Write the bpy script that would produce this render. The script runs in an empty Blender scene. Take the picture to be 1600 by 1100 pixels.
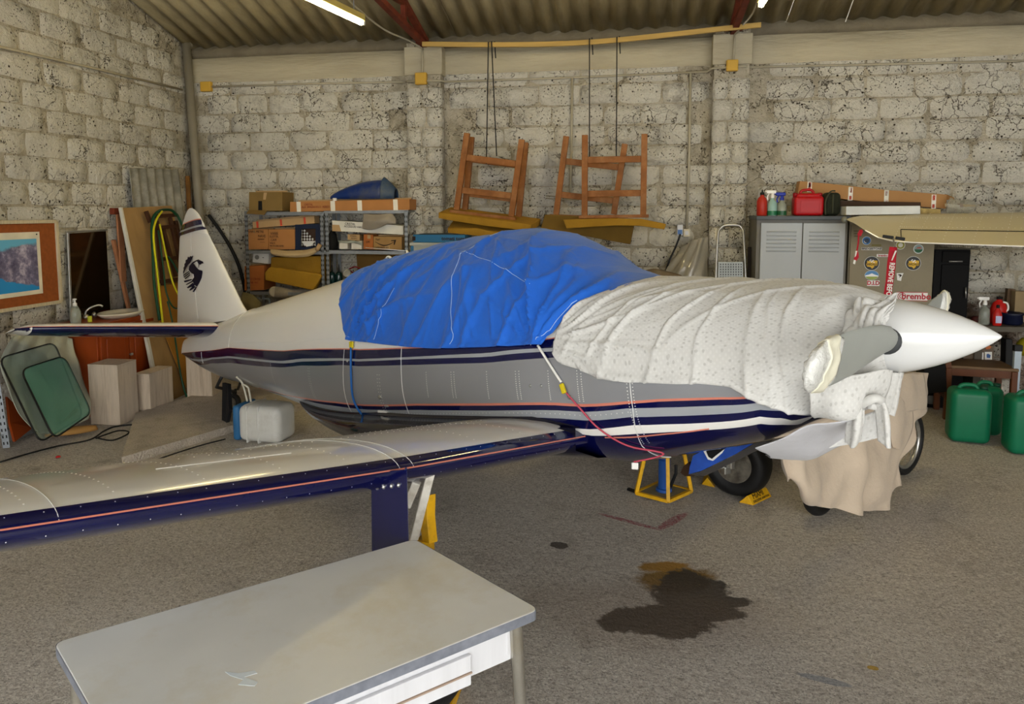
import bpy, bmesh, math, random
from math import sin, cos, pi, radians, atan2, hypot
from mathutils import Vector, Matrix, noise
random.seed(7)
SC = bpy.context.scene
COL = SC.collection
V = Vector

# ---------------------------------------------------------------- camera
FPX, CPX, CPY, EYE = 1130.0, 800.0, 439.0, 1.75
YAW, PITCH = radians(10.3), radians(5.5)
fwd = V((-sin(YAW)*cos(PITCH), cos(YAW)*cos(PITCH), -sin(PITCH)))
rgt = V((cos(YAW), sin(YAW), 0))
upv = rgt.cross(fwd)
CAM = V((0, 0, EYE))
cd = bpy.data.cameras.new('camera'); cam = bpy.data.objects.new('camera', cd); COL.objects.link(cam)
cd.sensor_width = 36; cd.lens = FPX/1600*36; cd.shift_y = -(550-CPY)/1600
cd.clip_start = 0.02; cd.clip_end = 200
cam.matrix_world = Matrix((( rgt.x, upv.x, -fwd.x, 0), (rgt.y, upv.y, -fwd.y, 0), (rgt.z, upv.z, -fwd.z, EYE), (0, 0, 0, 1)))
SC.camera = cam

# ---------------------------------------------------------------- world, exposure
SC.view_settings.view_transform = 'Standard'; SC.view_settings.look = 'None'
SC.view_settings.gamma = 1; SC.view_settings.use_curve_mapping = False
SC.view_settings.exposure = 1.52
w = bpy.data.worlds.new('world'); SC.world = w; w.use_nodes = True
nt_ = w.node_tree; bg = nt_.nodes['Background']
geo = nt_.nodes.new('ShaderNodeTexCoord'); sep = nt_.nodes.new('ShaderNodeSeparateXYZ'); ramp = nt_.nodes.new('ShaderNodeValToRGB')
nt_.links.new(geo.outputs['Generated'], sep.inputs[0]); nt_.links.new(sep.outputs['Z'], ramp.inputs[0]); nt_.links.new(ramp.outputs[0], bg.inputs[0])
ramp.color_ramp.elements[0].position = 0.48; ramp.color_ramp.elements[0].color = (0.34, 0.34, 0.33, 1)
ramp.color_ramp.elements[1].position = 0.52; ramp.color_ramp.elements[1].color = (0.84, 0.93, 1.0, 1)
bg.inputs[1].default_value = 5.0

# ---------------------------------------------------------------- pixel rays (pixels of the 1600x1100 photograph) to points on real planes
def ray(px, py): return fwd + rgt*((px-CPX)/FPX) - upv*((py-CPY)/FPX)
def onp(px, py, n, c):
    r = ray(px, py); return CAM + r*((c-n.dot(CAM))/n.dot(r))
def aY(px, py, y): return onp(px, py, V((0, 1, 0)), y)
def aX(px, py, x): return onp(px, py, V((1, 0, 0)), x)
def aZ(px, py, z=0): return onp(px, py, V((0, 0, 1)), z)

# ---------------------------------------------------------------- materials
def lin(h):
    if not isinstance(h, str): return tuple(h)
    h = h.lstrip('#'); o = []
    for i in (0, 2, 4):
        c = int(h[i:i+2], 16)/255; o.append(c/12.92 if c <= .04045 else ((c+.055)/1.055)**2.4)
    return tuple(o)
MATS = {}
def mat(name, col, rough=.6, metal=0, var=.12, scale=6, bump=0, bscale=60, dirt=None, dirtamt=.5, dscale=3, emit=0, trans=0, alpha=1, coat=0, spec=.28, stretch=None):
    if name in MATS: return MATS[name]
    m = bpy.data.materials.new(name); m.use_nodes = True; nt = m.node_tree; N = nt.nodes; L = nt.links
    b = N['Principled BSDF']; c = lin(col)
    b.inputs['Roughness'].default_value = rough; b.inputs['Metallic'].default_value = metal
    b.inputs['Specular IOR Level'].default_value = spec
    tc = N.new('ShaderNodeTexCoord'); mp = N.new('ShaderNodeMapping'); L.new(tc.outputs['Object'], mp.inputs[0])
    if stretch: mp.inputs['Scale'].default_value = stretch
    nz = N.new('ShaderNodeTexNoise'); nz.inputs['Scale'].default_value = scale; nz.inputs['Detail'].default_value = 6
    L.new(mp.outputs[0], nz.inputs['Vector'])
    r = N.new('ShaderNodeValToRGB'); L.new(nz.outputs[0], r.inputs[0])
    r.color_ramp.elements[0].position = .3; r.color_ramp.elements[1].position = .7
    r.color_ramp.elements[0].color = tuple(x*(1-var) for x in c)+(1,)
    r.color_ramp.elements[1].color = tuple(min(1, x*(1+var)) for x in c)+(1,)
    out = r.outputs[0]
    if dirt:
        n2 = N.new('ShaderNodeTexNoise'); n2.inputs['Scale'].default_value = dscale; n2.inputs['Detail'].default_value = 9; n2.inputs['Roughness'].default_value = .7
        L.new(mp.outputs[0], n2.inputs['Vector'])
        r2 = N.new('ShaderNodeValToRGB'); r2.color_ramp.elements[0].position = .48; r2.color_ramp.elements[1].position = .66
        r2.color_ramp.elements[0].color = (0, 0, 0, 1); r2.color_ramp.elements[1].color = (dirtamt,)*3+(1,)
        L.new(n2.outputs[0], r2.inputs[0])
        mx = N.new('ShaderNodeMix'); mx.data_type = 'RGBA'; L.new(r2.outputs[0], mx.inputs[0]); L.new(out, mx.inputs[6]); mx.inputs[7].default_value = lin(dirt)+(1,)
        out = mx.outputs[2]
    L.new(out, b.inputs['Base Color'])
    if bump:
        n3 = N.new('ShaderNodeTexNoise'); n3.inputs['Scale'].default_value = bscale; n3.inputs['Detail'].default_value = 5
        L.new(mp.outputs[0], n3.inputs['Vector'])
        bp = N.new('ShaderNodeBump'); bp.inputs['Strength'].default_value = 1; bp.inputs['Distance'].default_value = bump
        L.new(n3.outputs[0], bp.inputs['Height']); L.new(bp.outputs[0], b.inputs['Normal'])
    if emit:
        b.inputs['Emission Color'].default_value = c+(1,); b.inputs['Emission Strength'].default_value = emit
    b.inputs['Transmission Weight'].default_value = trans; b.inputs['Alpha'].default_value = alpha
    b.inputs['Coat Weight'].default_value = coat; b.inputs['Coat Roughness'].default_value = .05
    MATS[name] = m; return m

# ---------------------------------------------------------------- mesh helpers
def BM(): return bmesh.new()
def box(bm, c, s, rot=None, bev=0):
    c = V(c); hx, hy, hz = s[0]/2, s[1]/2, s[2]/2
    P = [V((x, y, z)) for x in (-hx, hx) for y in (-hy, hy) for z in (-hz, hz)]
    if rot is not None: P = [rot @ p for p in P]
    vs = [bm.verts.new(c+p) for p in P]
    fs = [bm.faces.new([vs[i] for i in f]) for f in ((0, 1, 3, 2), (4, 6, 7, 5), (0, 4, 5, 1), (2, 3, 7, 6), (0, 2, 6, 4), (1, 5, 7, 3))]
    bmesh.ops.recalc_face_normals(bm, faces=fs)
    if bev:
        es = {e for f in fs for e in f.edges}
        bmesh.ops.bevel(bm, geom=list(es), offset=bev, segments=2, profile=.5, affect='EDGES', clamp_overlap=True)
    return vs
def frame(d, up=V((0, 0, 1))):
    d = d.normalized()
    if abs(d.dot(up)) > .98: up = V((0, 1, 0))
    x = up.cross(d).normalized(); y = d.cross(x)
    return Matrix((x, y, d)).transposed()
def bar(bm, a, b, wx, wy, up=V((0, 0, 1)), bev=0):
    a, b = V(a), V(b); box(bm, (a+b)/2, (wx, wy, (b-a).length), frame(b-a, up), bev)
def tube(bm, pts, r, n=8, cap=True, radii=None):
    pts = [V(p) for p in pts]; rings = []; prev = None
    for i, p in enumerate(pts):
        d = (pts[min(i+1, len(pts)-1)]-pts[max(i-1, 0)]).normalized()
        if prev is None:
            u = V((0, 0, 1)) if abs(d.z) < .9 else V((1, 0, 0)); x = u.cross(d).normalized()
        else: x = (prev-d*prev.dot(d)).normalized()
        prev = x; y = d.cross(x); rr = radii[i] if radii else r
        rings.append([bm.verts.new(p+(x*cos(2*pi*k/n)+y*sin(2*pi*k/n))*rr) for k in range(n)])
    for a, b in zip(rings, rings[1:]):
        for k in range(n): bm.faces.new((a[k], a[(k+1) % n], b[(k+1) % n], b[k]))
    if cap: bm.faces.new(rings[0][::-1]); bm.faces.new(rings[-1])
def lathe(bm, prof, n=24, M=None, sx=1, sy=1):
    M = M or Matrix.Identity(4); rings = []
    for (r, z) in prof:
        if r < 1e-5: rings.append([bm.verts.new(M @ V((0, 0, z)))])
        else: rings.append([bm.verts.new(M @ V((r*cos(2*pi*k/n)*sx, r*sin(2*pi*k/n)*sy, z))) for k in range(n)])
    for a, b in zip(rings, rings[1:]):
        for k in range(n):
            j = (k+1) % n
            if len(a) == 1 and len(b) > 1: bm.faces.new((a[0], b[j], b[k]))
            elif len(b) == 1 and len(a) > 1: bm.faces.new((a[k], a[j], b[0]))
            elif len(a) > 1: bm.faces.new((a[k], a[j], b[j], b[k]))
    if len(rings[0]) > 1: bm.faces.new(rings[0][::-1])
    if len(rings[-1]) > 1: bm.faces.new(rings[-1])
def prism(bm, pts, n, t):
    """closed outline pts (3D, roughly planar) extruded by t along n"""
    n = V(n).normalized()*t; a = [bm.verts.new(V(p)) for p in pts]; b = [bm.verts.new(V(p)+n) for p in pts]
    bm.faces.new(a[::-1]); bm.faces.new(b)
    for i in range(len(a)):
        j = (i+1) % len(a); bm.faces.new((a[i], a[j], b[j], b[i]))
def grid(bm, rows, closed=False, uv=None):
    vs = [[bm.verts.new(V(p)) for p in r] for r in rows]; n = len(vs[0]); lay = bm.loops.layers.uv.verify() if uv else None
    for i in range(len(vs)-1):
        for j in range(n if closed else n-1):
            k = (j+1) % n; f = bm.faces.new((vs[i][j], vs[i][k], vs[i+1][k], vs[i+1][j]))
            if uv:
                for lp, (a, b) in zip(f.loops, ((i, j), (i, k), (i+1, k), (i+1, j))): lp[lay].uv = uv[a][b]
    return vs
def cat(p0, p1, p2, p3, t):
    return .5*((2*p1)+(p2-p0)*t+(2*p0-5*p1+4*p2-p3)*t*t+(3*p1-p0-3*p2+p3)*t*t*t)
def spline(pts, k=6):
    pts = [V(p) if not isinstance(p, (int, float)) else p for p in pts]; o = []
    for i in range(len(pts)-1):
        a = pts[max(i-1, 0)]; b = pts[i]; c = pts[i+1]; d = pts[min(i+2, len(pts)-1)]
        for s in range(k): o.append(cat(a, b, c, d, s/k))
    o.append(pts[-1]); return o
def net(rows, k=6, off=None):
    rs = [spline(r, k) for r in rows]; cols = list(zip(*rs)); cs = [spline(list(c), k) for c in cols]; g = [list(r) for r in zip(*cs)]
    if off:
        H, W_ = len(g), len(g[0]); o = []
        for i in range(H):
            r = []
            for j in range(W_):
                du = g[i][min(j+1, W_-1)]-g[i][max(j-1, 0)]; dv = g[min(i+1, H-1)][j]-g[max(i-1, 0)][j]
                nn = du.cross(dv); nn = nn.normalized() if nn.length > 1e-9 else V((0, 0, 1))
                r.append(g[i][j]+nn*off(j/(W_-1), i/(H-1), g[i][j]))
            o.append(r)
        g = o
    return g

def setp(o, label=None, cat_=None, group=None, kind=None):
    if label: o['label'] = label
    if cat_: o['category'] = cat_
    if group: o['group'] = group
    if kind: o['kind'] = kind
    return o
def thing(name, label, cat_, loc=(0, 0, 0), rz=0, group=None, M=None):
    o = bpy.data.objects.new(name, None); COL.objects.link(o); o.empty_display_size = .1
    o.matrix_world = M if M is not None else Matrix.Translation(V(loc)) @ Matrix.Rotation(rz, 4, 'Z')
    return setp(o, label, cat_, group)
def invm(o):
    m = o.matrix_basis.copy(); p = o.parent
    while p is not None: m = p.matrix_basis @ m; p = p.parent
    return m.inverted()
def mk(name, bm, m, parent=None, world=False, smooth=False, label=None, cat_=None, group=None, kind=None, sub=0, solid=0, bevel=0, ang=None):
    """link the bmesh as one object. world=True: vertices are world coordinates"""
    bmesh.ops.recalc_face_normals(bm, faces=bm.faces[:])
    org = None
    if parent is not None:
        if world: bm.transform(invm(parent))
    elif world:
        xs = [v.co for v in bm.verts]
        org = V(((min(v.x for v in xs)+max(v.x for v in xs))/2, (min(v.y for v in xs)+max(v.y for v in xs))/2, min(v.z for v in xs)))
        bm.transform(Matrix.Translation(-org))
    me = bpy.data.meshes.new(name); bm.to_mesh(me); bm.free()
    for x in (m if isinstance(m, (list, tuple)) else [m]): me.materials.append(x)
    if smooth:
        me.polygons.foreach_set('use_smooth', [True]*len(me.polygons))
        if ang: me.set_sharp_from_angle(angle=radians(ang))
    o = bpy.data.objects.new(name, me); COL.objects.link(o)
    if parent is not None: o.parent = parent
    if org is not None: o.location = org
    if solid: s = o.modifiers.new('solid', 'SOLIDIFY'); s.thickness = solid; s.offset = 0
    if bevel: s = o.modifiers.new('bevel', 'BEVEL'); s.width = bevel; s.segments = 2; s.limit_method = 'ANGLE'
    if sub: s = o.modifiers.new('subdiv', 'SUBSURF'); s.levels = sub; s.render_levels = sub
    return setp(o, label, cat_, group, kind)
def text(parent, s, size, m, M, name='lettering', ext=.0006, label=None, squeeze=1, bold=0):
    """flat raised lettering; M maps text plane (x right, y up, z out) to world"""
    cu = bpy.data.curves.new('lettering', 'FONT'); cu.body = s; cu.size = size; cu.extrude = ext; cu.align_x = 'CENTER'; cu.align_y = 'CENTER'; cu.resolution_u = 2; cu.offset = bold
    ob = bpy.data.objects.new('lettering', cu); COL.objects.link(ob)
    me = bpy.data.meshes.new_from_object(ob); COL.objects.unlink(ob); bpy.data.objects.remove(ob)
    W_ = invm(parent) @ M @ Matrix.Diagonal((squeeze, 1, 1, 1)); me.transform(W_); me.materials.clear(); me.materials.append(m)
    o = bpy.data.objects.new(name, me); COL.objects.link(o); o.parent = parent
    return setp(o, label)
def facing(origin, xdir, ydir):
    x = V(xdir).normalized(); y = V(ydir); y = (y-x*y.dot(x)).normalized(); z = x.cross(y)
    m = Matrix((x, y, z)).transposed().to_4x4(); m.translation = V(origin); return m
def copytree(o, parent=None):
    c = o.copy(); COL.objects.link(c); c.parent = parent
    for ch in list(o.children): copytree(ch, c)
    return c
# ================================================================ SETTING
XL, YB = -4.94, 7.33           # left wall plane, back wall plane
XR, YF = 8.2, -2.6             # right wall, open front
EAVE, SLOPE, RIDGE = 3.47, .30, 2.37
def roofz(y): return EAVE+SLOPE*(YB-y) if y > RIDGE else EAVE+SLOPE*(YB-RIDGE)-SLOPE*(RIDGE-y)

def wallmat(name, base, grey, joint=False):
    m = bpy.data.materials.new(name); m.use_nodes = True; nt = m.node_tree; N = nt.nodes; L = nt.links; b = N['Principled BSDF']
    b.inputs['Roughness'].default_value = .95; b.inputs['Specular IOR Level'].default_value = .15
    g = N.new('ShaderNodeNewGeometry')
    def nz(s, d=8, r=.6, typ=None):
        n = N.new('ShaderNodeTexNoise'); n.inputs['Scale'].default_value = s; n.inputs['Detail'].default_value = d; n.inputs['Roughness'].default_value = r
        L.new(g.outputs['Position'], n.inputs['Vector']); return n.outputs[0]
    def rmp(i, p0, p1, c0=(0, 0, 0, 1), c1=(1, 1, 1, 1)):
        r = N.new('ShaderNodeValToRGB'); r.color_ramp.elements[0].position = p0; r.color_ramp.elements[1].position = p1
        r.color_ramp.elements[0].color = c0; r.color_ramp.elements[1].color = c1; L.new(i, r.inputs[0]); return r.outputs[0]
    def mix(f, a, c):
        x = N.new('ShaderNodeMix'); x.data_type = 'RGBA'; L.new(f, x.inputs[0])
        for s, v in ((6, a), (7, c)):
            if isinstance(v, tuple): x.inputs[s].default_value = v
            else: L.new(v, x.inputs[s])
        return x.outputs[2]
    def mul(a, k):
        x = N.new('ShaderNodeMath'); x.operation = 'MULTIPLY'
        L.new(a, x.inputs[0])
        if isinstance(k, (int, float)): x.inputs[1].default_value = k
        else: L.new(k, x.inputs[1])
        return x.outputs[0]
    def add(a, c):
        x = N.new('ShaderNodeMath'); x.operation = 'ADD'; L.new(a, x.inputs[0]); L.new(c, x.inputs[1]); return x.outputs[0]
    B = lin(base)+(1,); G = lin(grey)+(1,)
    c = mix(rmp(nz(1.1), .5, .66), B, tuple(x*.84 for x in B[:3])+(1,))            # broad soiled areas
    c = mix(mul(rmp(nz(2.6, 10, .7), .56, .66), .75), c, G)                        # bare grey render
    c = mix(mul(rmp(nz(22, 6, .7), .60, .72), .55), c, lin('#6f6452')+(1,))        # crumbs of bare stone
    # low on the wall the whitewash has flaked to brown stone (near the right end)
    sp = N.new('ShaderNodeSeparateXYZ'); L.new(g.outputs['Position'], sp.inputs[0])
    zz = rmp(sp.outputs['Z'], .9, 1.45, (1, 1, 1, 1), (0, 0, 0, 1)); xr = N.new('ShaderNodeMapRange'); L.new(sp.outputs['X'], xr.inputs[0]); xr.inputs[1].default_value = 1.9; xr.inputs[2].default_value = 2.9; xr.inputs[3].default_value = .35
    c = mix(mul(mul(rmp(nz(4.2, 9, .75), .42, .52), zz), xr.outputs[0]), c, mix(rmp(nz(6, 6, .7), .4, .6), lin('#6b5a4c')+(1,), lin('#a08a7c')+(1,)))
    # small black pits, denser low down
    v = N.new('ShaderNodeTexVoronoi'); v.inputs['Scale'].default_value = 17; L.new(g.outputs['Position'], v.inputs['Vector'])
    v2 = N.new('ShaderNodeTexVoronoi'); v2.inputs['Scale'].default_value = 42; L.new(g.outputs['Position'], v2.inputs['Vector'])
    pit = mul(rmp(v.outputs['Distance'], .10, .19, (1, 1, 1, 1), (0, 0, 0, 1)), rmp(nz(7, 3), .47, .56))
    pit2 = mul(rmp(v2.outputs['Distance'], .16, .27, (1, 1, 1, 1), (0, 0, 0, 1)), rmp(nz(5.3, 4), .46, .54))
    pits = add(pit, mul(pit2, .85))
    c = mix(pits, c, lin('#3a3024')+(1,))
    # cracks
    wv = N.new('ShaderNodeTexVoronoi'); wv.feature = 'DISTANCE_TO_EDGE'; wv.inputs['Scale'].default_value = 5.5
    ds = N.new('ShaderNodeTexNoise'); ds.inputs['Scale'].default_value = 6; ds.inputs['Detail'].default_value = 6; L.new(g.outputs['Position'], ds.inputs['Vector'])
    va = N.new('ShaderNodeVectorMath'); va.operation = 'MULTIPLY_ADD'; L.new(ds.outputs['Color'], va.inputs[0]); va.inputs[1].default_value = (.35, .35, .35); L.new(g.outputs['Position'], va.inputs[2])
    L.new(va.outputs[0], wv.inputs['Vector'])
    crack = mul(rmp(wv.outputs['Distance'], .0, .022, (1, 1, 1, 1), (0, 0, 0, 1)), rmp(nz(3.1, 4), .48, .56))
    c = mix(mul(crack, .95), c, lin('#453828')+(1,))
    if joint: c = mix(rmp(nz(8, 6), .45, .75), c, lin('#8f8570')+(1,))
    L.new(c, b.inputs['Base Color'])
    h = add(mul(nz(9, 8, .65), 1.6), add(mul(pits, -.5), mul(crack, -.45)))
    h = add(h, mul(nz(45, 5, .7), .5))
    bp = N.new('ShaderNodeBump'); bp.inputs['Distance'].default_value = .042; bp.inputs['Strength'].default_value = 1; L.new(h, bp.inputs['Height']); L.new(bp.outputs[0], b.inputs['Normal'])
    return m
M_wall = wallmat('whitewashed tufa', '#dad5c8', '#a6a094')
M_joint = wallmat('mortar', '#c3baa6', '#a89f90', True)
M_beam = mat('ring beam plaster', '#aea58e', .95, var=.1, scale=3, bump=.012, bscale=14, dirt='#9a907a', dscale=4, stretch=(.35, .35, 2))

def floormat():
    m = bpy.data.materials.new('rough concrete'); m.use_nodes = True; nt = m.node_tree; N = nt.nodes; L = nt.links; b = N['Principled BSDF']
    b.inputs['Roughness'].default_value = .85
    g = N.new('ShaderNodeNewGeometry'); P = g.outputs['Position']
    def nz(s, d=8, r=.6, st=None):
        n = N.new('ShaderNodeTexNoise'); n.inputs['Scale'].default_value = s; n.inputs['Detail'].default_value = d; n.inputs['Roughness'].default_value = r
        if st:
            mp = N.new('ShaderNodeMapping'); mp.inputs['Scale'].default_value = st; L.new(P, mp.inputs[0]); L.new(mp.outputs[0], n.inputs['Vector'])
        else: L.new(P, n.inputs['Vector'])
        return n.outputs[0]
    def M_(op, a, k, k2=None):
        x = N.new('ShaderNodeMath'); x.operation = op
        for i, q in enumerate((a, k, k2)):
            if q is None: continue
            if isinstance(q, (int, float)): x.inputs[i].default_value = q
            else: L.new(q, x.inputs[i])
        return x.outputs[0]
    def rmp(i, p0, p1, c0=(0, 0, 0, 1), c1=(1, 1, 1, 1)):
        r = N.new('ShaderNodeValToRGB'); r.color_ramp.elements[0].position = p0; r.color_ramp.elements[1].position = p1
        r.color_ramp.elements[0].color = c0; r.color_ramp.elements[1].color = c1; L.new(i, r.inputs[0]); return r.outputs[0]
    def mix(f, a, c):
        x = N.new('ShaderNodeMix'); x.data_type = 'RGBA'; L.new(f, x.inputs[0])
        for s, v in ((6, a), (7, c)):
            if isinstance(v, tuple): x.inputs[s].default_value = v
            else: L.new(v, x.inputs[s])
        return x.outputs[2]
    def H(c): return lin(c)+(1,)
    c = mix(rmp(nz(.8, 6), .35, .7), H('#d2c8bc'), H('#b5aa9d'))
    c = mix(rmp(nz(75, 6, .8), .45, .60), c, H('#e6dfd4')); c = mix(M_('MULTIPLY', rmp(nz(38, 5, .8), .54, .62), .55), c, H('#82776b'))
    c = mix(M_('MULTIPLY', rmp(nz(3.3, 9, .75), .55, .7), .6), c, H('#8d8275'))
    c = mix(M_('MULTIPLY', rmp(nz(130, 3, .7), .56, .64), .75), c, H('#6f675e'))
    def blob(cx, cy, rx, ry, ang, wob=.35, sc=7, edge=.10):
        # signed blob mask around a centre with a ragged edge
        mp = N.new('ShaderNodeVectorMath'); mp.operation = 'SUBTRACT'; L.new(P, mp.inputs[0]); mp.inputs[1].default_value = (cx, cy, 0)
        ro = N.new('ShaderNodeVectorRotate'); ro.rotation_type = 'Z_AXIS'; L.new(mp.outputs[0], ro.inputs[0]); ro.inputs['Angle'].default_value = -ang
        sv = N.new('ShaderNodeVectorMath'); sv.operation = 'MULTIPLY'; L.new(ro.outputs[0], sv.inputs[0]); sv.inputs[1].default_value = (1/rx, 1/ry, 0)
        ln = N.new('ShaderNodeVectorMath'); ln.operation = 'LENGTH'; L.new(sv.outputs[0], ln.inputs[0])
        d = M_('MULTIPLY_ADD', M_('SUBTRACT', nz(sc, 7, .7), .5), wob*2, ln.outputs['Value'])
        return rmp(d, 1-edge, 1+edge, (1, 1, 1, 1), (0, 0, 0, 1))
    def at(px, py): p = aZ(px, py, 0); return p.x, p.y
    # sawdust and oil
    oils = [(1082, 925, .20, .22, .2), (1030, 968, .27, .13, .15), (1105, 950, .16, .12, 0), (1135, 938, .12, .06, 0)]
    x, y = at(1058, 902); c = mix(blob(x, y, .22, .15, .4, .6, 9, .35), c, H('#8a6a2e'))
    x, y = at(1038, 884); c = mix(blob(x, y, .15, .06, .2, .6, 9, .3), c, H('#a87d2c'))
    oil = None
    for px, py, rx, ry, a in oils:
        x, y = at(px, py); k = blob(x, y, rx, ry, a, .75, 6, .13); oil = k if oil is None else M_('MAXIMUM', oil, k)
    oc = mix(rmp(nz(70, 3, .8), .66, .72), H('#2c231b'), H('#7d6a45'))
    c = mix(M_('MULTIPLY', oil, .93), c, oc)
    x, y = at(873, 850); c = mix(M_('MULTIPLY', blob(x, y, .05, .04, 0, .5, 20), .85), c, H('#3a2c22'))
    x, y = at(1364, 1042); c = mix(M_('MULTIPLY', blob(x, y, .022, .015, 0, .4, 30), .9), c, H('#c39a22'))
    x, y = at(1290, 1062); c = mix(M_('MULTIPLY', blob(x, y, .10, .022, -.2, .5, 16), .55), c, H('#7d8696'))
    x, y = at(1010, 955); c = mix(M_('MULTIPLY', blob(x, y, .7, .35, 0, .6, 2, .5), .25), c, H('#8a6f52'))
    # red paint mark: two strokes
    def stroke(p, q, w_):
        a = V(at(*p)); b2 = V(at(*q)); d = b2-a; return blob((a.x+b2.x)/2, (a.y+b2.y)/2, d.length/2, w_, atan2(d.y, d.x), .25, 30, .2)
    s = M_('MAXIMUM', stroke((930, 800), (1038, 829), .022), stroke((1025, 829), (1075, 800), .035))
    c = mix(M_('MULTIPLY', M_('MULTIPLY', s, .95), rmp(nz(60, 4, .8), .35, .6)), c, H('#a03448'))
    L.new(c, b.inputs['Base Color'])
    h = M_('ADD', M_('MULTIPLY', nz(95, 6, .75), .55), M_('MULTIPLY', nz(34, 4, .6, (.8, 1.3, 1)), .55))
    h = M_('ADD', h, M_('MULTIPLY', nz(7, 4), .6))
    bp = N.new('ShaderNodeBump'); bp.inputs['Distance'].default_value = .034; bp.inputs['Strength'].default_value = 1; L.new(h, bp.inputs['Height']); L.new(bp.outputs[0], b.inputs['Normal'])
    L.new(rmp(oil, 0, 1, (.85,)*3+(1,), (.5,)*3+(1,)), b.inputs['Roughness'])
    return m
M_floor = floormat()
bm = BM()
nx, ny = 90, 90
rows = []
for j in range(ny+1):
    yy = YF-3+(YB+.3-YF+3)*j/ny
    rows.append([V((XL-.3+(XR+.6-XL)*i/nx, yy, 0)) for i in range(nx+1)])
for r in rows:
    for p in r: p.z = noise.noise(p*1.3)*.006-.004
grid(bm, rows)
mk('floor', bm, M_floor, world=False, smooth=True, kind='structure', label='rough grey concrete hangar floor with oil stains')
# raised concrete slab strip along the left
a = [aZ(192, 722, .05), aZ(350, 668, .05), aZ(470, 628, .05), aZ(440, 606, .05), aZ(290, 625, .05)]
bm = BM(); bpts = [aZ(190, 728, 0), aZ(352, 676, 0), aZ(560, 606, 0), aZ(540, 588, 0), aZ(200, 665, 0), aZ(120, 700, 0)]
bpts = [aZ(192, 726, 0), aZ(352, 678, 0), aZ(540, 617, 0), aZ(500, 590, 0), aZ(330, 618, 0), aZ(215, 655, 0)]
top = [p+V((random.uniform(-.01, .01), random.uniform(-.01, .01), .055)) for p in bpts]
va = [bm.verts.new(p-V((0, 0, .03))) for p in bpts]; vb = [bm.verts.new(p) for p in top]
bm.faces.new(va[::-1]); bm.faces.new(vb)
for i in range(6): bm.faces.new((va[i], va[(i+1) % 6], vb[(i+1) % 6], vb[i]))
mk('concrete_slab', bm, mat('slab concrete', '#b7ac9e', .9, var=.12, scale=5, bump=.02, bscale=60, dirt='#8a8072', dscale=6), world=True, kind='structure', label='low raised concrete slab beside the white jerrycan')

# ---- block walls
def block_mesh(w_, h_, seed):
    rnd = random.Random(seed); bm = BM(); nx_, nz_ = 4, 2; R = []
    for k in range(nz_+1):
        r = []
        for i in range(nx_+1):
            x = (i/nx_-.5)*w_; z = (k/nz_-.5)*h_; edge = (i in (0, nx_)) or (k in (0, nz_)); cor = (i in (0, nx_)) and (k in (0, nz_))
            y = -rnd.uniform(.006, .015) if not edge else (-rnd.uniform(.001, .007) if not cor else rnd.uniform(-.002, .004))
            if edge: x *= 1-rnd.uniform(0, .045); z *= 1-rnd.uniform(0, .07)
            if cor: x *= 1-rnd.uniform(.0, .04); z *= 1-rnd.uniform(.0, .12)
            r.append(V((x, y, z)))
        R.append(r)
    g = grid(bm, R)
    ring = [g[0][i] for i in range(nx_+1)]+[g[k][nx_] for k in range(1, nz_+1)]+[g[nz_][i] for i in range(nx_-1, -1, -1)]+[g[k][0] for k in range(nz_-1, 0, -1)]
    bk = [bm.verts.new((v.co.x*1.02, .03, v.co.z*1.03)) for v in ring]
    for i in range(len(ring)):
        j = (i+1) % len(ring); bm.faces.new((ring[j], ring[i], bk[i], bk[j]))
    me = bpy.data.meshes.new('block'); bmesh.ops.recalc_face_normals(bm, faces=bm.faces[:]); bm.to_mesh(me); bm.free(); me.materials.append(M_wall)
    me.polygons.foreach_set('use_smooth', [True]*len(me.polygons)); return me
BW, BH = .44, .2
B_full = [block_mesh(BW-.012, BH-.012, i) for i in range(14)]
B_half = [block_mesh(.21, BH-.012, 50+i) for i in range(8)]
def place_block(me, parent, M):
    o = bpy.data.objects.new('block', me); COL.objects.link(o); o.parent = parent; o.matrix_basis = M; return o
def join_blocks(lst, parent):
    if not lst: return
    bm = BM()
    for me, M in lst:
        k = len(bm.verts); bm.from_mesh(me); bm.verts.ensure_lookup_table()
        for v in bm.verts[k:]: v.co = M @ v.co
    mk('block', bm, M_wall, parent, smooth=True, kind='stuff')
NR = 16
# back wall
bm = BM(); box(bm, ((XL+XR)/2, YB+.15, 1.6), (XR-XL+.6, .3, 3.2))
wb = mk('wall_back', bm, M_joint, kind='structure', label='whitewashed rough block wall at the back')
PIL = [(-2.405, -2.03), (.618, .957)]
inds, rest = 0, []
for r in range(NR):
    z = .1+r*BH; x = XL+(0 if r % 2 else BW/2)-random.uniform(0, .06)
    while x < XR:
        wv = random.choice((.36, .42, .46, .52)); cx = x+wv/2
        if cx < XL+.05 or any(p0-.12 < cx < p1+.12 for p0, p1 in PIL): x += wv; continue
        M = Matrix.Translation((cx+random.uniform(-.012, .012), YB, z+random.uniform(-.006, .006))) @ Matrix.Rotation(random.uniform(-.025, .025), 4, 'Y') @ Matrix.Diagonal((wv/BW*(1+random.uniform(-.02, .02)), random.uniform(.4, 1.2), 1+random.uniform(-.04, .06), 1))
        if random.random() < .5: M = M @ Matrix.Diagonal((-1, 1, 1, 1)) @ Matrix.Identity(4)
        if cx < 3.5 and inds < 300: place_block(random.choice(B_full), wb, M); inds += 1
        else: rest.append((random.choice(B_full), M))
        x += wv
join_blocks(rest, wb)
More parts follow.
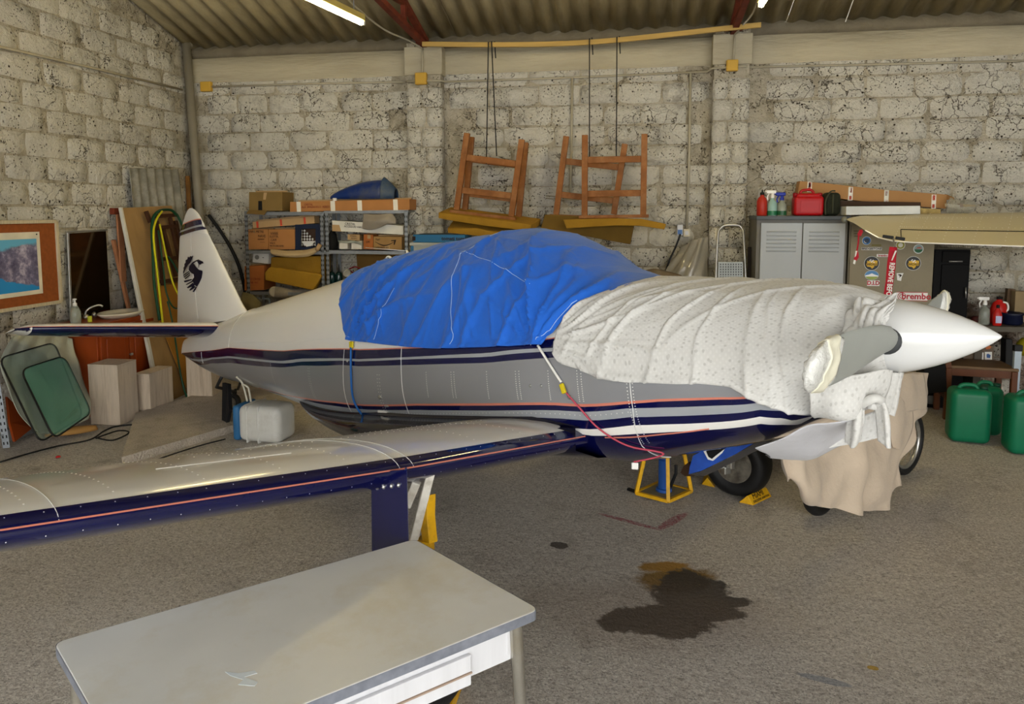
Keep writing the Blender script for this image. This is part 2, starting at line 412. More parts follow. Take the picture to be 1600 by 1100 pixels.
# left wall (gable)
bm = BM(); ys = [YF, RIDGE, YB+.3]
prism(bm, [V((XL, YF, -.02)), V((XL, YB+.3, -.02)), V((XL, YB+.3, roofz(YB)+.0)), V((XL, RIDGE, roofz(RIDGE)+.02)), V((XL, YF, roofz(YF)+.02))], (-1, 0, 0), .3)
wl = mk('wall_left', bm, M_joint, kind='structure', label='whitewashed rough block gable wall on the left')
rest = []
for r in range(24):
    z = .1+r*BH; y = YB-(0 if r % 2 else BW/2)
    while y > YF+.5:
        cy = y-BW/2; y -= BW
        if z+.1 > roofz(cy-.22)-.02 or z+.1 > roofz(cy+.22): continue
        M = Matrix.Translation((XL, cy+random.uniform(-.012, .012), z+random.uniform(-.006, .006))) @ Matrix.Rotation(pi/2, 4, 'Z') @ Matrix.Rotation(random.uniform(-.02, .02), 4, 'Y') @ Matrix.Diagonal((1+random.uniform(-.03, .03), random.uniform(.3, .9), 1+random.uniform(-.04, .06), 1))
        if cy > 4.2: place_block(random.choice(B_full), wl, M)
        else: rest.append((random.choice(B_full), M))
join_blocks(rest, wl)
bm = BM(); prism(bm, [V((XR, YF, -.02)), V((XR, YB+.3, -.02)), V((XR, YB+.3, roofz(YB))), V((XR, RIDGE, roofz(RIDGE)+.02)), V((XR, YF, roofz(YF)+.02))], (1, 0, 0), .3)
mk('wall_right', bm, M_wall, kind='structure')
# unseen front wall, added to narrow the daylight opening: lintel and left return
bm = BM(); box(bm, ((XL+XR)/2, YF-.1, 3.5), (XR-XL+.6, .25, .3)); box(bm, (XL+.4, YF-.1, 1.68), (.8, .25, 3.35)); mk('wall_front_added', bm, M_wall, kind='structure')
# pillars
for n_, (p0, p1) in enumerate(PIL):
    bm = BM(); box(bm, ((p0+p1)/2, YB-.06, 1.72), (p1-p0-.02, .14, 3.44))
    pb = mk('pillar', bm, M_joint, kind='structure', label=['whitewashed block pillar between shelves and hanging frames', 'whitewashed block pillar behind the step ladder'][n_])
    wd_ = (p1-p0)
    for r in range(NR-1):
        z = .1+r*BH
        sp = [(0, .56), (.56, 1)] if r % 2 else [(0, .42), (.42, 1)]
        for s0, s1 in sp:
            cx = p0+wd_*(s0+s1)/2; k = wd_*(s1-s0)/.21
            place_block(random.choice(B_half), pb, Matrix.Translation((cx, YB-.13, z)) @ Matrix.Diagonal((k*.98, 1, 1.02, 1)))
        for sd in (p0, p1):
            s_ = 1 if sd == p1 else -1
            place_block(random.choice(B_half), pb, Matrix.Translation((sd-s_*.012, YB-.06, z)) @ Matrix.Rotation(s_*pi/2, 4, 'Z') @ Matrix.Diagonal((.62, .6, 1.0, 1)))
    bm = BM(); box(bm, ((p0+p1)/2, YB-.065, 3.26), (wd_+.02, .17, .28), bev=.008)
    mk('pillar_cap', bm, M_beam, pb)
# ring beam and mortar fill under the sheets
bm = BM(); xs = [XL+(XR-XL)*i/40 for i in range(41)]
for y0 in (0,):
    g1 = [V((x, YB-.012-noise.noise(V((x*2, 0, 1)))*.012, 3.14+noise.noise(V((x*3, 5, 0)))*.02)) for x in xs]; g2 = [V((x, YB-.02-noise.noise(V((x*2, 3, 1)))*.012, 3.25)) for x in xs]
    g3 = [V((x, YB-.018-noise.noise(V((x*1.5, 7, 1)))*.01, 3.40+noise.noise(V((x*2, 9, 0)))*.012)) for x in xs]; g4 = [V((x, YB+.25, 3.41)) for x in xs]
    grid(bm, [g1, g2, g3, g4])
mk('trim_1', bm, M_beam, kind='structure', smooth=True, label='smooth concrete ring beam along the top of the back wall')
bm = BM(); g = []
for dz, dy in ((3.39, .08), (3.41, -.035), (3.45, -.05), (3.50, -.03), (3.6, .1)):
    g.append([V((x, YB+dy+noise.noise(V((x*4, dz*9, 2)))*.012, dz)) for x in xs])
grid(bm, g)
mk('trim_2', bm, mat('eave mortar', '#6e6656', .95, var=.15, bump=.01, bscale=25), kind='structure', smooth=True, label='dark mortar fillet under the roof sheets')
# ---- roof sheets
M_roof = mat('fibre cement', '#94896d', .9, var=.2, scale=5, bump=.004, bscale=40, dirt='#75694f', dirtamt=.75, dscale=2.2, stretch=(1.6, .35, 1))
bm = BM(); box(bm, ((XL+XR)/2, RIDGE, roofz(RIDGE)+.08), (XR-XL+.6, .5, .03)); 
ceil_ = mk('ceiling', bm, M_roof, kind='structure', label='corrugated fibre cement roof on steel trusses')
def sheet(x0, w_, ya, yb, lift):
    bm = BM(); pit = .177; n = 8; cnt = int(round(w_/pit*n)); R = []
    for y in (ya, yb):
        R.append([V((x0+w_*i/cnt, y, roofz(y)+lift+.026*cos(2*pi*(x0+w_*i/cnt)/pit))) for i in range(cnt+1)])
    grid(bm, R); mk('roof_sheet', bm, M_roof, ceil_, smooth=True, solid=.006)
bays = [(YB+.12, 5.75, 0), (5.9, 4.1, .012), (4.25, RIDGE, .024), (RIDGE, .65, .024), (.8, -1.1, .012), (-.95, YF-.15, 0)]
x = XL-.15; k = 0
while x < XR+.2:
    for ya, yb, lf in bays: sheet(x, 1.062, ya, yb, lf+.045+.008*(k % 2))
    x += 1.062-.0; k += 1
# ---- trusses
M_rust = mat('red oxide steel', '#6b2e1c', .75, var=.25, scale=9, dirt='#3c1a10', dscale=7)
def truss(xt, lab):
    t = thing('roof_truss', lab, 'truss', (xt, YB-.1, 3.42))
    z0 = 3.43
    def b_(p, q, w_=.05, n='strut'):
        bm = BM(); bar(bm, p, q, w_, .05); mk(n, bm, M_rust, t, world=True)
    yj = YB-.1
    b_((xt, yj, z0+.03), (xt, RIDGE, roofz(RIDGE)-.05), .06, 'top_chord')
    b_((xt, RIDGE, roofz(RIDGE)-.05), (xt, YF+.3, roofz(YF+.3)-.04), .06, 'top_chord')
    b_((xt, yj, z0-.02), (xt, RIDGE, z0+.35), .055, 'bottom_chord'); b_((xt, RIDGE, z0+.35), (xt, YF+.3, z0-.02), .055, 'bottom_chord')
    zb = lambda y: z0-.02+.37*(yj-y)/(yj-RIDGE)
    ys_ = [6.55, 5.4, 4.0, 3.0]
    for i, y in enumerate(ys_):
        b_((xt, y, zb(y)), (xt, y, roofz(y)-.04), .045)
        if i < 3: b_((xt, y, roofz(y)-.05), (xt, ys_[i+1], zb(ys_[i+1])), .04)
    bm = BM(); box(bm, (xt, yj+.02, z0), (.16, .2, .02)); mk('bearing_plate', bm, M_rust, t, world=True)
truss(-2.2, 'red oxide steel roof truss above the left pillar, by the lit tube lamp')
truss(.79, 'red oxide steel roof truss above the right pillar')
truss(3.9, 'red oxide steel roof truss right of the picture')
# purlins
M_purlin = mat('dark purlin', '#4a3a28', .8, var=.2)
for y in (5.82, 4.18, .72, -1.02):
    bm = BM(); box(bm, ((XL+XR)/2, y, roofz(y)-.01), (XR-XL, .06, .05)); mk('purlin', bm, M_purlin, ceil_, world=True)
# ================================================================ AIRPLANE
TIP = V((1.2383572794, 2.7614065173, 1.3143521376))
def acframe(head, pit, roll):
    a, b, r = radians(head), radians(pit), radians(roll)
    f = V((cos(a)*cos(b), sin(a)*cos(b), sin(b))); l = V((-sin(a), cos(a), 0)); u = f.cross(l)
    return f, l*cos(r)+u*sin(r), u*cos(r)-l*sin(r)
AF, AL, AU = acframe(-30, 8.8, -7.5)
def W(x, y, z): return TIP+AF*x+AL*y+AU*z
def toac(p): d = V(p)-TIP; return V((d.dot(AF), d.dot(AL), d.dot(AU)))
def A(px, py, y=0): return onp(px, py, AL, AL.dot(TIP)+y)       # point on a plane parallel to the symmetry plane
FUS = [(-.36,.17,.168,-.165),(-.42,.27,.182,-.18),(-.5,.35,.199,-.247),(-.65,.41,.223,-.321),(-.8,.434,.242,-.383),(-1.0,.46,.266,-.429),(-1.15,.475,.283,-.458),(-1.3,.49,.307,-.494),(-1.45,.499,.368,-.515),(-1.6,.508,.463,-.502),(-1.8,.52,.583,-.498),(-2.0,.52,.64,-.499),(-2.2,.52,.655,-.496),(-2.5,.52,.651,-.491),(-2.8,.503,.646,-.476),(-3.2,.47,.613,-.455),(-3.6,.417,.559,-.414),(-4.0,.361,.517,-.344),(-4.5,.29,.469,-.257),(-5.0,.219,.42,-.181),(-5.4,.163,.361,-.127),(-5.8,.11,.318,-.037),(-6.05,.066,.263,.04),(-6.2,.04,.231,.096)]
def lerp_t(tab, x, c=1):
    if x >= tab[0][0]: return tab[0][c]
    for a, b in zip(tab, tab[1:]):
        if x >= b[0]:
            t = (x-a[0])/(b[0]-a[0]); return a[c]+(b[c]-a[c])*t
    return tab[-1][c]
def smooth_t(tab, x, c):
    if x >= tab[0][0]: return tab[0][c]
    if x <= tab[-1][0]: return tab[-1][c]
    for i in range(len(tab)-1):
        a, b = tab[i], tab[i+1]
        if x >= b[0]:
            t = (x-a[0])/(b[0]-a[0]); p = tab[max(i-1, 0)][c]; n = tab[min(i+2, len(tab)-1)][c]
            ma = (b[c]-p)/(b[0]-tab[max(i-1, 0)][0])*(b[0]-a[0]); mb = (n-a[c])/(tab[min(i+2, len(tab)-1)][0]-a[0])*(b[0]-a[0])
            return (2*t**3-3*t**2+1)*a[c]+(t**3-2*t**2+t)*ma+(-2*t**3+3*t**2)*b[c]+(t**3-t**2)*mb
E_T = [(-.36, 2), (-.5, 2.4), (-1.2, 2.6), (-1.5, 2.0), (-2.8, 2.0), (-3.5, 2.1), (-6.2, 2)]
E_B = [(-.36, 2), (-.5, 2.4), (-1.2, 2.6), (-2.8, 2.6), (-4, 2.2), (-6.2, 2)]
Z_M = [(-.36, .02), (-.6, 0), (-1.2, -.05), (-1.6, -.05), (-3, -.05), (-4, 0), (-5, .1), (-6.2, .1)]
def S(x, t, off=0, side=-1):
    """point on the fuselage: x along, t elevation in degrees round the section, -90 keel .. 90 ridge"""
    w_, zt, zb, zm = smooth_t(FUS, x, 1), smooth_t(FUS, x, 2), smooth_t(FUS, x, 3), lerp_t(Z_M, x)
    s, c = sin(radians(t)), max(0, cos(radians(t))); e = lerp_t(E_T, x) if s >= 0 else lerp_t(E_B, x)
    h = (zt-zm) if s >= 0 else (zm-zb)
    return W(x, side*(w_+off)*c**(2/e), zm+(h+off)*(1 if s >= 0 else -1)*abs(s)**(2/e))

M_white = mat('white aircraft paint', '#e8e6e1', .22, var=.02, scale=2, coat=.4)
M_navy = mat('navy aircraft paint', '#080b3c', .12, var=.1, coat=.6)
M_navyf = mat('dark navy fairing paint', '#08091f', .12, var=.1, coat=.6)
M_grey = mat('silver grey aircraft paint', '#8f9094', .3, metal=.25, var=.05, scale=2, coat=.3)
M_stripe_grey = mat('light silver stripe', '#a5a9ae', .3, metal=.2, var=.03)
M_orange = mat('orange red pinstripe', '#c97a66', .35, var=.05)
M_alu = mat('bare aluminium', '#b9b9b6', .35, metal=.9, var=.1, scale=20)
M_steel = mat('grimy steel', '#7f7a70', .5, metal=.7, var=.3, scale=25, dirt='#3a3128', dscale=14)
M_black = mat('black rubber', '#161617', .55, var=.2, bump=.0015, bscale=90)
M_dark = mat('dark interior', '#0c0b0b', .8)
M_seam = mat('panel seam sealant', '#d8d8d4', .5)
M_rivet = mat('rivet heads', '#f3f1ec', .3)
M_prop = mat('grey propeller paint', '#9b9e99', .55, var=.05, scale=3)

PL = thing('airplane', 'white, silver and navy low wing airplane under blue and white covers', 'airplane', M=Matrix.Translation((.1, 3.4, 0)) @ Matrix.Rotation(radians(-30), 4, 'Z'))
# fuselage shell
xs = [-.36, -.39, -.42, -.46, -.5, -.57]+[-.65-.1*i for i in range(55)]+[-6.12, -6.2]
xs = sorted(set(xs), reverse=True); R = []
for x in xs:
    ts = [-90+180*k/26 for k in range(27)]
    R.append([S(x, t) for t in ts]+[S(x, t, 0, 1) for t in ts[::-1][1:-1]])
bm = BM(); vs = grid(bm, R, closed=True); bm.faces.new(vs[0][::-1]); bm.faces.new(vs[-1])
mk('fuselage', bm, M_white, PL, world=True, smooth=True, ang=60)
# paint bands along the side
C0 = [(-.36, 25), (-1.0, 22), (-1.3, 19), (-1.47, 17), (-1.545, 14), (-1.645, 11.1), (-1.985, 7.6), (-2.485, 8), (-3.18, 8.5), (-3.73, 8), (-4.47, 5.5), (-5.4, 1.7), (-6.03, 2), (-6.2, 2)]
C2 = [(-.36, 14), (-1.3, 12), (-1.51, 9.3), (-1.59, 7.4), (-1.98, 4.4), (-2.48, 3.9), (-3.18, 3.6), (-3.73, 2.2), (-4.5, -3.9), (-5.4, -12), (-6.06, -32), (-6.2, -34)]
C3 = [(-.36, 12), (-1.3, 10), (-1.51, 7.5), (-1.59, 5.7), (-1.98, 2.9), (-2.48, 2.9), (-3.18, 2.5), (-3.73, .5), (-4.5, -6.4), (-5.4, -15.5), (-6.06, -42), (-6.2, -45)]
C4 = [(-.36, 6), (-1.3, 5), (-1.51, 3.7), (-1.59, 2.6), (-1.98, .6), (-2.48, .5), (-3.18, .4), (-3.73, -1.8), (-4.5, -12.8), (-5.43, -24.6), (-5.96, -55), (-6.2, -70)]
C5 = [(-.36, -60), (-.6, -60), (-.633, -39.2), (-.686, -29.3), (-.728, -26), (-.873, -21.5), (-1.08, -17.7), (-1.232, -16.2), (-1.664, -16.7), (-2.05, -18.2), (-2.515, -20.1), (-3.357, -28.4), (-3.738, -34.6), (-4.235, -48), (-4.705, -60.5), (-4.9, -80), (-5.0, -90), (-6.2, -90)]
C7 = [(-.36, -61), (-.6, -61), (-.62, -44.5), (-.652, -36.4), (-.729, -31.3), (-.88, -26.9), (-1.238, -20.2), (-1.673, -21.4), (-2.06, -23.2), (-2.53, -25.1), (-3.389, -33.8), (-3.775, -39.9), (-4.281, -54.9), (-4.705, -66), (-4.9, -84), (-5.0, -90), (-6.2, -90)]
C8 = [(-.36, -63), (-.6, -63), (-.636, -53.9), (-.667, -44.4), (-.737, -36.9), (-.89, -33.1), (-1.249, -25.7), (-1.686, -26.6), (-2.077, -27.2), (-2.547, -29.8), (-3.118, -37), (-3.883, -62), (-4.3, -88), (-4.5, -90), (-6.2, -90)]
C9 = [(-.36, -64), (-.6, -64), (-.66, -60), (-.681, -51.9), (-.748, -42.6), (-.904, -39.4), (-1.26, -31.2), (-1.634, -33), (-1.75, -27.5), (-2.077, -27.3), (-2.547, -29.9), (-3.118, -37.1), (-3.883, -62.1), (-4.3, -88.1), (-6.2, -90)]
C10 = [(-.36, -66), (-.6, -66), (-.66, -70), (-.698, -60), (-.762, -49.5), (-.918, -45.9), (-1.277, -37.7), (-1.644, -36.5), (-1.78, -27.6), (-2.077, -27.4), (-2.547, -30), (-3.118, -37.2), (-3.883, -62.2), (-4.3, -88.2), (-6.2, -90)]
off_ = lambda tab, d: [(a, max(-90, b+d)) for a, b in tab]
ORD = [(C0, off_(C0, -.55), M_orange, 'pinstripe', 'thin orange line above the navy waist stripe'), (off_(C0, -.55), C2, M_navy, 'waist_stripe', 'upper navy stripe'), (C2, C3, M_stripe_grey, 'pinstripe', 'thin silver line between navy stripes'),
       (C3, C4, M_navy, 'waist_stripe', 'lower navy stripe'), (C4, C5, M_grey, 'side_panel', 'silver grey lower side'), (C5, off_(C5, -1.5), M_orange, 'pinstripe', 'orange line over the lower stripe'),
       (off_(C5, -1.5), C7, M_navy, 'lower_stripe', 'navy stripe'), (C7, C8, M_stripe_grey, 'lower_stripe', 'silver stripe'), (C8, C9, M_navy, 'lower_stripe', 'second navy stripe'), (C9, C10, M_white, 'lower_stripe', 'white stripe curving down at the nose'),
       (C10, [(-.36, -90), (-6.2, -90)], M_navy, 'belly_panel', 'navy belly')]  # aft of the wing root the belly navy also stands in for shade
fx = [-.37, -.42, -.46, -.5, -.55]+[-.58-.012*i for i in range(24)]+[-.9-.07*i for i in range(75)]+[-6.18]
fx = sorted({x for x in fx if x >= -6.2}, reverse=True)
for ca, cb, m_, nm, lb in ORD:
    for side in (-1, 1):
        bm = BM(); prev = None; lay = None
        for x in fx:
            a, b = lerp_t(ca, x), lerp_t(cb, x)
            if side == 1 and nm == 'belly_panel': pass
            if a-b < .02: prev = None; continue
            n_ = 1 if nm == 'pinstripe' else 8
            row = [bm.verts.new(S(x, a+(b-a)*k/n_, .0022, side)) for k in range(n_+1)]
            if prev:
                for k in range(n_): bm.faces.new((prev[k], prev[k+1], row[k+1], row[k]))
            prev = row
        mk(nm, bm, m_, PL, world=True, smooth=True, label=lb)
def surf_line(pts, name, m_, r=.0018, side=-1, off=.003, label=None):
    bm = BM(); P = []
    for (x0, t0), (x1, t1) in zip(pts, pts[1:]):
        for k in range(8): P.append(S(x0+(x1-x0)*k/8, t0+(t1-t0)*k/8, off, side))
    P.append(S(*pts[-1], off, side)); tube(bm, P, r, 5); return mk(name, bm, m_, PL, world=True, label=label)
for side in (-1, 1):
    for pts in ([(-2.6, 8), (-2.6, -30)], [(-1.22, -5), (-1.225, -20), (-1.26, -50), (-1.25, -80)], [(-3.16, 8), (-3.2, -38)], [(-4.95, 85), (-5.0, 40), (-5.0, 3)], [(-5.62, 0), (-5.62, -30)]):
        surf_line(pts, 'panel_seam', M_seam, side=side)
    surf_line([(-3.2, 14), (-4.9, 12)], 'panel_seam', M_seam, .0012, side=side)
    surf_line([(-.95, -44), (-1.1, -43), (-1.4, -38.5)], 'pinstripe', M_orange, .003, side=side)
# rivets as one part
def rivets(pts, r=.0035, name='rivets', m_=None, parent=None):
    bm = BM()
    for p, n in pts:
        n = n.normalized(); a = n.orthogonal().normalized()*r; b = n.cross(a)
        c = bm.verts.new(p+n*r*.7); ring = [bm.verts.new(p+a*cos(pi/3*k)+b*sin(pi/3*k)) for k in range(6)]
        for k in range(6): bm.faces.new((c, ring[k], ring[(k+1) % 6]))
    return mk(name, bm, m_ or M_rivet, parent or PL, world=True, smooth=True, kind='stuff')
def snorm(x, t, side=-1):
    a = S(x-.01, t, 0, side)-S(x+.01, t, 0, side); b = S(x, t+1, 0, side)-S(x, t-1, 0, side); n = a.cross(b).normalized()
    return n if n.dot(AL*side) > 0 else -n
RV = []
def rl(p0, p1, n, side=-1):
    for k in range(n):
        x = p0[0]+(p1[0]-p0[0])*k/(n-1); t = p0[1]+(p1[1]-p0[1])*k/(n-1); RV.append((S(x, t, .003, side), snorm(x, t, side)))
for x in (-1.21, -1.235): rl((x, -6), (x-.01, -48), 26)
for x in (-1.45, -1.47, -1.62, -1.78, -1.8, -1.98, -2.2, -2.22, -2.4): rl((x, -2), (x, -15), 14)
for x in (-2.8, -2.82, -3.6, -3.62, -4.2): rl((x, -3), (x, -30), 14)
rl((-1.25, -22.5), (-1.9, -24), 26); rl((-2.0, -24.5), (-2.9, -31), 40); rl((-3.2, 13), (-2.3, 12), 30)
rl((-1.7, -29), (-3.1, -38), 22)
rivets(RV, .0028, m_=mat('bright rivets', '#d9d9d6', .3, metal=.5))
# access fittings on the side
bm = BM(); 
for (x, t, a, b_) in ((-2.82, -17, .018, .012), (-2.78, -24, .022, .006), (-3.12, 2.5, .008, .01), (-1.52, -13, .012, .012), (-1.72, -8, .006, .006), (-1.66, -8, .006, .006)):
    n = snorm(x, t); lathe(bm, [(0, .006), (a*.7, .005), (a, 0)], 12, facing(S(x, t, .002), AF, AU*1.0) @ Matrix.Diagonal((1, b_/a, 1, 1)))
mk('latch', bm, M_alu, PL, world=True, smooth=True, label='small bright access latches')
bm = BM(); box(bm, S(-2.83, -29.5, .004), (.1, .003, .012), Matrix((AF, AL, AU)).transposed()); mk('placard', bm, M_white, PL, world=True)
# wing root fillet (navy fairing) on both sides
for side in (-1, 1):
    R = []
    for k in range(31):
        u = k/30; x = -1.50-u*2.45; fade = 1 if u < .55 else max(0, 1-(u-.55)/.45)**1.2
        up_ = -25-9*u-14*(1-fade)-(max(0, .10-u)*60); row = []
        reach = (.02+.15*sin(pi*min(.5, u*1.2+.03)))*(fade**.7)+.004
        s0 = toac(S(x, up_, .004, side)); ze = s0.z+((-.375-.03*u)-s0.z)*fade**.6 if fade > 0 else s0.z-.004
        for j in range(9):
            q = j/8; row.append(W(x, side*(abs(s0.y)+reach*q**2.0), s0.z+(ze+.045*fade-s0.z)*(1-(1-q)**2.0)))
        row.append(W(x, side*(abs(s0.y)+reach+.004), ze-.05*fade)); row.append(W(x, side*max(.02, abs(s0.y)-.12), ze-.09*fade-.01)); row.append(W(x, side*.02, min(ze-.09*fade, smooth_t(FUS, x, 3)+.01)))
        R.append(row)
    bm = BM(); grid(bm, R); mk('wing_fillet', bm, M_navyf, PL, world=True, smooth=True, label='dark navy fairing where the wing meets the fuselage')
# wings
CH0, CH1, SPAN = 1.50, 1.05, 3.3
def wing_pt(y, s, top):           # y distance from centreline, s 0..1 chord
    ch = CH0 if y < 1.4 else CH0+(CH1-CH0)*(y-1.4)/(SPAN-1.4)
    le = -1.5+.0*y; th = .125*ch; dih = 0 if y < 1.4 else (y-1.4)*.022
    yt = 5*th*(.2969*s**.5-.1260*s-.3516*s*s+.2843*s**3-.1036*s**4)*(1.0 if top else .9)
    cam_ = .012*ch*(1-(2*s-1)**2)
    return le-s*ch, -.385+dih+cam_+(yt if top else -yt)-s*ch*.06
def wing(side, lab):
    wg_root = None
    R = []; N_ = 18
    ss = [(1-cos(pi*k/N_))/2 for k in range(N_+1)]
    ys = [.3, .5, .8, 1.1, 1.39, 1.41, 1.8, 2.2, 2.6, 3.0, SPAN-.15, SPAN-.05, SPAN]
    for i, y in enumerate(ys):
        k = {SPAN-.05: .75, SPAN: .15}.get(y, 1); row = []
        for s in ss[::-1]:
            x, z = wing_pt(y, s, True); zc = wing_pt(y, s, False)[1]; mid = (z+zc)/2; row.append(W(x, side*y, mid+(z-mid)*k))
        for s in ss[1:]:
            x, z = wing_pt(y, s, False); zc = wing_pt(y, s, True)[1]; mid = (z+zc)/2; row.append(W(x, side*y, mid+(z-mid)*k))
        R.append(row)
    bm = BM(); vs = grid(bm, R); bm.faces.new(vs[0]); bm.faces.new(vs[-1][::-1]); wg_root = mk('wing', bm, M_white, PL, world=True, smooth=True, ang=50, label=lab)
    # navy leading edge wrap with orange line: a shell 2 mm proud, 6% chord over the top, 14% underneath
    def shell(name, sa, sb, m_, lb=None, d=.002):
        R = []
        for y in [.30+(SPAN-.16-.30)*k/34 for k in range(35)]:
            row = []
            for k in range(13):
                q = sa+(sb-sa)*k/12; s = abs(q)**1.6*(1 if True else 1); s = q*q; top = q > 0
                x, z = wing_pt(y, s, top); x2, z2 = wing_pt(y, s+.002, top)
                n = V((z2-z, 0, x-x2)) if top else V((z-z2, 0, x2-x)); n = V((-(z2-z), 0, (x2-x))); n = -n if top else n
                n.normalize()
                if (top and n.z < 0) or (not top and n.z > 0): n = -n
                if s < 1e-4: n = V((1, 0, 0))
                row.append(W(x+n.x*d, side*y, z+n.z*d))
            R.append(row)
        bm = BM(); grid(bm, R); mk(name, bm, m_, wg_root, world=True, smooth=True, label=lb)
    shell('leading_edge_band', .17, -.42, M_navy, 'navy leading edge')
    shell('pinstripe', .052, .036, M_orange, 'orange line along the leading edge', .0032)
    # joint line and de-ice/landing seams
    for y in (1.4, 1.46, 2.45):
        bm = BM(); P = [W(wing_pt(y, s, True)[0], side*y, wing_pt(y, s, True)[1]+.002) for s in [ (k/20)**2 for k in range(1, 20)]]
        tube(bm, P, .0017 if y != 2.45 else .0011, 5); mk('panel_seam', bm, M_seam, wg_root, world=True)
    rv = []
    def wn(y, s): 
        a = V(wing_pt(y, s, True)).to_3d() if False else None
        return (AU+AF*max(0, .5-s*2)*.8).normalized()
    for y in (.75, 1.02, 1.62, 1.85, 2.08, 2.31, 2.5, 2.75, 3.0):
        for k in range(26):
            s = .06+.62*k/25; x, z = wing_pt(y, s, True); rv.append((W(x, side*y, z), wn(y, s)))
    for s, y0, y1, n in ((.3, .6, 1.4, 26), (.62, .6, 3.1, 60), (.66, .6, 3.1, 60), (.3, 1.45, 2.0, 12)):
        for k in range(n):
            y = y0+(y1-y0)*k/(n-1); x, z = wing_pt(y, s, True); rv.append((W(x, side*y, z), wn(y, s)))
    rivets(rv, .0032, parent=wg_root)
    rv = []
    for k in range(34):
        y = .6+k*.075; x, z = wing_pt(y, .004, False); rv.append((W(x+.002, side*y, z-.004), AF-AU*.4)); x, z = wing_pt(y, .02, True); rv.append((W(x+.003, side*y, z+.003), AF+AU))
    rivets(rv, .0016, parent=wg_root, m_=MATS['bright rivets'])
    # aileron gap
    bm = BM(); P = [W(wing_pt(y, .78, True)[0], side*y, wing_pt(y, .78, True)[1]) for y in [1.5+.1*k for k in range(17)]]; tube(bm, P, .003, 5); mk('flap_gap', bm, M_dark, wg_root, world=True)
    return wg_root
wing(-1, 'near wing with white top'); wing(1, 'far wing hidden behind the fuselage')
# reflected shine on the near wing, drawn as a thin bright line
bm = BM(); pa = [wing_pt(1.72+.42*k/8, .16+.02*k/8, True) for k in range(9)]; tube(bm, [W(p[0], -(1.72+.42*k/8), p[1]+.0005) for k, p in enumerate(pa)], .0014, 5); mk('shine_line', bm, M_rivet, PL, world=True)

# tail: fin, rudder, stabilisers
def foil(name, le, te, thick, parent, m_, axis, nspan=None, round_tip=True, lab=None, s0=0, s1=1):
    """le/te: lists of ac-points from root to tip; axis: thickness direction in ac coordinates"""
    R = []; K = 14
    for i, (a, b) in enumerate(zip(le, te)):
        a, b = V(a), V(b); ch = (b-a).length; th = thick*ch*(1 if i < len(le)-1 else .25); row = []
        ss = [s0+(s1-s0)*(1-cos(pi*k/K))/2 for k in range(K+1)]
        f = lambda s: 5*th*(.2969*s**.5-.1260*s-.3516*s*s+.2843*s**3-.1036*s**4)
        for s in ss[::-1]: p = a.lerp(b, s)+V(axis)*f(s); row.append(W(*p))
        for s in ss[(1 if s0 == 0 else 0):]: p = a.lerp(b, s)-V(axis)*f(s); row.append(W(*p))
        R.append(row)
    bm = BM(); vs = grid(bm, R); bm.faces.new(vs[-1][::-1]); bm.faces.new(vs[0])
    for i in range(len(R)-1): 
        try: bm.faces.new((vs[i][0], vs[i][-1], vs[i+1][-1], vs[i+1][0]))
        except ValueError: pass
    return mk(name, bm, m_, parent, world=True, smooth=True, ang=40, label=lab)
def ap(px, py): return toac(A(px, py, 0))
# fin outline from root to tip: (leading edge pixel, trailing edge pixel)
FO = [((392, 497), (277, 513)), ((378, 474), (277.5, 480)), ((364, 445), (278, 445)), ((351, 418), (279, 410)), ((338, 390), (281, 372)), ((326, 366), (283, 362)), ((319, 350), (286.5, 346)), ((311, 335), (290, 335)), ((305, 328), (293.5, 328)), ((300, 325.2), (296.5, 325.2))]
lef = [ap(*a) for a, b in FO]; tef = [ap(*b) for a, b in FO]
HN = .70
hf = lambda a, b: a.lerp(b, HN)
def foil_part(name, i0, i1, s0, s1, lab=None):
    return foil(name, lef[i0:i1], tef[i0:i1], .085, PL, M_white, (0, 1, 0), lab=lab, s0=s0, s1=s1)
fin = foil_part('fin', 0, 6, 0, .605, 'white fin with bird emblem')
rud = foil_part('rudder', 0, 6, .62, 1); cap_ = foil_part('fin_tip', 5, 10, 0, 1, 'white rounded fin tip above the stripes')
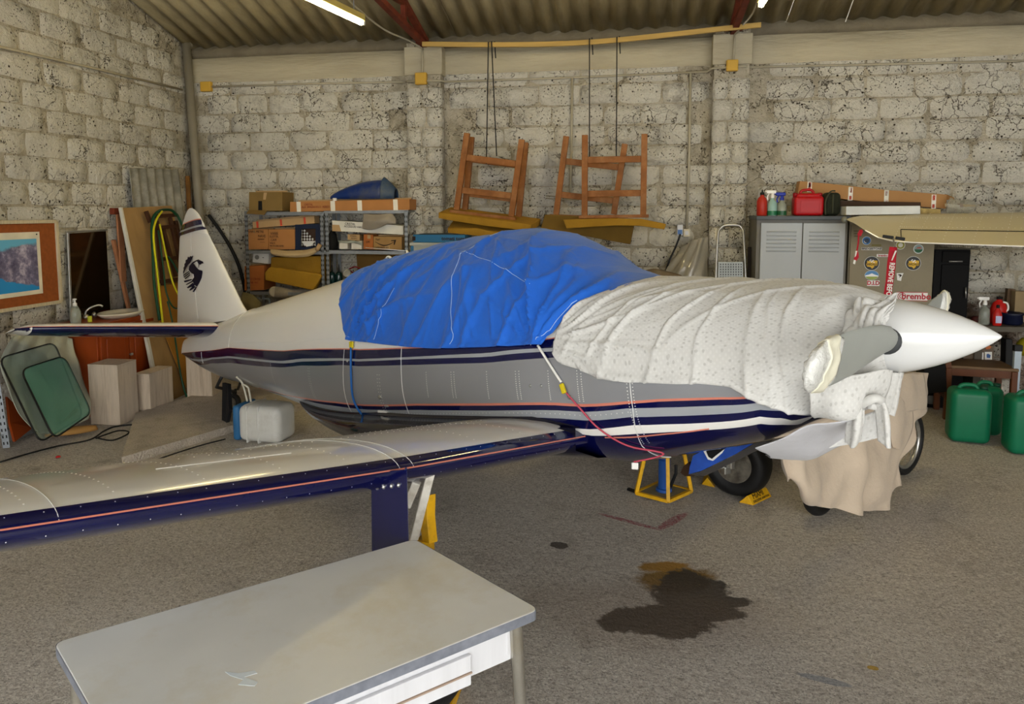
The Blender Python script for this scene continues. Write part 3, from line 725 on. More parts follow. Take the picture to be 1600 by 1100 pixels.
# fin stripes: bands across fin and rudder near the top
def fin_band(py0l, py1l, py0r, py1r, m_, name, par):
    for side in (-1, 1):
        bm = BM(); R = []
        for k in range(9):
            q = k/8; px = 0
            a = ap(281.5+(327-281.5)*q, py0l+(py0r-py0l)*q); b = ap(281+(329-281)*q, py1l+(py1r-py1l)*q)
            s = (1-q); ch = (lef[5]-tef[5]).length
            th = 5*.085*ch*(.2969*s**.5-.1260*s-.3516*s*s+.2843*s**3-.1036*s**4)+.0025
            R.append([W(a.x, side*th, a.z), W(b.x, side*th, b.z)])
        grid(bm, R); mk(name, bm, m_, par, world=True, smooth=True)
def clampband(a, b, c, d): return a, b, c, d
for (y0, y1, r0, r1, m_, nm) in ((350.5, 352, 341.5, 343, M_orange, 'fin_stripe'), (352, 361, 343, 350.5, M_navy, 'fin_stripe'), (361, 364, 350.5, 353.5, M_stripe_grey, 'fin_stripe'), (364, 369.5, 353.5, 358, M_navy, 'fin_stripe')):
    L0 = 287.5-(y0-345)*.33; L1 = 287.5-(y1-345)*.33
    for side in (-1, 1):
        R = []
        for k in range(11):
            q = k/10; a = ap(L0+(311+(r0-335)*.52+0-L0)*q, y0+(r0-y0)*q); b = ap(L1+(311+(r1-335)*.52-L1)*q, y1+(r1-y1)*q); s = 1-q; ch = .62
            th = 5*.085*ch*(.2969*s**.5-.1260*s-.3516*s*s+.2843*s**3-.1036*s**4)+.003
            R.append([W(a.x, side*th, a.z), W(b.x, side*th, b.z)])
        bm = BM(); grid(bm, R); mk(nm, bm, m_, cap_, world=True)
# bird emblem on the near side of the fin
M_emb = mat('navy emblem', '#0d0f2c', .3)
def fin_th(px, py):
    p = ap(px, py); return p
def emblem(poly, m_=M_emb, lift=.0):
    bm = BM(); vs = []
    for px, py in poly:
        p = ap(px, py); vs.append(bm.verts.new(W(p.x, -.042-lift, p.z)))
    f = bm.faces.new(vs); bmesh.ops.triangulate(bm, faces=[f]); return bm
def ez(l): return [(270+x/5.5, 320+y/5.5) for x, y in l]
EM = [[(215, 440), (205, 470), (190, 500), (170, 520), (150, 555), (135, 590), (128, 600), (128, 575), (133, 560), (130, 545), (140, 530), (138, 512), (150, 498), (148, 480), (165, 470), (168, 452), (185, 455), (190, 443), (200, 448)],
      [(205, 500), (225, 515), (240, 540), (262, 560), (292, 568), (296, 580), (288, 630), (270, 670), (248, 705), (225, 690), (205, 650), (222, 625), (218, 600), (200, 590), (185, 575), (175, 560), (180, 530)],
      [(245, 490), (270, 478), (282, 484), (300, 492), (300, 510), (290, 505), (284, 512), (278, 518), (268, 515), (262, 540), (257, 548), (262, 515), (250, 492)],
      [(205, 500), (232, 484), (262, 472), (268, 478), (238, 492), (215, 508)],
      [(205, 655), (224, 640), (228, 650), (205, 668), (160, 690), (150, 688)], [(134, 655), (200, 640), (206, 648), (150, 668), (138, 668)],
      [(210, 672), (230, 690), (222, 700), (168, 720), (160, 712)], [(215, 695), (236, 705), (228, 715), (190, 740), (180, 735)], [(236, 708), (248, 706), (236, 730), (222, 750), (208, 752)],
      [(128, 605), (178, 570), (182, 576), (132, 616)], [(130, 622), (184, 582), (188, 590), (138, 630)], [(140, 636), (188, 598), (190, 606), (150, 642)]]
for pl in EM: mk('emblem', emblem(ez(pl)), M_emb, fin, world=True)
# stabilisers
for side, lb in ((-1, 'near stabiliser with navy leading edge'), (1, 'far stabiliser')):
    ys = [.10, .5, .9, 1.2, 1.36, 1.44]; xl = [-5.40, -5.47, -5.55, -5.61, -5.68, -5.80]; xt = [-6.08, -6.10, -6.12, -6.12, -6.10, -6.02]
    zz = .292
    def zt_(i): return zz
    le = [(xl[i], side*ys[i], zz) for i in range(6)]; te = [(xt[i], side*ys[i], zz-.02) for i in range(6)]
    st = foil('stabiliser', le, te, .18, PL, M_white, (0, 0, 1), lab=lb, s1=.62); foil('elevator', le[1:], te[1:], .18, PL, M_white, (0, 0, 1), s0=.635)
    for nm, qa, qb, m_, dd in (('leading_edge_band', .10, -.52, M_navy, .0015), ('pinstripe', .10, .06, M_orange, .003)):
        R = []
        for k in range(21):
            q = k/20*4.97; i = min(int(q), 4); t = q-i; a = V(le[i]).lerp(V(le[i+1]), t); b = V(te[i]).lerp(V(te[i+1]), t); ch = (b-a).length; th = .18*ch*(1 if q < 4 else 1-.75*(q-4)); row = []
            for j in range(11):
                u = (qa+(qb-qa)*j/10)*(1+max(0, q-3.6)*.55); s = u*u; yt = 5*th*(.2969*s**.5-.1260*s-.3516*s*s+.2843*s**3-.1036*s**4)
                p = a.lerp(b, s); row.append(W(p.x+(dd if s < .02 else 0), p.y, p.z+(yt+dd)*(1 if u > 0 else -1)))
            R.append(row)
        bm = BM(); grid(bm, R); mk(nm, bm, m_, st, world=True, smooth=True)
# spinner
RS = Matrix((AU, AL*-1, AF)).transposed().to_4x4()
ax_tilt = .05
prof = [(0, 0), (.006, -.004), (.018, -.02), (.033, -.042), (.052, -.075), (.074, -.12), (.094, -.165), (.112, -.215), (.127, -.265), (.138, -.315), (.145, -.36), (.149, -.41), (.150, -.45), (.12, -.455), (0, -.455)]
bm = BM(); lathe(bm, prof, 48)
Ms = Matrix.Translation(TIP) @ RS
for v in bm.verts: v.co.x += -v.co.z*.055
bm.transform(Ms)
mk('spinner', bm, mat('gloss white spinner', '#dcdddd', .08, var=.01, coat=.8), PL, world=True, smooth=True, ang=50, label='pointed glossy white spinner')
M_bubble = mat('bubble wrap', '#dcdcd8', .25, var=.08, bump=.006, bscale=120, coat=.5)
M_ptape = mat('masking tape', '#e0dcc8', .45, var=.06, scale=20)
# propeller blades
xb = -.335
def blade(side):
    c0 = V((xb, 0, .012)); d = V((0, side*.988, -.092 if side < 0 else .155)).normalized()
    R = []
    st = [(.08, .042, .036, 50), (.13, .045, .036, 46), (.17, .052, .032, 42), (.24, .072, .026, 36), (.36, .086, .021, 31), (.5, .092, .017, 27), (.68, .090, .013, 23), (.82, .080, .010, 20), (.9, .06, .008, 21), (.95, .045, .006, 20), (.97, .02, .004, 20)]
    n2 = V((1, 0, 0)); e1 = d.cross(n2)
    for r, w_, th, an in st:
        a = radians(an); cdir = e1*cos(a)*(1)+n2*sin(a)*side*-1; tdir = cdir.cross(d)
        c = c0+d*r; row = [W(*(c+cdir*w_*cos(2*pi*k/20)+tdir*th*sin(2*pi*k/20))) for k in range(20)]
        R.append(row)
    bm = BM(); vs = grid(bm, R, closed=True); bm.faces.new(vs[0]); bm.faces.new(vs[-1][::-1])
    b = mk('propeller_blade', bm, M_prop, PL, world=True, smooth=True, ang=60, label='grey propeller blade, tip wrapped' )
    # boot ring at the root
    bm = BM(); lathe(bm, [(.046, .0), (.05, .008), (.05, .02), (.045, .024)], 20, Matrix.Translation(W(*(c0+d*.13))) @ frame(W(*(c0+d))-W(*c0)).to_4x4()); mk('blade_boot', bm, mat('dark grey boot', '#3c3e40', .5), b, world=True, smooth=True)
    # bubble wrap and tape at the tip
    for nm, r0, r1, m_, puff in (('bubble_wrap', .77, .985, M_bubble, .006), ('packing_tape', .82, .90, M_ptape, .010)):
        R = []
        for k in range(17):
            r = r0+(r1-r0)*k/16; w_ = .080 if r < .86 else .080-(r-.86)*.22; an = 22; a = radians(an); cdir = e1*cos(a)+n2*sin(a)*side*-1; tdir = cdir.cross(d); row = []
            endk = max(0, (r-.93)/.06) if nm == 'bubble_wrap' else 0
            f = max(.12, (1-endk**2*.985))**.5
            for j in range(28):
                g = 2*pi*j/28; bump = noise.noise(V((r*25, cos(g)*3, sin(g)*3)))*.010
                row.append(W(*(c0+d*r+cdir*(w_+puff+bump)*f*cos(g)+tdir*(.018+puff+bump)*f*sin(g))))
            R.append(row)
        bm = BM(); vs = grid(bm, R, closed=True); bm.faces.new(vs[0]); bm.faces.new(vs[-1][::-1]); mk(nm, bm, m_, b, world=True, smooth=True)
    return b


blade(-1); blade(1)
# landing gear: main wheels
def wheel(c, axis, R_, wd_, nm, lb=None, hub=True):
    M = Matrix.Translation(c) @ frame(axis).to_4x4(); h = wd_/2
    prof = [(R_*.56, -h*.8), (R_*.66, -h*.95), (R_*.84, -h), (R_*.95, -h*.72), (R_, -h*.25), (R_, h*.25), (R_*.95, h*.72), (R_*.84, h), (R_*.66, h*.95), (R_*.56, h*.8)]
    bm = BM(); lathe(bm, prof+[prof[0]], 40, M); 
    for f in [f for f in bm.faces if len(f.verts) > 4]: bm.faces.remove(f)
    w_ = mk(nm, bm, M_black, PL, world=True, smooth=True, label=lb)
    for s in (-1, 1):
        bm = BM(); lathe(bm, [(R_*.57, s*h*.8), (R_*.5, s*h*.55), (R_*.42, s*h*.5), (R_*.3, s*h*.2), (R_*.2, s*h*.3), (R_*.18, s*h*.75), (0, s*h*.78)], 24, M); mk('rim', bm, M_steel, w_, world=True, smooth=True, ang=30)
    return w_
fwc = V((.568, 4.482, .205)); axl = V((.5, .866, 0))
fw_ = wheel(fwc+axl*.06, axl, .205, .17, 'main_wheel', 'black tyre of the far main wheel')
bm = BM()
box(bm, fwc-axl*.075+V((-.05, .03, .02)), (.07, .04, .07), Matrix.Rotation(.5, 3, 'Z')); box(bm, fwc-axl*.075+V((.01, -.01, .05)), (.035, .05, .1), Matrix.Rotation(.5, 3, 'Z'), .008); box(bm, fwc-axl*.07+V((-.015, .01, -.02)), (.05, .04, .05), Matrix.Rotation(.5, 3, 'Z'), .008)
tube(bm, [fwc-axl*.1+V((-.06, .03, .02)), fwc-axl*.06+V((-.06, .03, .02))], .018, 10)
mk('brake_caliper', bm, M_alu, fw_, world=True)
bm = BM(); tube(bm, [fwc-axl*.05, fwc-axl*.08+V((-.03, .02, .12)), W(-1.62, 1.05, -.36)], .028, 10); mk('gear_leg', bm, M_steel, PL, world=True, smooth=True)
# near gear, vertical under the near wing
nt_top = W(-1.58, -1.42, -.40); nwp = V((nt_top.x+.03, nt_top.y+.02, .205))
wheel(nwp+axl*.02, axl, .205, .17, 'main_wheel', 'near main wheel behind the desk')
bm = BM(); tube(bm, [nt_top+V((.015, .01, .04)), nwp+V((-.02, -.02, .42))-axl*.02], .022, 12, radii=[.022, .022]); tube(bm, [nwp+V((-.02, -.02, .44)), nwp-axl*.09+V((0, 0, .16)), nwp-axl*.10], .028, 12)
mk('gear_leg', bm, mat('white painted steel', '#d6d2c8', .4, var=.15, scale=20, dirt='#7d6a50', dirtamt=.5, dscale=12), PL, world=True, smooth=True)
bm = BM(); bar(bm, nt_top+AL*.10+V((.06, 0, .03)), nwp+V((0, .03, .34)), .022, .03); bar(bm, nt_top+AL*.05+V((.04, 0, -.03)), nt_top+AL*.02+V((.02, .02, -.12)), .03, .03); bar(bm, nwp+V((0, .03, .34)), nwp+V((.02, .03, .12)), .03, .03)
mk('side_brace', bm, MATS['white painted steel'], PL, world=True, bevel=.004)
q = [A(x, y, -1.50) for x, y in ((580, 752), (632, 748), (638, 862), (578, 866))]
drop = []
bm = BM(); tl, tr = q[0], q[1]; nb = AF*.012
dd = V((0, 0, -1))
pts = [tl+V((0, 0, .03)), tr+V((0, 0, .03)), V((q[2].x, q[2].y, .12)), V((q[3].x, q[3].y, .12))]
prism(bm, pts, AF, .012); gd = mk('gear_door', bm, M_navy, PL, world=True, bevel=.003, label='navy gear door')
bm = BM(); 
for x_ in (586, 596, 608, 619): lathe(bm, [(0, .006), (.008, .004), (.009, 0)], 10, facing(A(x_, 761-(x_-586)*.12, -1.50)+AF*.013, AL, AU))
mk('door_screws', bm, M_alu, gd, world=True, smooth=True)
bm = BM(); e0, e1_ = pts[1], pts[2]; prism(bm, [e0, e0+AL*.03-AF*.03, e1_+AL*.03-AF*.03, e1_], AF, .008); mk('door_edge', bm, mat('lighter navy edge', '#1c3a78', .3), gd, world=True)
# far gear door, chipped blue, hanging under the belly
yb_ = .28
def fp(l, y): return [A(x, py, y) for x, py in l]
outl = [(1076, 741), (1078, 728), (1083, 712), (1100, 703), (1120, 699), (1150, 698), (1180, 691), (1150, 709), (1120, 724), (1095, 736)]
bm = BM(); prism(bm, fp(outl, yb_), AL, .012); dr = mk('gear_door', bm, mat('bright blue chipped paint', '#23489c', .3, var=.3, scale=12, dirt='#6fa8dc', dirtamt=.6, dscale=5), PL, world=True, label='chipped blue far gear door')
bm = BM(); prism(bm, fp([(1098, 703), (1133, 700), (1128, 708), (1121, 714), (1114, 720), (1106, 718)], yb_-.004), AL, .02); mk('chipped_edge', bm, M_white, dr, world=True)
bm = BM(); prism(bm, fp([(1102, 702), (1135, 699), (1126, 706), (1118, 712), (1112, 717), (1107, 714)], yb_-.008), AL, .024); mk('opening', bm, M_dark, dr, world=True)
bm = BM(); prism(bm, fp([(1076, 741), (1095, 737), (1150, 710), (1182, 691), (1215, 682), (1195, 697), (1150, 720), (1100, 744)], yb_+.01), AL, .02); mk('door_lip', bm, mat('dark grey lip', '#3d3a38', .35), dr, world=True)
bm = BM(); prism(bm, fp([(1063, 739), (1068, 728), (1076, 722), (1080, 741), (1088, 738), (1082, 744), (1070, 744)], yb_+.02), AL, .05); mk('exhaust_stub', bm, mat('burnt exhaust', '#3b2718', .6, metal=.4), PL, world=True)
# tail wheel
tw = aZ(366, 640, 0)
bm = BM(); tube(bm, [W(-5.5, 0, -.08), W(-5.62, 0, -.2), tw+V((.02, 0, .16)), tw+V((0, 0, .07))], .014, 8); tube(bm, [W(-5.2, 0, -.13), tw+V((.05, -.01, .19))], .012, 8); tube(bm, [tw+V((-.02, .03, .07)), tw+V((-.02, .03, .15)), tw+V((.02, 0, .18))], .012, 8)
mk('tail_strut', bm, mat('dark steel', '#3a3a3c', .45, metal=.6), PL, world=True, smooth=True)
wheel(tw+V((0, 0, .072)), V((.25, .97, 0)), .072, .05, 'tail_wheel', 'small black tail wheel')
# antennas on the back, propping through the cover
bm = BM(); p0 = S(-3.1, 88, .01); tube(bm, [p0, p0+AU*.045-AF*.02], .016, 8, radii=[.018, .006]); tube(bm, [p0+AU*.04-AF*.018, A(571, 387, 0)], .0022, 5); mk('antenna', bm, M_white, PL, world=True, smooth=True)
bm = BM(); c = A(607, 413, .05); tube(bm, [c+V((0, 0, 0))+AF*(-.04*cos(a)*1)+AU*(.05*sin(a)) for a in [i*pi/10 for i in range(11)]], .009, 8); mk('handle', bm, M_white, PL, world=True, smooth=True, label='white looped handle with a red end')
# ================================================================ CLOTH COVERS ON THE AIRPLANE
def clothmat(name, col, printed=False, fine=900, var=.03):
    m = bpy.data.materials.new(name); m.use_nodes = True; nt = m.node_tree; N = nt.nodes; L = nt.links; b = N['Principled BSDF']
    b.inputs['Roughness'].default_value = .85; b.inputs['Sheen Weight'].default_value = .15
    tc = N.new('ShaderNodeTexCoord'); U = tc.outputs['UV']
    C = lin(col)+(1,)
    n = N.new('ShaderNodeTexNoise'); n.inputs['Scale'].default_value = 5; n.inputs['Detail'].default_value = 7; L.new(tc.outputs['Object'], n.inputs['Vector'])
    r = N.new('ShaderNodeValToRGB'); r.color_ramp.elements[0].position = .3; r.color_ramp.elements[1].position = .7; r.color_ramp.elements[0].color = tuple(x*(1-var) for x in C[:3])+(1,); r.color_ramp.elements[1].color = tuple(min(1, x*(1+var)) for x in C[:3])+(1,)
    L.new(n.outputs[0], r.inputs[0]); out = r.outputs[0]
    if printed:
        def dots(scale, lo, hi, colr, shift, rnd, keep=None):
            global out_
            mp = N.new('ShaderNodeMapping'); mp.inputs['Scale'].default_value = (scale, scale, scale); mp.inputs['Location'].default_value = shift; mp.inputs['Rotation'].default_value = (0, 0, .785); L.new(U, mp.inputs[0])
            v = N.new('ShaderNodeTexVoronoi'); v.voronoi_dimensions = '2D'; v.inputs['Scale'].default_value = 1; v.inputs['Randomness'].default_value = rnd; L.new(mp.outputs[0], v.inputs['Vector'])
            q = N.new('ShaderNodeValToRGB'); q.color_ramp.elements[0].position = lo; q.color_ramp.elements[1].position = hi; q.color_ramp.elements[0].color = (1, 1, 1, 1); q.color_ramp.elements[1].color = (0, 0, 0, 1)
            L.new(v.outputs['Distance'], q.inputs[0]); return q.outputs[0]
        for sc, lo, hi, cc, sh, rn, am in ((62, .22, .32, '#e2e1de', (0, 0, 0), .0, .22), (32, .13, .2, '#8d8b86', (.3, .1, 0), .9, .36)):
            f = dots(sc, lo, hi, cc, sh, rn); mu = N.new('ShaderNodeMath'); mu.operation = 'MULTIPLY'; L.new(f, mu.inputs[0]); mu.inputs[1].default_value = am
            x = N.new('ShaderNodeMix'); x.data_type = 'RGBA'; L.new(mu.outputs[0], x.inputs[0]); L.new(out, x.inputs[6]); x.inputs[7].default_value = lin(cc)+(1,); out = x.outputs[2]
    L.new(out, b.inputs['Base Color'])
    n3 = N.new('ShaderNodeTexNoise'); n3.inputs['Scale'].default_value = 30; n3.inputs['Detail'].default_value = 4; L.new(tc.outputs['Object'], n3.inputs['Vector'])
    bp = N.new('ShaderNodeBump'); bp.inputs['Distance'].default_value = .004; L.new(n3.outputs[0], bp.inputs['Height']); L.new(bp.outputs[0], b.inputs['Normal'])
    return m
M_blue = clothmat('blue canvas', '#0f60cb', var=.05)
M_print = clothmat('white printed cotton', '#cac9c6', True)
M_beige = clothmat('beige cotton', '#bfae9a', var=.06)
M_stitch = mat('white stitching', '#a9c6ee', .8)

def ridge(v): return max(0, 1-abs(v))**2
def interp1(tab, x):
    if x <= tab[0][0]: return tab[0][1]
    for a, b in zip(tab, tab[1:]):
        if x <= b[0]: return a[1]+(b[1]-a[1])*(x-a[0])/(b[0]-a[0])
    return tab[-1][1]
BR = [(7, -3.05), (12, -3.10), (22, -3.20), (37, -3.32), (54, -3.43), (73, -3.52), (90, -3.55)]
BF = [(6, -1.66), (8, -1.63), (14, -1.588), (23, -1.54), (36, -1.45), (49, -1.34), (70, -1.27), (90, -1.25)]
BB = [(-3.55, 14), (-3.1, 12.2), (-2.76, 9.3), (-2.5, 7.8), (-2.25, 6.9), (-1.98, 6.4), (-1.82, 6.6), (-1.64, 8.0), (-1.2, 9)]
def radial(x, t, ax, at, k, ph, reach, lo, hi):
    """folds fanning out of an anchor; x in metres, t in degrees scaled to about metres"""
    dx, dt = x-ax, (t-at)*.0095; d = hypot(dx, dt); a = atan2(dt, dx)
    if d < 1e-4: return 0
    win = max(0, 1-abs((a-(lo+hi)/2)/((hi-lo)/2))**4) if lo < a < hi else 0
    return win*sin(a*k+ph+noise.noise(V((x*2, t*.03, ph)))*2.2)*min(1, d*9)*max(0, 1-d/reach)
def fan(x, t, ax, at, k, ph, reach, lo, hi, sharp=3):
    """sharp creases fanning out of a tension point"""
    dx, dt = x-ax, (t-at)*.0095; d = hypot(dx, dt); a = atan2(dt, dx)
    if d < 1e-4 or not lo < a < hi: return 0
    win = 1-abs((a-(lo+hi)/2)/((hi-lo)/2))**4
    w = (1-abs(sin(a*k+ph+noise.noise(V((x*1.7, t*.025, ph)))*2.4)))**sharp
    return win*w*min(1, d*7)*max(0, 1-d/reach)**.6*(.55+.9*max(0, noise.noise(V((a*k*.35, ph, d*1.5)))+.3))
def crease(x, t, th, fr, seed, am, sharp=5):
    h = t*.0095; u = x*cos(th)+h*sin(th); v = -x*sin(th)+h*cos(th)
    n = noise.noise(V((u*fr, v*fr*.22, seed))); return am*(1-min(1, abs(n)*3.2))**sharp
def blue_off(x, t, side):
    o = .018+.007*noise.noise(V((x*2.2, t*.028, side*3.1)))
    o += .045*fan(x, t, -1.66, 6, 8.5, 0, 1.15, .3, 2.95)
    o += .034*fan(x, t, -3.06, 10, 7, 1, 1.0, -.1, 1.5)
    o += .018*fan(x, t, -2.24, 66, 9, 2, .7, -1.9, 0)
    o += crease(x, t, -.6, 5, 3, .018, 3)+crease(x, t, -.25, 4, 8, .013, 3)+crease(x, t, .5, 5, 5, .010, 3)
    for x0, sl, wd_, am in ((-3.28, .0058, .03, .020), (-3.15, .0058, .02, .014), (-3.36, .0052, .016, .012), (-2.85, .0040, .018, .012)):
        xc = x0+(90-t)*sl*.9+noise.noise(V((t*.04, x0*9, 0)))*.03; o += am*ridge((x-xc)/wd_)*min(1, (90-t)/25+.2)*min(1, max(0, t-10)/12)*max(0, 1-max(0, x+2.9)*2.5)
    if -2.22 < x < -1.6 and 10 < t < 62: o += .010*(1-min(1, abs(noise.noise(V((x*11+t*.04, t*.015, 4))))*3))**3
    o += .010*ridge((x+2.19-(90-t)*.0003)/.035)*(1 if 12 < t < 65 else 0)
    if t > 55: o = .014+(o-.014)*max(.25, 1-(t-55)/35)
    return max(.007, o)
def bluegrid():
    g, nu, nv = [], 190, 190
    for j in range(nv+1):
        v = j/nv; side = -1 if v <= .5 else 1; q = 1-abs(2*v-1); row = []
        for i in range(nu+1):
            u = i/nu
            t = 8+(90-8)*q; 
            for _ in range(4):
                x = interp1(BR, t)+(interp1(BF, t)-interp1(BR, t))*u; tb = interp1(BB, x)+1.0*sin(u*9)*.4; t = tb+(90-tb)*q**.95
            hem = .006 if q < .02 else 0
            row.append(S(x, t, blue_off(x, t, side)+hem, side))
        g.append(row)
    return g
bm = BM(); grid(bm, bluegrid())
cov = thing('canopy_cover', 'bright blue canvas cover tied over the cockpit canopy', 'cover', M=Matrix.Translation(W(-2.3, 0, .1)))
mk('canvas', bm, M_blue, cov, world=True, smooth=True, solid=.003)
def cover_line(pts, m_, r, name, side=-1, extra=.004):
    bm = BM(); P = []
    pts = spline([V((a, b, 0)) for a, b in pts], 10)
    for p in pts: P.append(S(p.x, p.y, blue_off(p.x, p.y, side)+extra, side))
    tube(bm, P, r, 5); mk(name, bm, m_, cov, world=True)
cover_line([(-2.22, 84), (-2.25, 60), (-2.26, 40), (-2.22, 22), (-2.18, 12), (-2.2, 8)], M_stitch, .0018, 'stitching')
cover_line([(-2.26, 50), (-2.0, 42), (-1.72, 33)], M_stitch, .0015, 'stitching')
cover_line([(-2.74, 36), (-2.78, 25), (-2.82, 10.5)], M_stitch, .0013, 'stitching')
cover_line([(-1.68, 7.8), (-1.61, 14), (-1.565, 22), (-1.49, 34)], M_stitch, .0018, 'stitching')
cover_line([(-3.13, 14.5), (-3.0, 12.2)], M_stitch, .0013, 'stitching')
# tie straps
def strap(pts, r, m_, name, lab=None): bm = BM(); tube(bm, spline(pts, 6), r, 6); return mk(name, bm, m_, cov, world=True, smooth=True, label=lab)
M_yel = mat('yellow plastic', '#d9c31c', .4); M_cordb = mat('blue cord', '#2565b0', .7); M_red = mat('red cord', '#b8485a', .7)
bm = BM(); box(bm, S(-3.07, 10.2, .014), (.035, .012, .04), Matrix((AF, AL, AU)).transposed(), .006); mk('buckle', bm, M_yel, cov, world=True, label='yellow buckle')
strap([S(-3.07, 9, .016), S(-3.07, -5, .012), S(-3.08, -22, .014), S(-3.06, -40, .01), S(-2.98, -60, .02)], .006, M_cordb, 'strap', 'blue cord hanging down the side')
strap([S(-1.66, 8, .02), S(-1.58, -2, .014), S(-1.545, -6, .014)], .006, M_white, 'strap', 'white strap')
bm = BM(); box(bm, S(-1.535, -8.5, .02), (.022, .014, .045), Matrix((AF, AL, AU)).transposed() @ Matrix.Rotation(-.35, 3, 'Y'), .005); mk('buckle', bm, M_yel, cov, world=True, label='yellow buckle')
strap([S(-1.53, -9.5, .018), S(-1.47, -18, .012), S(-1.40, -31, .012), S(-1.31, -46, .012), S(-1.2, -62, .014), A(990, 722, -.30)], .004, M_red, 'strap', 'red cord hanging down the side')
bm = BM(); box(bm, A(992, 728, -.30), (.03, .012, .03), None, .004); mk('hook', bm, M_white, cov, world=True)

# white printed cloth over the engine cowling
CR = [(-8, -1.45), (-1.4, -1.5), (-.1, -1.53), (4, -1.572), (9, -1.57), (17, -1.555), (27, -1.51), (36, -1.46), (49, -1.365), (65, -1.29), (90, -1.24)]
CB = [(-1.6, 3.9), (-1.574, 3.0), (-1.54, 1), (-1.525, -.1), (-1.436, -1.4), (-1.336, -4.4), (-1.253, -5.5), (-1.1, -8), (-.926, -11.1), (-.809, -15.9), (-.727, -25.8), (-.673, -33.3), (-.612, -43.9), (-.55, -54), (-.48, -68), (-.42, -88), (-.33, -89)]
def white_off(x, t, side):
    o = .028+.008*noise.noise(V((x*3.1, t*.03, side*7.7)))
    o += .024*fan(x, t, -1.60, 12, 8, .5, .85, -.8, 1.5)+.012*fan(x, t, -1.60, 10, 17, .2, .55, -.9, 1.4)+crease(x, t, -.7, 5, 13, .008, 3)
    for x0, sl, wd_, am in ((-1.27, .0062, .022, .014), (-1.06, .0050, .018, .013), (-.90, .0030, .016, .012), (-1.36, .007, .02, .012), (-.72, .0012, .03, .010), (-.60, .0005, .02, .012), (-.66, .0002, .012, .006)):
        xc = x0-(t-10)*(-sl)*.8+noise.noise(V((t*.05, x0*9, 0)))*.02; o += am*ridge((x-xc)/wd_)*min(1, max(0, (62-t)/30))
    o += 0
    if t < 0: o += .012*sin(x*23+t*.05)*min(1, -t/15)
    if t < interp1(CB, x)+2.5: o += .006
    o = max(.02, o)
    if x > -.46: o = .003+(o-.003)*max(0, (-.345-x)/.115)
    return o
g, uvs = [], []
nu, nv = 170, 190
for j in range(nv+1):
    v = j/nv; side = -1 if v <= .5 else 1; q = 1-abs(2*v-1); row, uvr = [], []
    for i in range(nu+1):
        u = i/nu; t = 0+90*q
        for _ in range(5):
            xr_ = interp1(CR, t); x = xr_+(-.345-xr_)*u; tb = interp1(CB, x); t = tb+(90-tb)*q
        row.append(S(x, t, white_off(x, t, side), side)); uvr.append((x, t*.0095*side))
    g.append(row); uvs.append(uvr)
cl = thing('engine_cover', 'white printed cotton sheet draped over the engine cowling', 'cloth', M=Matrix.Translation(W(-.9, 0, .1)))
bm = BM(); grid(bm, g, uv=uvs); mk('draped_sheet', bm, M_print, cl, world=True, smooth=True, solid=.003)
def sheet_(name, rows, m_, parent, k=7, amp=.012, fr=14, lab=None, uvscale=1, ph=0, along=0):
    def off(u, v, p): return amp*(.6*sin(fr*(u if along == 0 else v)+3*noise.noise(p*3)+ph)+.8*noise.noise(p*7))
    g = net(rows, k, off); H, W2 = len(g), len(g[0])
    lu = sum((g[H//2][j+1]-g[H//2][j]).length for j in range(W2-1)); lv = sum((g[i+1][W2//2]-g[i][W2//2]).length for i in range(H-1))
    uv = [[(j/(W2-1)*lu*uvscale, i/(H-1)*lv*uvscale) for j in range(W2)] for i in range(H)]
    bm = BM(); grid(bm, g, uv=uv); return mk(name, bm, m_, parent, world=True, smooth=True, solid=.003, label=lab)
# crumpled front corner thrown back over the blade root
R = [[A(1302, 508, -.30), A(1326, 482, -.29), A(1345, 460, -.27), A(1374, 468, -.25), A(1399, 455, -.24)],
     [A(1312, 517, -.34), A(1333, 498, -.34), A(1354, 480, -.32), A(1380, 476, -.29), A(1399, 472, -.27)],
     [A(1328, 526, -.34), A(1348, 514, -.35), A(1366, 502, -.34), A(1384, 495, -.31), A(1396, 486, -.28)],
     [A(1344, 533, -.32), A(1358, 528, -.33), A(1372, 521, -.33), A(1385, 511, -.30), A(1393, 500, -.27)]]
g = net(R, 10, lambda u, v, p: .004+.018*(1-min(1, abs(noise.noise(V((u*5+v*4, (u-v)*1.2, 3))))*3.2))**2+.004*noise.noise(p*20))
uv = [[(j*.006, i*.005) for j in range(len(g[0]))] for i in range(len(g))]
bm = BM(); grid(bm, g, uv=uv); mk('folded_corner', bm, M_print, cl, world=True, smooth=True, solid=.003)
# skirt below the blade, knotted
R = [[A(1262, 596, -.44), A(1300, 590, -.42), A(1340, 585, -.36), A(1380, 578, -.28), A(1392, 578, -.2)],
     [A(1266, 630, -.42), A(1300, 620, -.42), A(1335, 612, -.38), A(1368, 610, -.30), A(1385, 606, -.2)],
     [A(1265, 648, -.38), A(1300, 648, -.40), A(1332, 640, -.36), A(1352, 632, -.30), A(1372, 626, -.2)],
     [A(1272, 655, -.34), A(1302, 657, -.37), A(1330, 652, -.34), A(1345, 645, -.28), A(1360, 634, -.2)]]
sheet_('front_skirt', R, M_print, cl, amp=.012, fr=11)
R = [[A(1378, 580, -.16), A(1395, 582, -.1), A(1408, 582, -.02)], [A(1372, 600, -.18), A(1390, 604, -.12), A(1404, 606, -.02)], [A(1370, 620, -.18), A(1384, 628, -.14), A(1399, 632, -.04)], [A(1368, 634, -.16), A(1380, 640, -.14), A(1394, 650, -.06)]]
sheet_('front_skirt', R, M_print, cl, amp=.012, fr=16)
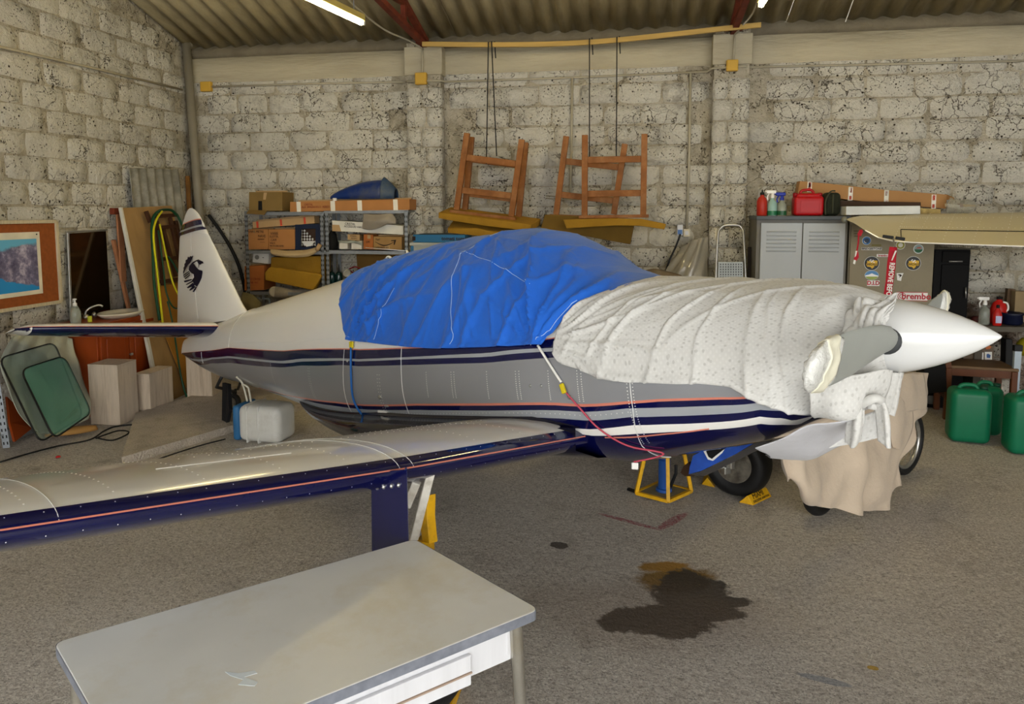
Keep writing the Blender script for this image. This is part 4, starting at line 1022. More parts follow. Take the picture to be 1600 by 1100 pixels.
# hanging tails of the knot
R = [[A(1334, 650, -.31), A(1342, 640, -.32), A(1350, 640, -.30)], [A(1325, 660, -.31), A(1338, 660, -.34), A(1350, 658, -.30)], [A(1322, 680, -.31), A(1336, 680, -.34), A(1347, 676, -.30)], [A(1322, 690, -.3), A(1330, 700, -.32), A(1347, 686, -.29)]]
sheet_('hanging_tail', R, M_print, cl, amp=.008, fr=10)
R = [[A(1360, 628, -.26), A(1370, 622, -.28), A(1378, 624, -.24)], [A(1370, 640, -.26), A(1380, 632, -.29), A(1388, 640, -.24)], [A(1373, 662, -.26), A(1384, 660, -.29), A(1391, 660, -.24)], [A(1374, 688, -.26), A(1385, 700, -.28), A(1394, 699, -.24)]]
sheet_('hanging_tail', R, M_print, cl, amp=.008, fr=10)
bm = BM(); tube(bm, spline([A(1346, 632, -.3), A(1356, 626, -.33), A(1368, 622, -.33), A(1376, 626, -.28), A(1370, 634, -.26), A(1358, 632, -.28)], 6), .016, 10); mk('knot', bm, M_print, cl, world=True, smooth=True)
# second sheet slung under the nose
R = [[A(1180, 700, -.36), A(1225, 686, -.36), A(1262, 664, -.36), A(1300, 660, -.36), A(1328, 655, -.33)],
     [A(1190, 706, -.24), A(1232, 698, -.24), A(1268, 684, -.22), A(1302, 672, -.22), A(1328, 664, -.22)],
     [A(1204, 714, -.05), A(1240, 716, -.05), A(1270, 712, -.03), A(1298, 690, -.03), A(1322, 672, -.05)],
     [A(1196, 712, .16), A(1236, 719, .16), A(1272, 718, .18), A(1308, 698, .18), A(1332, 686, .15)]]
sl = sheet_('slung_sheet', R, clothmat('plain white cotton', '#c4c4ca', var=.03), None, amp=.006, fr=7)
setp(sl, 'plain white cotton sheet slung loosely under the airplane nose', 'cloth')
R = [[A(1318, 660, .05), A(1345, 650, .05), A(1372, 640, .05)], [A(1305, 684, .05), A(1340, 682, .05), A(1373, 672, .05)], [A(1295, 700, .05), A(1335, 693, .05), A(1374, 684, .05)]]
sheet_('hanging_tail', R, M_print, cl, amp=.008, fr=8)

# ================================================================ COVERED BIKE
bdir = V((.67, .74, 0)).normalized(); bn = V((bdir.y, -bdir.x, 0)); b0 = V((1.05, 4.31, 0))   # bn points towards the camera side (right)
def Bp(px, py, o=0): return onp(px, py, bn, bn.dot(b0)+o)
bk = thing('motorbike', 'small motorbike with spoked wheels under beige dust cloth', 'motorbike', loc=(1.4, 4.7, 0), rz=atan2(bdir.y, bdir.x))
def bikewheel(c, R_, tw_, lab):
    M = Matrix.Translation(c) @ frame(bn).to_4x4()
    bm = BM(); P = []
    n = 48
    ring = [[M @ V(((R_-tw_*.5+tw_*.5*cos(b))*cos(a), (R_-tw_*.5+tw_*.5*cos(b))*sin(a), tw_*.5*sin(b))) for b in [2*pi*j/10 for j in range(10)]] for a in [2*pi*i/n for i in range(n+1)]]
    grid(bm, ring, closed=True); wv = mk('wheel', bm, M_black, bk, world=True, smooth=True, label=lab)
    bm = BM(); rr = R_-tw_*1.15
    ring = [[M @ V(((rr+.012*cos(b))*cos(a), (rr+.012*cos(b))*sin(a), .014*sin(b))) for b in [2*pi*j/6 for j in range(6)]] for a in [2*pi*i/n for i in range(n+1)]]
    grid(bm, ring, closed=True); mk('rim', bm, M_alu, wv, world=True, smooth=True)
    for i in range(20):
        a = 2*pi*i/20; bm = BM(); tube(bm, [M @ V((.02*cos(a+.9), .02*sin(a+.9), .02*(-1)**i)), M @ V((rr*cos(a), rr*sin(a), 0))], .0015, 4); mk('spoke', bm, M_alu, wv, world=True)
    bm = BM(); tube(bm, [M @ V((0, 0, -.04)), M @ V((0, 0, .04))], .022, 12); mk('hub', bm, M_alu, wv, world=True, smooth=True)
cR = Bp(1417, 691, 0); RR = cR.z
bikewheel(cR, RR, .045, 'rear spoked wheel'); cL = V((b0.x, b0.y, 0))+bdir*(-.02); cL.z = .19
bikewheel(cL, .19, .06, 'front spoked wheel')
bm = BM(); tube(bm, [cL, cL+V((0, 0, .42))+bdir*.12, cL+V((0, 0, .55))+bdir*.14], .02, 8); tube(bm, [cL+V((0, 0, .4))+bdir*.12, cL+V((0, 0, .36))+bdir*.5, cR], .025, 8); box(bm, cL+V((0, 0, .48))+bdir*.42, (.5, .16, .12), Matrix.Rotation(atan2(bdir.y, bdir.x), 3, 'Z'), .03)
mk('bike_frame', bm, mat('dark steel', '#3a3a3c', .45), bk, world=True)
R = [[Bp(1215, 690, .16), Bp(1260, 655, .16), Bp(1305, 625, .18), Bp(1355, 598, .18), Bp(1411, 581, .14), Bp(1440, 583, .08)],
     [Bp(1220, 714, .22), Bp(1268, 706, .22), Bp(1318, 690, .22), Bp(1365, 660, .22), Bp(1410, 625, .18), Bp(1446, 622, .10)],
     [Bp(1226, 740, .24), Bp(1270, 744, .25), Bp(1318, 738, .25), Bp(1362, 728, .24), Bp(1398, 700, .20), Bp(1424, 668, .14)],
     [Bp(1234, 756, .22), Bp(1272, 772, .25), Bp(1315, 778, .25), Bp(1358, 776, .25), Bp(1386, 756, .2), Bp(1408, 722, .16)],
     [Bp(1256, 768, .16), Bp(1280, 787, .22), Bp(1315, 799, .24), Bp(1358, 801, .24), Bp(1384, 790, .2), Bp(1405, 758, .16)]]
tp = sheet_('dust_cloth', R, M_beige, None, k=12, amp=.045, fr=23)
setp(tp, 'beige cotton dust cloth draped over the small motorbike', 'cloth')
R = [[Bp(1402, 586, .20), Bp(1425, 583, .18), Bp(1440, 584, .12)], [Bp(1405, 612, .24), Bp(1428, 608, .22), Bp(1447, 618, .14)], [Bp(1400, 650, .26), Bp(1424, 642, .22), Bp(1444, 640, .15)]]
sheet_('cloth_flap', R, M_beige, tp, k=8, amp=.014, fr=9, ph=1)
R = [[Bp(1392, 630, .27), Bp(1408, 622, .26), Bp(1424, 640, .22)], [Bp(1392, 668, .27), Bp(1408, 664, .27), Bp(1425, 668, .22)], [Bp(1396, 700, .26), Bp(1404, 702, .25), Bp(1410, 702, .22)]]
sheet_('cloth_flap', R, M_beige, tp, k=8, amp=.010, fr=9, ph=2)
# ================================================================ DESK
tz = .72
d0, d1, d2, d3 = aZ(84, 1004, tz), aZ(648, 842, tz), aZ(843, 952, tz), None
eb = (d1-d0).normalized(); ef_a, ef_b = aZ(843, 952, tz), aZ(532, 1077, tz); ef = (ef_b-ef_a).normalized()
el_a, el_b = aZ(84, 1004, tz), aZ(127, 1080, tz); el = (el_b-el_a).normalized()
# left and front edges meet at the hidden fourth corner
den = ef.x*el.y-ef.y*el.x; tt = ((el_a.x-ef_a.x)*el.y-(el_a.y-ef_a.y)*el.x)/den; d3 = ef_a+ef*tt
def roundpoly(ps, r, n=5):
    o = []
    for i, p in enumerate(ps):
        a = (ps[i-1]-p).normalized(); b = (ps[(i+1) % len(ps)]-p).normalized()
        for k in range(n+1):
            t = k/n; q = (p+a*r)*(1-t)**2+p*2*t*(1-t)+(p+b*r)*t*t; o.append(q)
    return o
M_desk = mat('worn grey laminate', '#d8d8d4', .38, var=.04, scale=6, dirt='#c4b99c', dirtamt=.45, dscale=3.6, stretch=(1, 1, 1))
M_desk2 = mat('white grained panel', '#cfcfd3', .5, var=.05, scale=40, stretch=(1, 1, .05))
M_edge = mat('scuffed grey edging', '#7f838e', .4, metal=.3, var=.2, scale=30)
ctr = (d0+d1+d2+d3)/4
dk = thing('desk', 'worn pale grey laminate desk with grey edging in the foreground', 'desk', loc=(ctr.x, ctr.y, 0), rz=atan2(eb.y, eb.x))
rp = roundpoly([d0, d1, d2, d3], .028)
bm = BM(); prism(bm, rp, (0, 0, -1), .012); mk('desktop', bm, M_desk, dk, world=True, bevel=.002)
bm = BM(); 
cc = ctr
rin = [p+(cc-p).normalized()*-.0015 for p in rp]; 
va = [bm.verts.new(p-V((0, 0, .001))) for p in rin]; vb = [bm.verts.new(p-V((0, 0, .026))) for p in rin]; vc = [bm.verts.new(p+(cc-p).normalized()*.03-V((0, 0, .026))) for p in rin]
for i in range(len(va)):
    j = (i+1) % len(va); bm.faces.new((va[i], va[j], vb[j], vb[i])); bm.faces.new((vb[i], vb[j], vc[j], vc[i]))
mk('edging', bm, M_edge, dk, world=True, label='scuffed darker grey edging')
def inset(p, a, b, k): return p+(a-p).normalized()*k+(b-p).normalized()*k
ins = [inset(d0, d3, d1, .05), inset(d1, d0, d2, .05), inset(d2, d1, d3, .05), inset(d3, d2, d0, .05)]
for (a, b, hh, nm) in ((ins[2], ins[3], .115, 'front_panel'), (ins[1], ins[2], .1, 'side_panel'), (ins[3], ins[0], .1, 'side_panel'), (ins[0], ins[1], .1, 'back_panel')):
    d = (b-a).normalized(); bm = BM(); z = tz-.026; nrm = V((d.y, -d.x, 0))
    prism(bm, [a+V((0, 0, z-tz)), b+V((0, 0, z-tz)), V((b.x, b.y, z-hh)), V((a.x, a.y, z-hh))], (cc-a)-(d*((cc-a).dot(d))), .012); mk(nm, bm, M_desk2, dk, world=True)
dv = (ins[3]-ins[2]).normalized(); a = ins[2]+dv*.13; b = ins[3]-dv*.06; outn = (a-cc)-(dv*((a-cc).dot(dv))); outn.normalize()
bm = BM(); prism(bm, [V((a.x, a.y, tz-.075))+outn*.0, V((b.x, b.y, tz-.075)), V((b.x, b.y, tz-.155)), V((a.x, a.y, tz-.155))], outn, .012); dw = mk('drawer', bm, M_desk2, dk, world=True, bevel=.002)
bm = BM(); bar(bm, V((a.x, a.y, tz-.12))+outn*.014, V((b.x, b.y, tz-.12))+outn*.014, .006, .004); mk('handle_strip', bm, mat('brown strip', '#a08b7a', .5), dw, world=True)
for i, p in enumerate(ins):
    q = p+(cc-p).normalized()*(-.012); q2 = p+(p-cc).normalized()*.05
    bm = BM(); tube(bm, [V((q.x, q.y, tz-.03)), V((q2.x, q2.y, 0.01))], .017, 14, radii=[.018, .014]); lg = mk('leg', bm, mat('chrome leg', '#b6b2a8', .25, metal=.85, dirt='#8a7a50', dirtamt=.4, dscale=9), dk, world=True, smooth=True, ang=40)
    bm = BM(); lathe(bm, [(.016, .0), (.018, .03), (.015, .032)], 14, Matrix.Translation((q2.x, q2.y, 0))); mk('foot_cap', bm, M_black, lg, world=True, smooth=True)
M_paintw = mat('dried white paint', '#d4dde4', .4)
def spill(parent, pts, z, m_, nm='paint_spot'):
    bm = BM(); prism(bm, [aZ(x, y, z) for x, y in pts], (0, 0, 1), .0006); mk(nm, bm, m_, parent, world=True)
spill(dk, [(352, 1050), (372, 1052), (398, 1048), (402, 1052), (382, 1058), (403, 1066), (398, 1072), (372, 1070), (380, 1062), (360, 1056)], tz+.0003, M_paintw)

# ================================================================ FLOOR ITEMS
M_yellow = mat('yellow enamel', '#d9a514', .45, var=.12, scale=14, dirt='#6e5a2c', dirtamt=.5, dscale=9)
# support trestle with bottle jack
js = thing('support_stand', 'yellow steel trestle on plywood base under the belly', 'stand', loc=aZ(1035, 775, 0))
P4 = {'fl': aZ(994, 773, .012), 'fr': aZ(1044, 786, .012), 'br': aZ(1080, 770, .012), 'bl': aZ(1030, 757, .012)}
T4 = {'fl': A(1014, 720, 0), 'fr': A(1038, 717, 0), 'br': A(1054, 712, 0)}
ctrj = (P4['fl']+P4['br'])/2
bm = BM(); prism(bm, [P4['fl'], P4['fr'], P4['br'], P4['bl']], (0, 0, 1), .018); mk('base_board', bm, mat('worn plywood', '#7d7358', .8, var=.2, scale=12), js, world=True)
ztop = .50
for k in ('fl', 'fr', 'br', 'bl'):
    q = ctrj.lerp(P4[k], .42); bm = BM(); bar(bm, P4[k]+V((0, 0, .01)), V((q.x, q.y, ztop)), .022, .022); mk('leg', bm, M_yellow, js, world=True, bevel=.002)
ks = ['fl', 'fr', 'br', 'bl']
for i in range(4): bm = BM(); bar(bm, P4[ks[i]]+V((0, 0, .012)), P4[ks[(i+1) % 4]]+V((0, 0, .012)), .02, .02); mk('base_rail', bm, M_yellow, js, world=True)
bm = BM(); q = [ctrj.lerp(P4[k], .42) for k in ks]; prism(bm, [V((p.x, p.y, ztop-.01)) for p in q], (0, 0, 1), .015); mk('top_plate', bm, M_yellow, js, world=True)
bj = thing('bottle_jack', 'blue hydraulic bottle jack inside the yellow trestle', 'jack', loc=(ctrj.x, ctrj.y, .03))
bm = BM(); lathe(bm, [(.045, 0), (.05, .004), (.048, .02), (.036, .024), (.036, .2), (.03, .205), (.03, .22)], 20, Matrix.Translation((ctrj.x, ctrj.y, .03))); mk('cylinder_body', bm, mat('blue jack paint', '#1f4f9a', .4, var=.15), bj, world=True, smooth=True, ang=30)
bm = BM(); tube(bm, [V((ctrj.x, ctrj.y, .24)), V((ctrj.x, ctrj.y, .48))], .016, 12); mk('ram', bm, M_alu, bj, world=True, smooth=True)
bm = BM(); tube(bm, [V((ctrj.x+.04, ctrj.y, .06)), V((ctrj.x+.07, ctrj.y-.01, .15)), V((ctrj.x+.07, ctrj.y, .2))], .01, 8); mk('pump_lever', bm, M_black, bj, world=True)
# rod on the floor by the stand
bm = BM(); bar(bm, aZ(981, 764, .012), aZ(1003, 771, .012), .02, .014); setp(mk('steel_rod', bm, M_dark, None, world=True), 'short black steel rod on the floor left of the yellow trestle', 'rod')
# chocks
def chock(pts, lab, txt=False):
    a, b, c_ = [aZ(*p, 0) for p in pts]      # near-left, near-right end of front edge, far end of the same side
    L_ = (c_-b); dx = (a-b).normalized(); wv = (a-b).length; ap_ = b+(a-b)*.42+V((0, 0, wv*.62))
    bm = BM(); prism(bm, [a, b, ap_], L_, L_.length); ch = mk('wheel_chock', bm, M_yellow, None, world=True, bevel=.003); setp(ch, lab, 'chock', 'yellow wheel chocks')
    if txt:
        xd = L_.normalized(); yd = (ap_-b).normalized(); n = xd.cross(yd)
        mid = (b+ap_)/2+L_*.5
        text(ch, 'MIAMI', wv*.50, M_dark, facing(mid+yd*wv*.14+n*.002-xd*.01, xd, yd), squeeze=1.0)
        text(ch, 'EXECUTIVE AVIATION', wv*.22, M_dark, facing(mid-yd*wv*.19+n*.002, xd, yd), squeeze=.9)
    return ch
chock([(1154, 785), (1177, 790), (1206, 776)], 'yellow triangular wheel chock with black lettering, in front of tyre', True)
chock([(1117, 762), (1096, 757), (1101, 741)], 'plain yellow wheel chock half hidden behind the far tyre')
# jack behind the near gear
bm = BM(); c = nwp-axl*.25+V((.28, .25, 0)); c = aZ(668, 880, .0); yj_ = A(664, 800, -1.30)
js2 = thing('axle_jack', 'yellow chipped jack stand behind the near landing gear', 'jack', loc=(yj_.x, yj_.y, 0))
prism(bm, [A(656, 776, -1.3), A(668, 774, -1.3), A(667, 808, -1.3), A(671, 850, -1.3), A(660, 850, -1.3), A(654, 806, -1.3)], AL, .04)
mk('body', bm, M_yellow, js2, world=True, bevel=.003)
bm = BM(); q = V((yj_.x, yj_.y, 0)); box(bm, q+V((0, 0, .02)), (.2, .2, .04)); bar(bm, q+V((0, 0, .02)), V((yj_.x, yj_.y, A(662, 845, -1.3).z)), .05, .05); mk('foot', bm, M_yellow, js2, world=True)

# travertine plinths
def trav():
    m = mat('travertine', '#c4b4a0', .55, var=.1, scale=4, bump=.002, bscale=30, dirt='#9c8a78', dirtamt=.6, dscale=5, stretch=(6, 6, .5)); return m
M_trav = trav()
def plinth(corner_px, wa, wb, zt, ang, lab):
    c = aZ(*corner_px, 0); d = V((cos(ang), sin(ang), 0)); e = V((-sin(ang), cos(ang), 0))
    p = [c, c+d*wa, c+d*wa+e*wb, c+e*wb]; t = thing('stone_plinth', lab, 'plinth', loc=(p[0]+p[2])/2, rz=ang, group='travertine plinths')
    bm = BM(); box(bm, (p[0]+p[2])/2+V((0, 0, zt/2)), (wa, wb, zt), Matrix.Rotation(ang, 3, 'Z'), .004); mk('side_slabs', bm, M_trav, t, world=True)
    bm = BM(); box(bm, (p[0]+p[2])/2+V((0, 0, zt+.007)), (wa+.001, wb+.001, .014), Matrix.Rotation(ang, 3, 'Z'), .002); mk('top_slab', bm, M_trav, t, world=True)
# each: left-front, front corner, right pixels on the floor
def plinth3(l, f_, r_, zt, lab):
    L_, F_, R_ = aZ(*l, 0), aZ(*f_, 0), aZ(*r_, 0); wa = (L_-F_).length; ang = atan2((F_-L_).y, (F_-L_).x); wb = abs((R_-F_).dot(V((-sin(ang), cos(ang), 0))))
    d = V((cos(ang), sin(ang), 0)); e = V((-sin(ang), cos(ang), 0)); ctr_ = L_+d*wa/2+e*wb/2
    t = thing('stone_plinth', lab, 'plinth', loc=ctr_, rz=ang, group='travertine plinths')
    bm = BM(); box(bm, ctr_+V((0, 0, zt/2)), (wa, wb, zt), Matrix.Rotation(ang, 3, 'Z'), .003); mk('side_slabs', bm, M_trav, t, world=True)
    bm = BM(); box(bm, ctr_+V((0, 0, zt+.006)), (wa+.001, wb+.001, .012), Matrix.Rotation(ang, 3, 'Z'), .002); mk('top_slab', bm, M_trav, t, world=True)
    return t
def ztop_at(px, py, x, y):   # height where the vertical line above (x,y) meets pixel row py
    lo, hi = 0, 3
    for _ in range(40):
        m = (lo+hi)/2; d = V((x, y, m))-CAM; k = CPY-FPX*d.dot(upv)/d.dot(fwd)
        if k > py: lo = m
        else: hi = m
    return lo
q = aZ(188, 665, 0); plinth3((142, 663), (188, 665), (212, 652), ztop_at(182, 573, q.x, q.y), 'tallest pale travertine plinth standing by the glass panes')
q = aZ(236, 648, 0); plinth3((212, 648), (236, 649), (268, 633), ztop_at(232, 586, q.x, q.y), 'low pale travertine plinth right of the tallest one')
q = aZ(340, 628, 0); plinth3((293, 627), (332, 628), (345, 620), ztop_at(332, 560, q.x, q.y), 'pale travertine plinth under the airplane tail')

# white jerrycan lying, blue end
M_jw = mat('dirty translucent white plastic', '#c9c8c2', .4, var=.05, scale=6, dirt='#8a8272', dirtamt=.35, dscale=6)
jl = aZ(362, 690, 0); jr = aZ(438, 697, 0); jd = (jr-jl).normalized(); jn = V((-jd.y, jd.x, 0)); jlen = (jr-jl).length
jc = thing('jerrycan', 'dirty white plastic jerrycan lying beside the tail wheel, blue bottom', 'jerrycan', loc=(jl+jr)/2, rz=atan2(jd.y, jd.x))
bh = .28; bw = .26
def rbox(bm, c, s, rot, b): 
    box(bm, c, s, rot); 
rotj = Matrix.Rotation(atan2(jd.y, jd.x), 3, 'Z')
cj = (jl+jr)/2+jn*bw*.5+V((0, 0, bh/2+.003))
def roundbox(c, s, rot, r, name, m_, par, seg=4, lab=None):
    bm = BM(); vs = box(bm, (0, 0, 0), s); bmesh.ops.bevel(bm, geom=bm.edges[:], offset=r, segments=seg, profile=.5, affect='EDGES', clamp_overlap=True)
    bm.transform(Matrix.Translation(c) @ (rot.to_4x4() if rot is not None else Matrix.Identity(4))); return mk(name, bm, m_, par, world=True, smooth=True, ang=60, label=lab)
roundbox(cj+jd*.02, (jlen*.86, bw, bh), rotj, .055, 'body', M_jw, jc)
roundbox(cj-jd*(jlen*.42), (.06, bw*.97, bh*.97), rotj, .025, 'blue_end', mat('blue plastic', '#2d6390', .4, var=.1), jc, lab='blue end cap')
for s in (-.18, .05): roundbox(cj+jd*s*jlen, (.012, bw+.004, bh+.004), rotj, .005, 'moulded_rib', M_jw, jc, 2)
roundbox(cj+jd*(jlen*.455), (.014, bw*.66, bh*.72), rotj, .006, 'end_label', mat('grubby label', '#b3b0a6', .5, var=.08, dirt='#7d766a'), jc, 2)
bm = BM(); tube(bm, spline([cj-jd*.12+V((0, 0, bh/2)), cj-jd*.14+V((0, 0, bh/2+.11)), cj-jd*.17+V((-.02, 0, bh/2+.13))], 5), .008, 6); tube(bm, spline([cj-jd*.15+V((0, 0, bh/2)), cj-jd*.19+V((0, 0, bh/2+.14)), cj-jd*.22+V((-.02, 0, bh/2+.19))], 5), .008, 6)
mk('rope_handle', bm, mat('dirty white rope', '#c9c4b4', .9), jc, world=True, smooth=True)
bm = BM(); prism(bm, [A(347, 598, -.02), A(356, 600, -.02), A(358, 640, -.1), A(352, 668, -.1), A(346, 666, -.1)], AL, .03); o = mk('strap_sleeve', bm, mat('black webbing', '#19191c', .8), None, world=True, bevel=.004); setp(o, 'black webbing sleeve hanging from the tail beside the jerrycan', 'strap')

# power cable on the floor
def ground_path(px, z=.008): return spline([aZ(x, y, z) for x, y in px], 6)
bm = BM(); tube(bm, ground_path([(0, 722), (40, 710), (90, 697), (140, 687), (165, 672), (190, 665), (260, 660), (310, 652), (347, 646)], .008), .006, 6)
setp(mk('cable', bm, M_black, None, world=True, smooth=True), 'black power cable running across the floor past the plinths', 'cable')
bm = BM(); tube(bm, ground_path([(150, 684), (175, 688), (198, 679), (200, 674), (185, 673), (165, 679), (150, 685)], .016), .006, 6)
setp(mk('cable', bm, M_black, None, world=True, smooth=True), 'small loop of black cable in front of the tallest plinth', 'cable')
bm = BM(); tube(bm, ground_path([(215, 729), (260, 713), (310, 697), (352, 686)], .01), .005, 6); setp(mk('cable', bm, M_black, None, world=True), 'dark thin cable along the edge of the concrete slab', 'cable')
bm = BM(); lathe(bm, [(.0, 0), (.018, .004), (.012, .012), (0, .015)], 8, Matrix.Translation(aZ(91, 715, 0))); setp(mk('plastic_scrap', bm, mat('red plastic', '#b31d20', .4), None, world=True), 'tiny red plastic scrap lying on the floor near the left wall', 'litter')

# ================================================================ LEFT WALL
M_frame = mat('pale wood frame', '#bcae92', .7, var=.15, scale=12, stretch=(1, 8, 1)); M_cork = mat('cork board', '#8a4a1e', .85, var=.12, scale=40)
M_map_p = bpy.data.materials.new('printed aerial map'); M_map_p.use_nodes = True
def mapmat(m):
    nt = m.node_tree; N = nt.nodes; L = nt.links; b = N['Principled BSDF']; b.inputs['Roughness'].default_value = .35
    g = N.new('ShaderNodeTexCoord'); n = N.new('ShaderNodeTexNoise'); n.inputs['Scale'].default_value = 9; n.inputs['Detail'].default_value = 10; n.inputs['Roughness'].default_value = .75; L.new(g.outputs['Object'], n.inputs['Vector'])
    r = N.new('ShaderNodeValToRGB'); e = r.color_ramp.elements; e[0].position = .35; e[0].color = lin('#3d3a55')+(1,); e[1].position = .68; e[1].color = lin('#cdc3d4')+(1,); x = e.new(.5); x.color = lin('#6c6680')+(1,); L.new(n.outputs[0], r.inputs[0])
    sp = N.new('ShaderNodeSeparateXYZ'); L.new(g.outputs['UV'], sp.inputs[0])
    n2 = N.new('ShaderNodeTexNoise'); n2.inputs['Scale'].default_value = 3; n2.inputs['Detail'].default_value = 6; L.new(g.outputs['UV'], n2.inputs['Vector'])
    def band(a, b_, c, d, o_=0):   # mask on a*u + b*v + noise
        m1 = N.new('ShaderNodeMath'); m1.operation = 'MULTIPLY'; L.new(sp.outputs['X'], m1.inputs[0]); m1.inputs[1].default_value = a
        m2 = N.new('ShaderNodeMath'); m2.operation = 'MULTIPLY_ADD'; L.new(sp.outputs['Y'], m2.inputs[0]); m2.inputs[1].default_value = b_; L.new(m1.outputs[0], m2.inputs[2])
        m3 = N.new('ShaderNodeMath'); m3.operation = 'MULTIPLY_ADD'; L.new(n2.outputs[0], m3.inputs[0]); m3.inputs[1].default_value = .35; L.new(m2.outputs[0], m3.inputs[2])
        m4 = N.new('ShaderNodeMath'); m4.operation = 'ADD'; L.new(m3.outputs[0], m4.inputs[0]); m4.inputs[1].default_value = o_
        q = N.new('ShaderNodeValToRGB'); q.color_ramp.elements[0].position = c; q.color_ramp.elements[1].position = d; L.new(m4.outputs[0], q.inputs[0]); return q.outputs[0]
    def mx(f, a, c):
        x = N.new('ShaderNodeMix'); x.data_type = 'RGBA'; L.new(f, x.inputs[0]); L.new(a, x.inputs[6]); x.inputs[7].default_value = lin(c)+(1,); return x.outputs[2]
    c = mx(band(-.12, 1, .93, .98), r.outputs[0], '#5fa9c9')          # sky / far sea along the top
    c = mx(band(-.30, -1, .78, .81, 1), c, '#1f86c4')                   # sea at the bottom left
    L.new(c, b.inputs['Base Color'])
mapmat(M_map_p)
# board hangs on the wall x = XL, corner pixels
bd = thing('pin_board', 'brown cork board in pale wooden frame on the left wall', 'board', loc=(XL+.02, 4.6, .9))
XW = XL+.03
def quad_on(px4, X): return [aX(x, y, X) for x, y in px4]
q4 = quad_on([(-60, 345), (83, 345), (96, 470), (-60, 497)], XW)
# regular rectangle in the wall plane
y0, y1 = q4[0].y, (q4[1].y+q4[2].y)/2; z1, z0 = 1.70, q4[2].z
z1 = aX(83, 346, XW).z; z0 = aX(95, 471, XW).z
bm = BM(); box(bm, (XW, (y0+y1)/2, (z0+z1)/2), (.012, y1-y0-.02, z1-z0-.02)); mk('cork_panel', bm, M_cork, bd, world=True)
for (a, b) in (((y0, z0), (y1, z0)), ((y0, z1), (y1, z1)), ((y0, z0), (y0, z1)), ((y1, z0), (y1, z1))):
    bm = BM(); bar(bm, (XW+.008, a[0], a[1]), (XW+.008, b[0], b[1]), .028, .028, up=V((1, 0, 0))); mk('frame_rail', bm, M_frame, bd, world=True, bevel=.003)
ps = thing('poster', 'aerial map poster of a coast pinned to the cork board', 'poster', loc=(XW+.02, 4.5, .95))
ya, yb2, za, zb2 = y0+.05, aX(62, 400, XW).y, aX(66, 458, XW).z, aX(62, 362, XW).z
def flatquad(bm, ya, yb2, za, zb2, X):
    vs = [bm.verts.new(p) for p in ((X, ya, za), (X, yb2, za), (X, yb2, zb2), (X, ya, zb2))]; f = bm.faces.new(vs); l = bm.loops.layers.uv.verify()
    for lp, u in zip(f.loops, ((0, 0), (1, 0), (1, 1), (0, 1))): lp[l].uv = u
bm = BM(); box(bm, (XW+.009, (ya+yb2)/2, (za+zb2)/2), (.003, yb2-ya, zb2-za)); mk('paper', bm, mat('cream paper', '#d8d0b8', .5), ps, world=True)
bm = BM(); flatquad(bm, ya+.02, yb2-.035, za+.035, zb2-.055, XW+.012); mk('print', bm, M_map_p, ps, world=True)
for yy in (ya+.03, yb2-.03): bm = BM(); lathe(bm, [(.006, 0), (.005, .005), (0, .006)], 8, Matrix.Translation((XW+.0105, yy, zb2-.02)) @ Matrix.Rotation(pi/2, 4, 'Y')); mk('pin', bm, M_dark, ps, world=True)
# brown framed mirror leaning
def lean(px4, X0, X1, nm, m_, t_, par=None, lab=None, cat_=None, bev=.003):
    """panel whose top edge is at wall distance X0 and bottom at X1; px4 = tl, tr, br, bl"""
    q = [aX(*px4[0], X0), aX(*px4[1], X0), aX(*px4[2], X1), aX(*px4[3], X1)]; bm = BM(); n = (q[1]-q[0]).cross(q[3]-q[0]).normalized()
    if n.x < 0: n = -n
    prism(bm, q, n, t_); o = mk(nm, bm, m_, par, world=True, bevel=bev)
    if lab: setp(o, lab, cat_)
    return o
mr = thing('mirror', 'tall dark tinted mirror leaning on the left wall behind the washbasin', 'mirror', loc=(XL+.15, 5.6, .8))
M_mirror = mat('tinted mirror glass', '#4a3a28', .08, metal=.9, var=.05)
lean([(106, 365), (165, 361), (173, 505), (111, 512)], XL+.03, XL+.045, 'glass', M_mirror, .006, mr)
lean([(103, 363), (106, 363), (112, 514), (109, 514)], XL+.03, XL+.045, 'frame_edge', M_alu, .016, mr)
lean([(102, 362), (166, 359), (166, 361), (102, 364)], XL+.04, XL+.045, 'frame_edge', M_alu, .016, mr)
# washbasin cabinet
M_cab = mat('orange brown varnished wood', '#8a3a12', .35, var=.15, scale=6, stretch=(1, 1, .3))
vn = thing('vanity_cabinet', 'orange brown wooden washbasin cabinet against the left wall', 'cabinet', loc=(XL+.25, 5.9, 0))
c0_, c1_ = aX(118, 600, XL+.45), aX(222, 580, XL+.42)
y0_, y1_ = 5.30, 6.02; xf_ = XL+.42; ztc = .80
bm = BM(); box(bm, (XL+.22, (y0_+y1_)/2, ztc/2), (.40, y1_-y0_, ztc)); mk('body', bm, M_cab, vn, world=True, bevel=.004)
for k in range(2):
    yc = y0_+(y1_-y0_)*(.26+.48*k); bm = BM(); box(bm, (xf_+.01, yc, ztc/2), (.02, (y1_-y0_)*.46, ztc*.9), None, .003); dd_ = mk('door', bm, M_cab, vn, world=True)
    bm = BM(); box(bm, (xf_+.024, yc, ztc/2), (.012, (y1_-y0_)*.30, ztc*.66), None, .006); mk('raised_panel', bm, M_cab, dd_, world=True)
    bm = BM(); lathe(bm, [(.006, 0), (.012, .02), (0, .026)], 10, Matrix.Translation((xf_+.02, yc+(.18 if k == 0 else -.18), ztc*.6)) @ Matrix.Rotation(pi/2, 4, 'Y')); mk('knob', bm, M_alu, dd_, world=True)
bs = thing('washbasin', 'white ceramic washbasin on the orange cabinet', 'sink', loc=(XL+.25, 5.8, ztc))
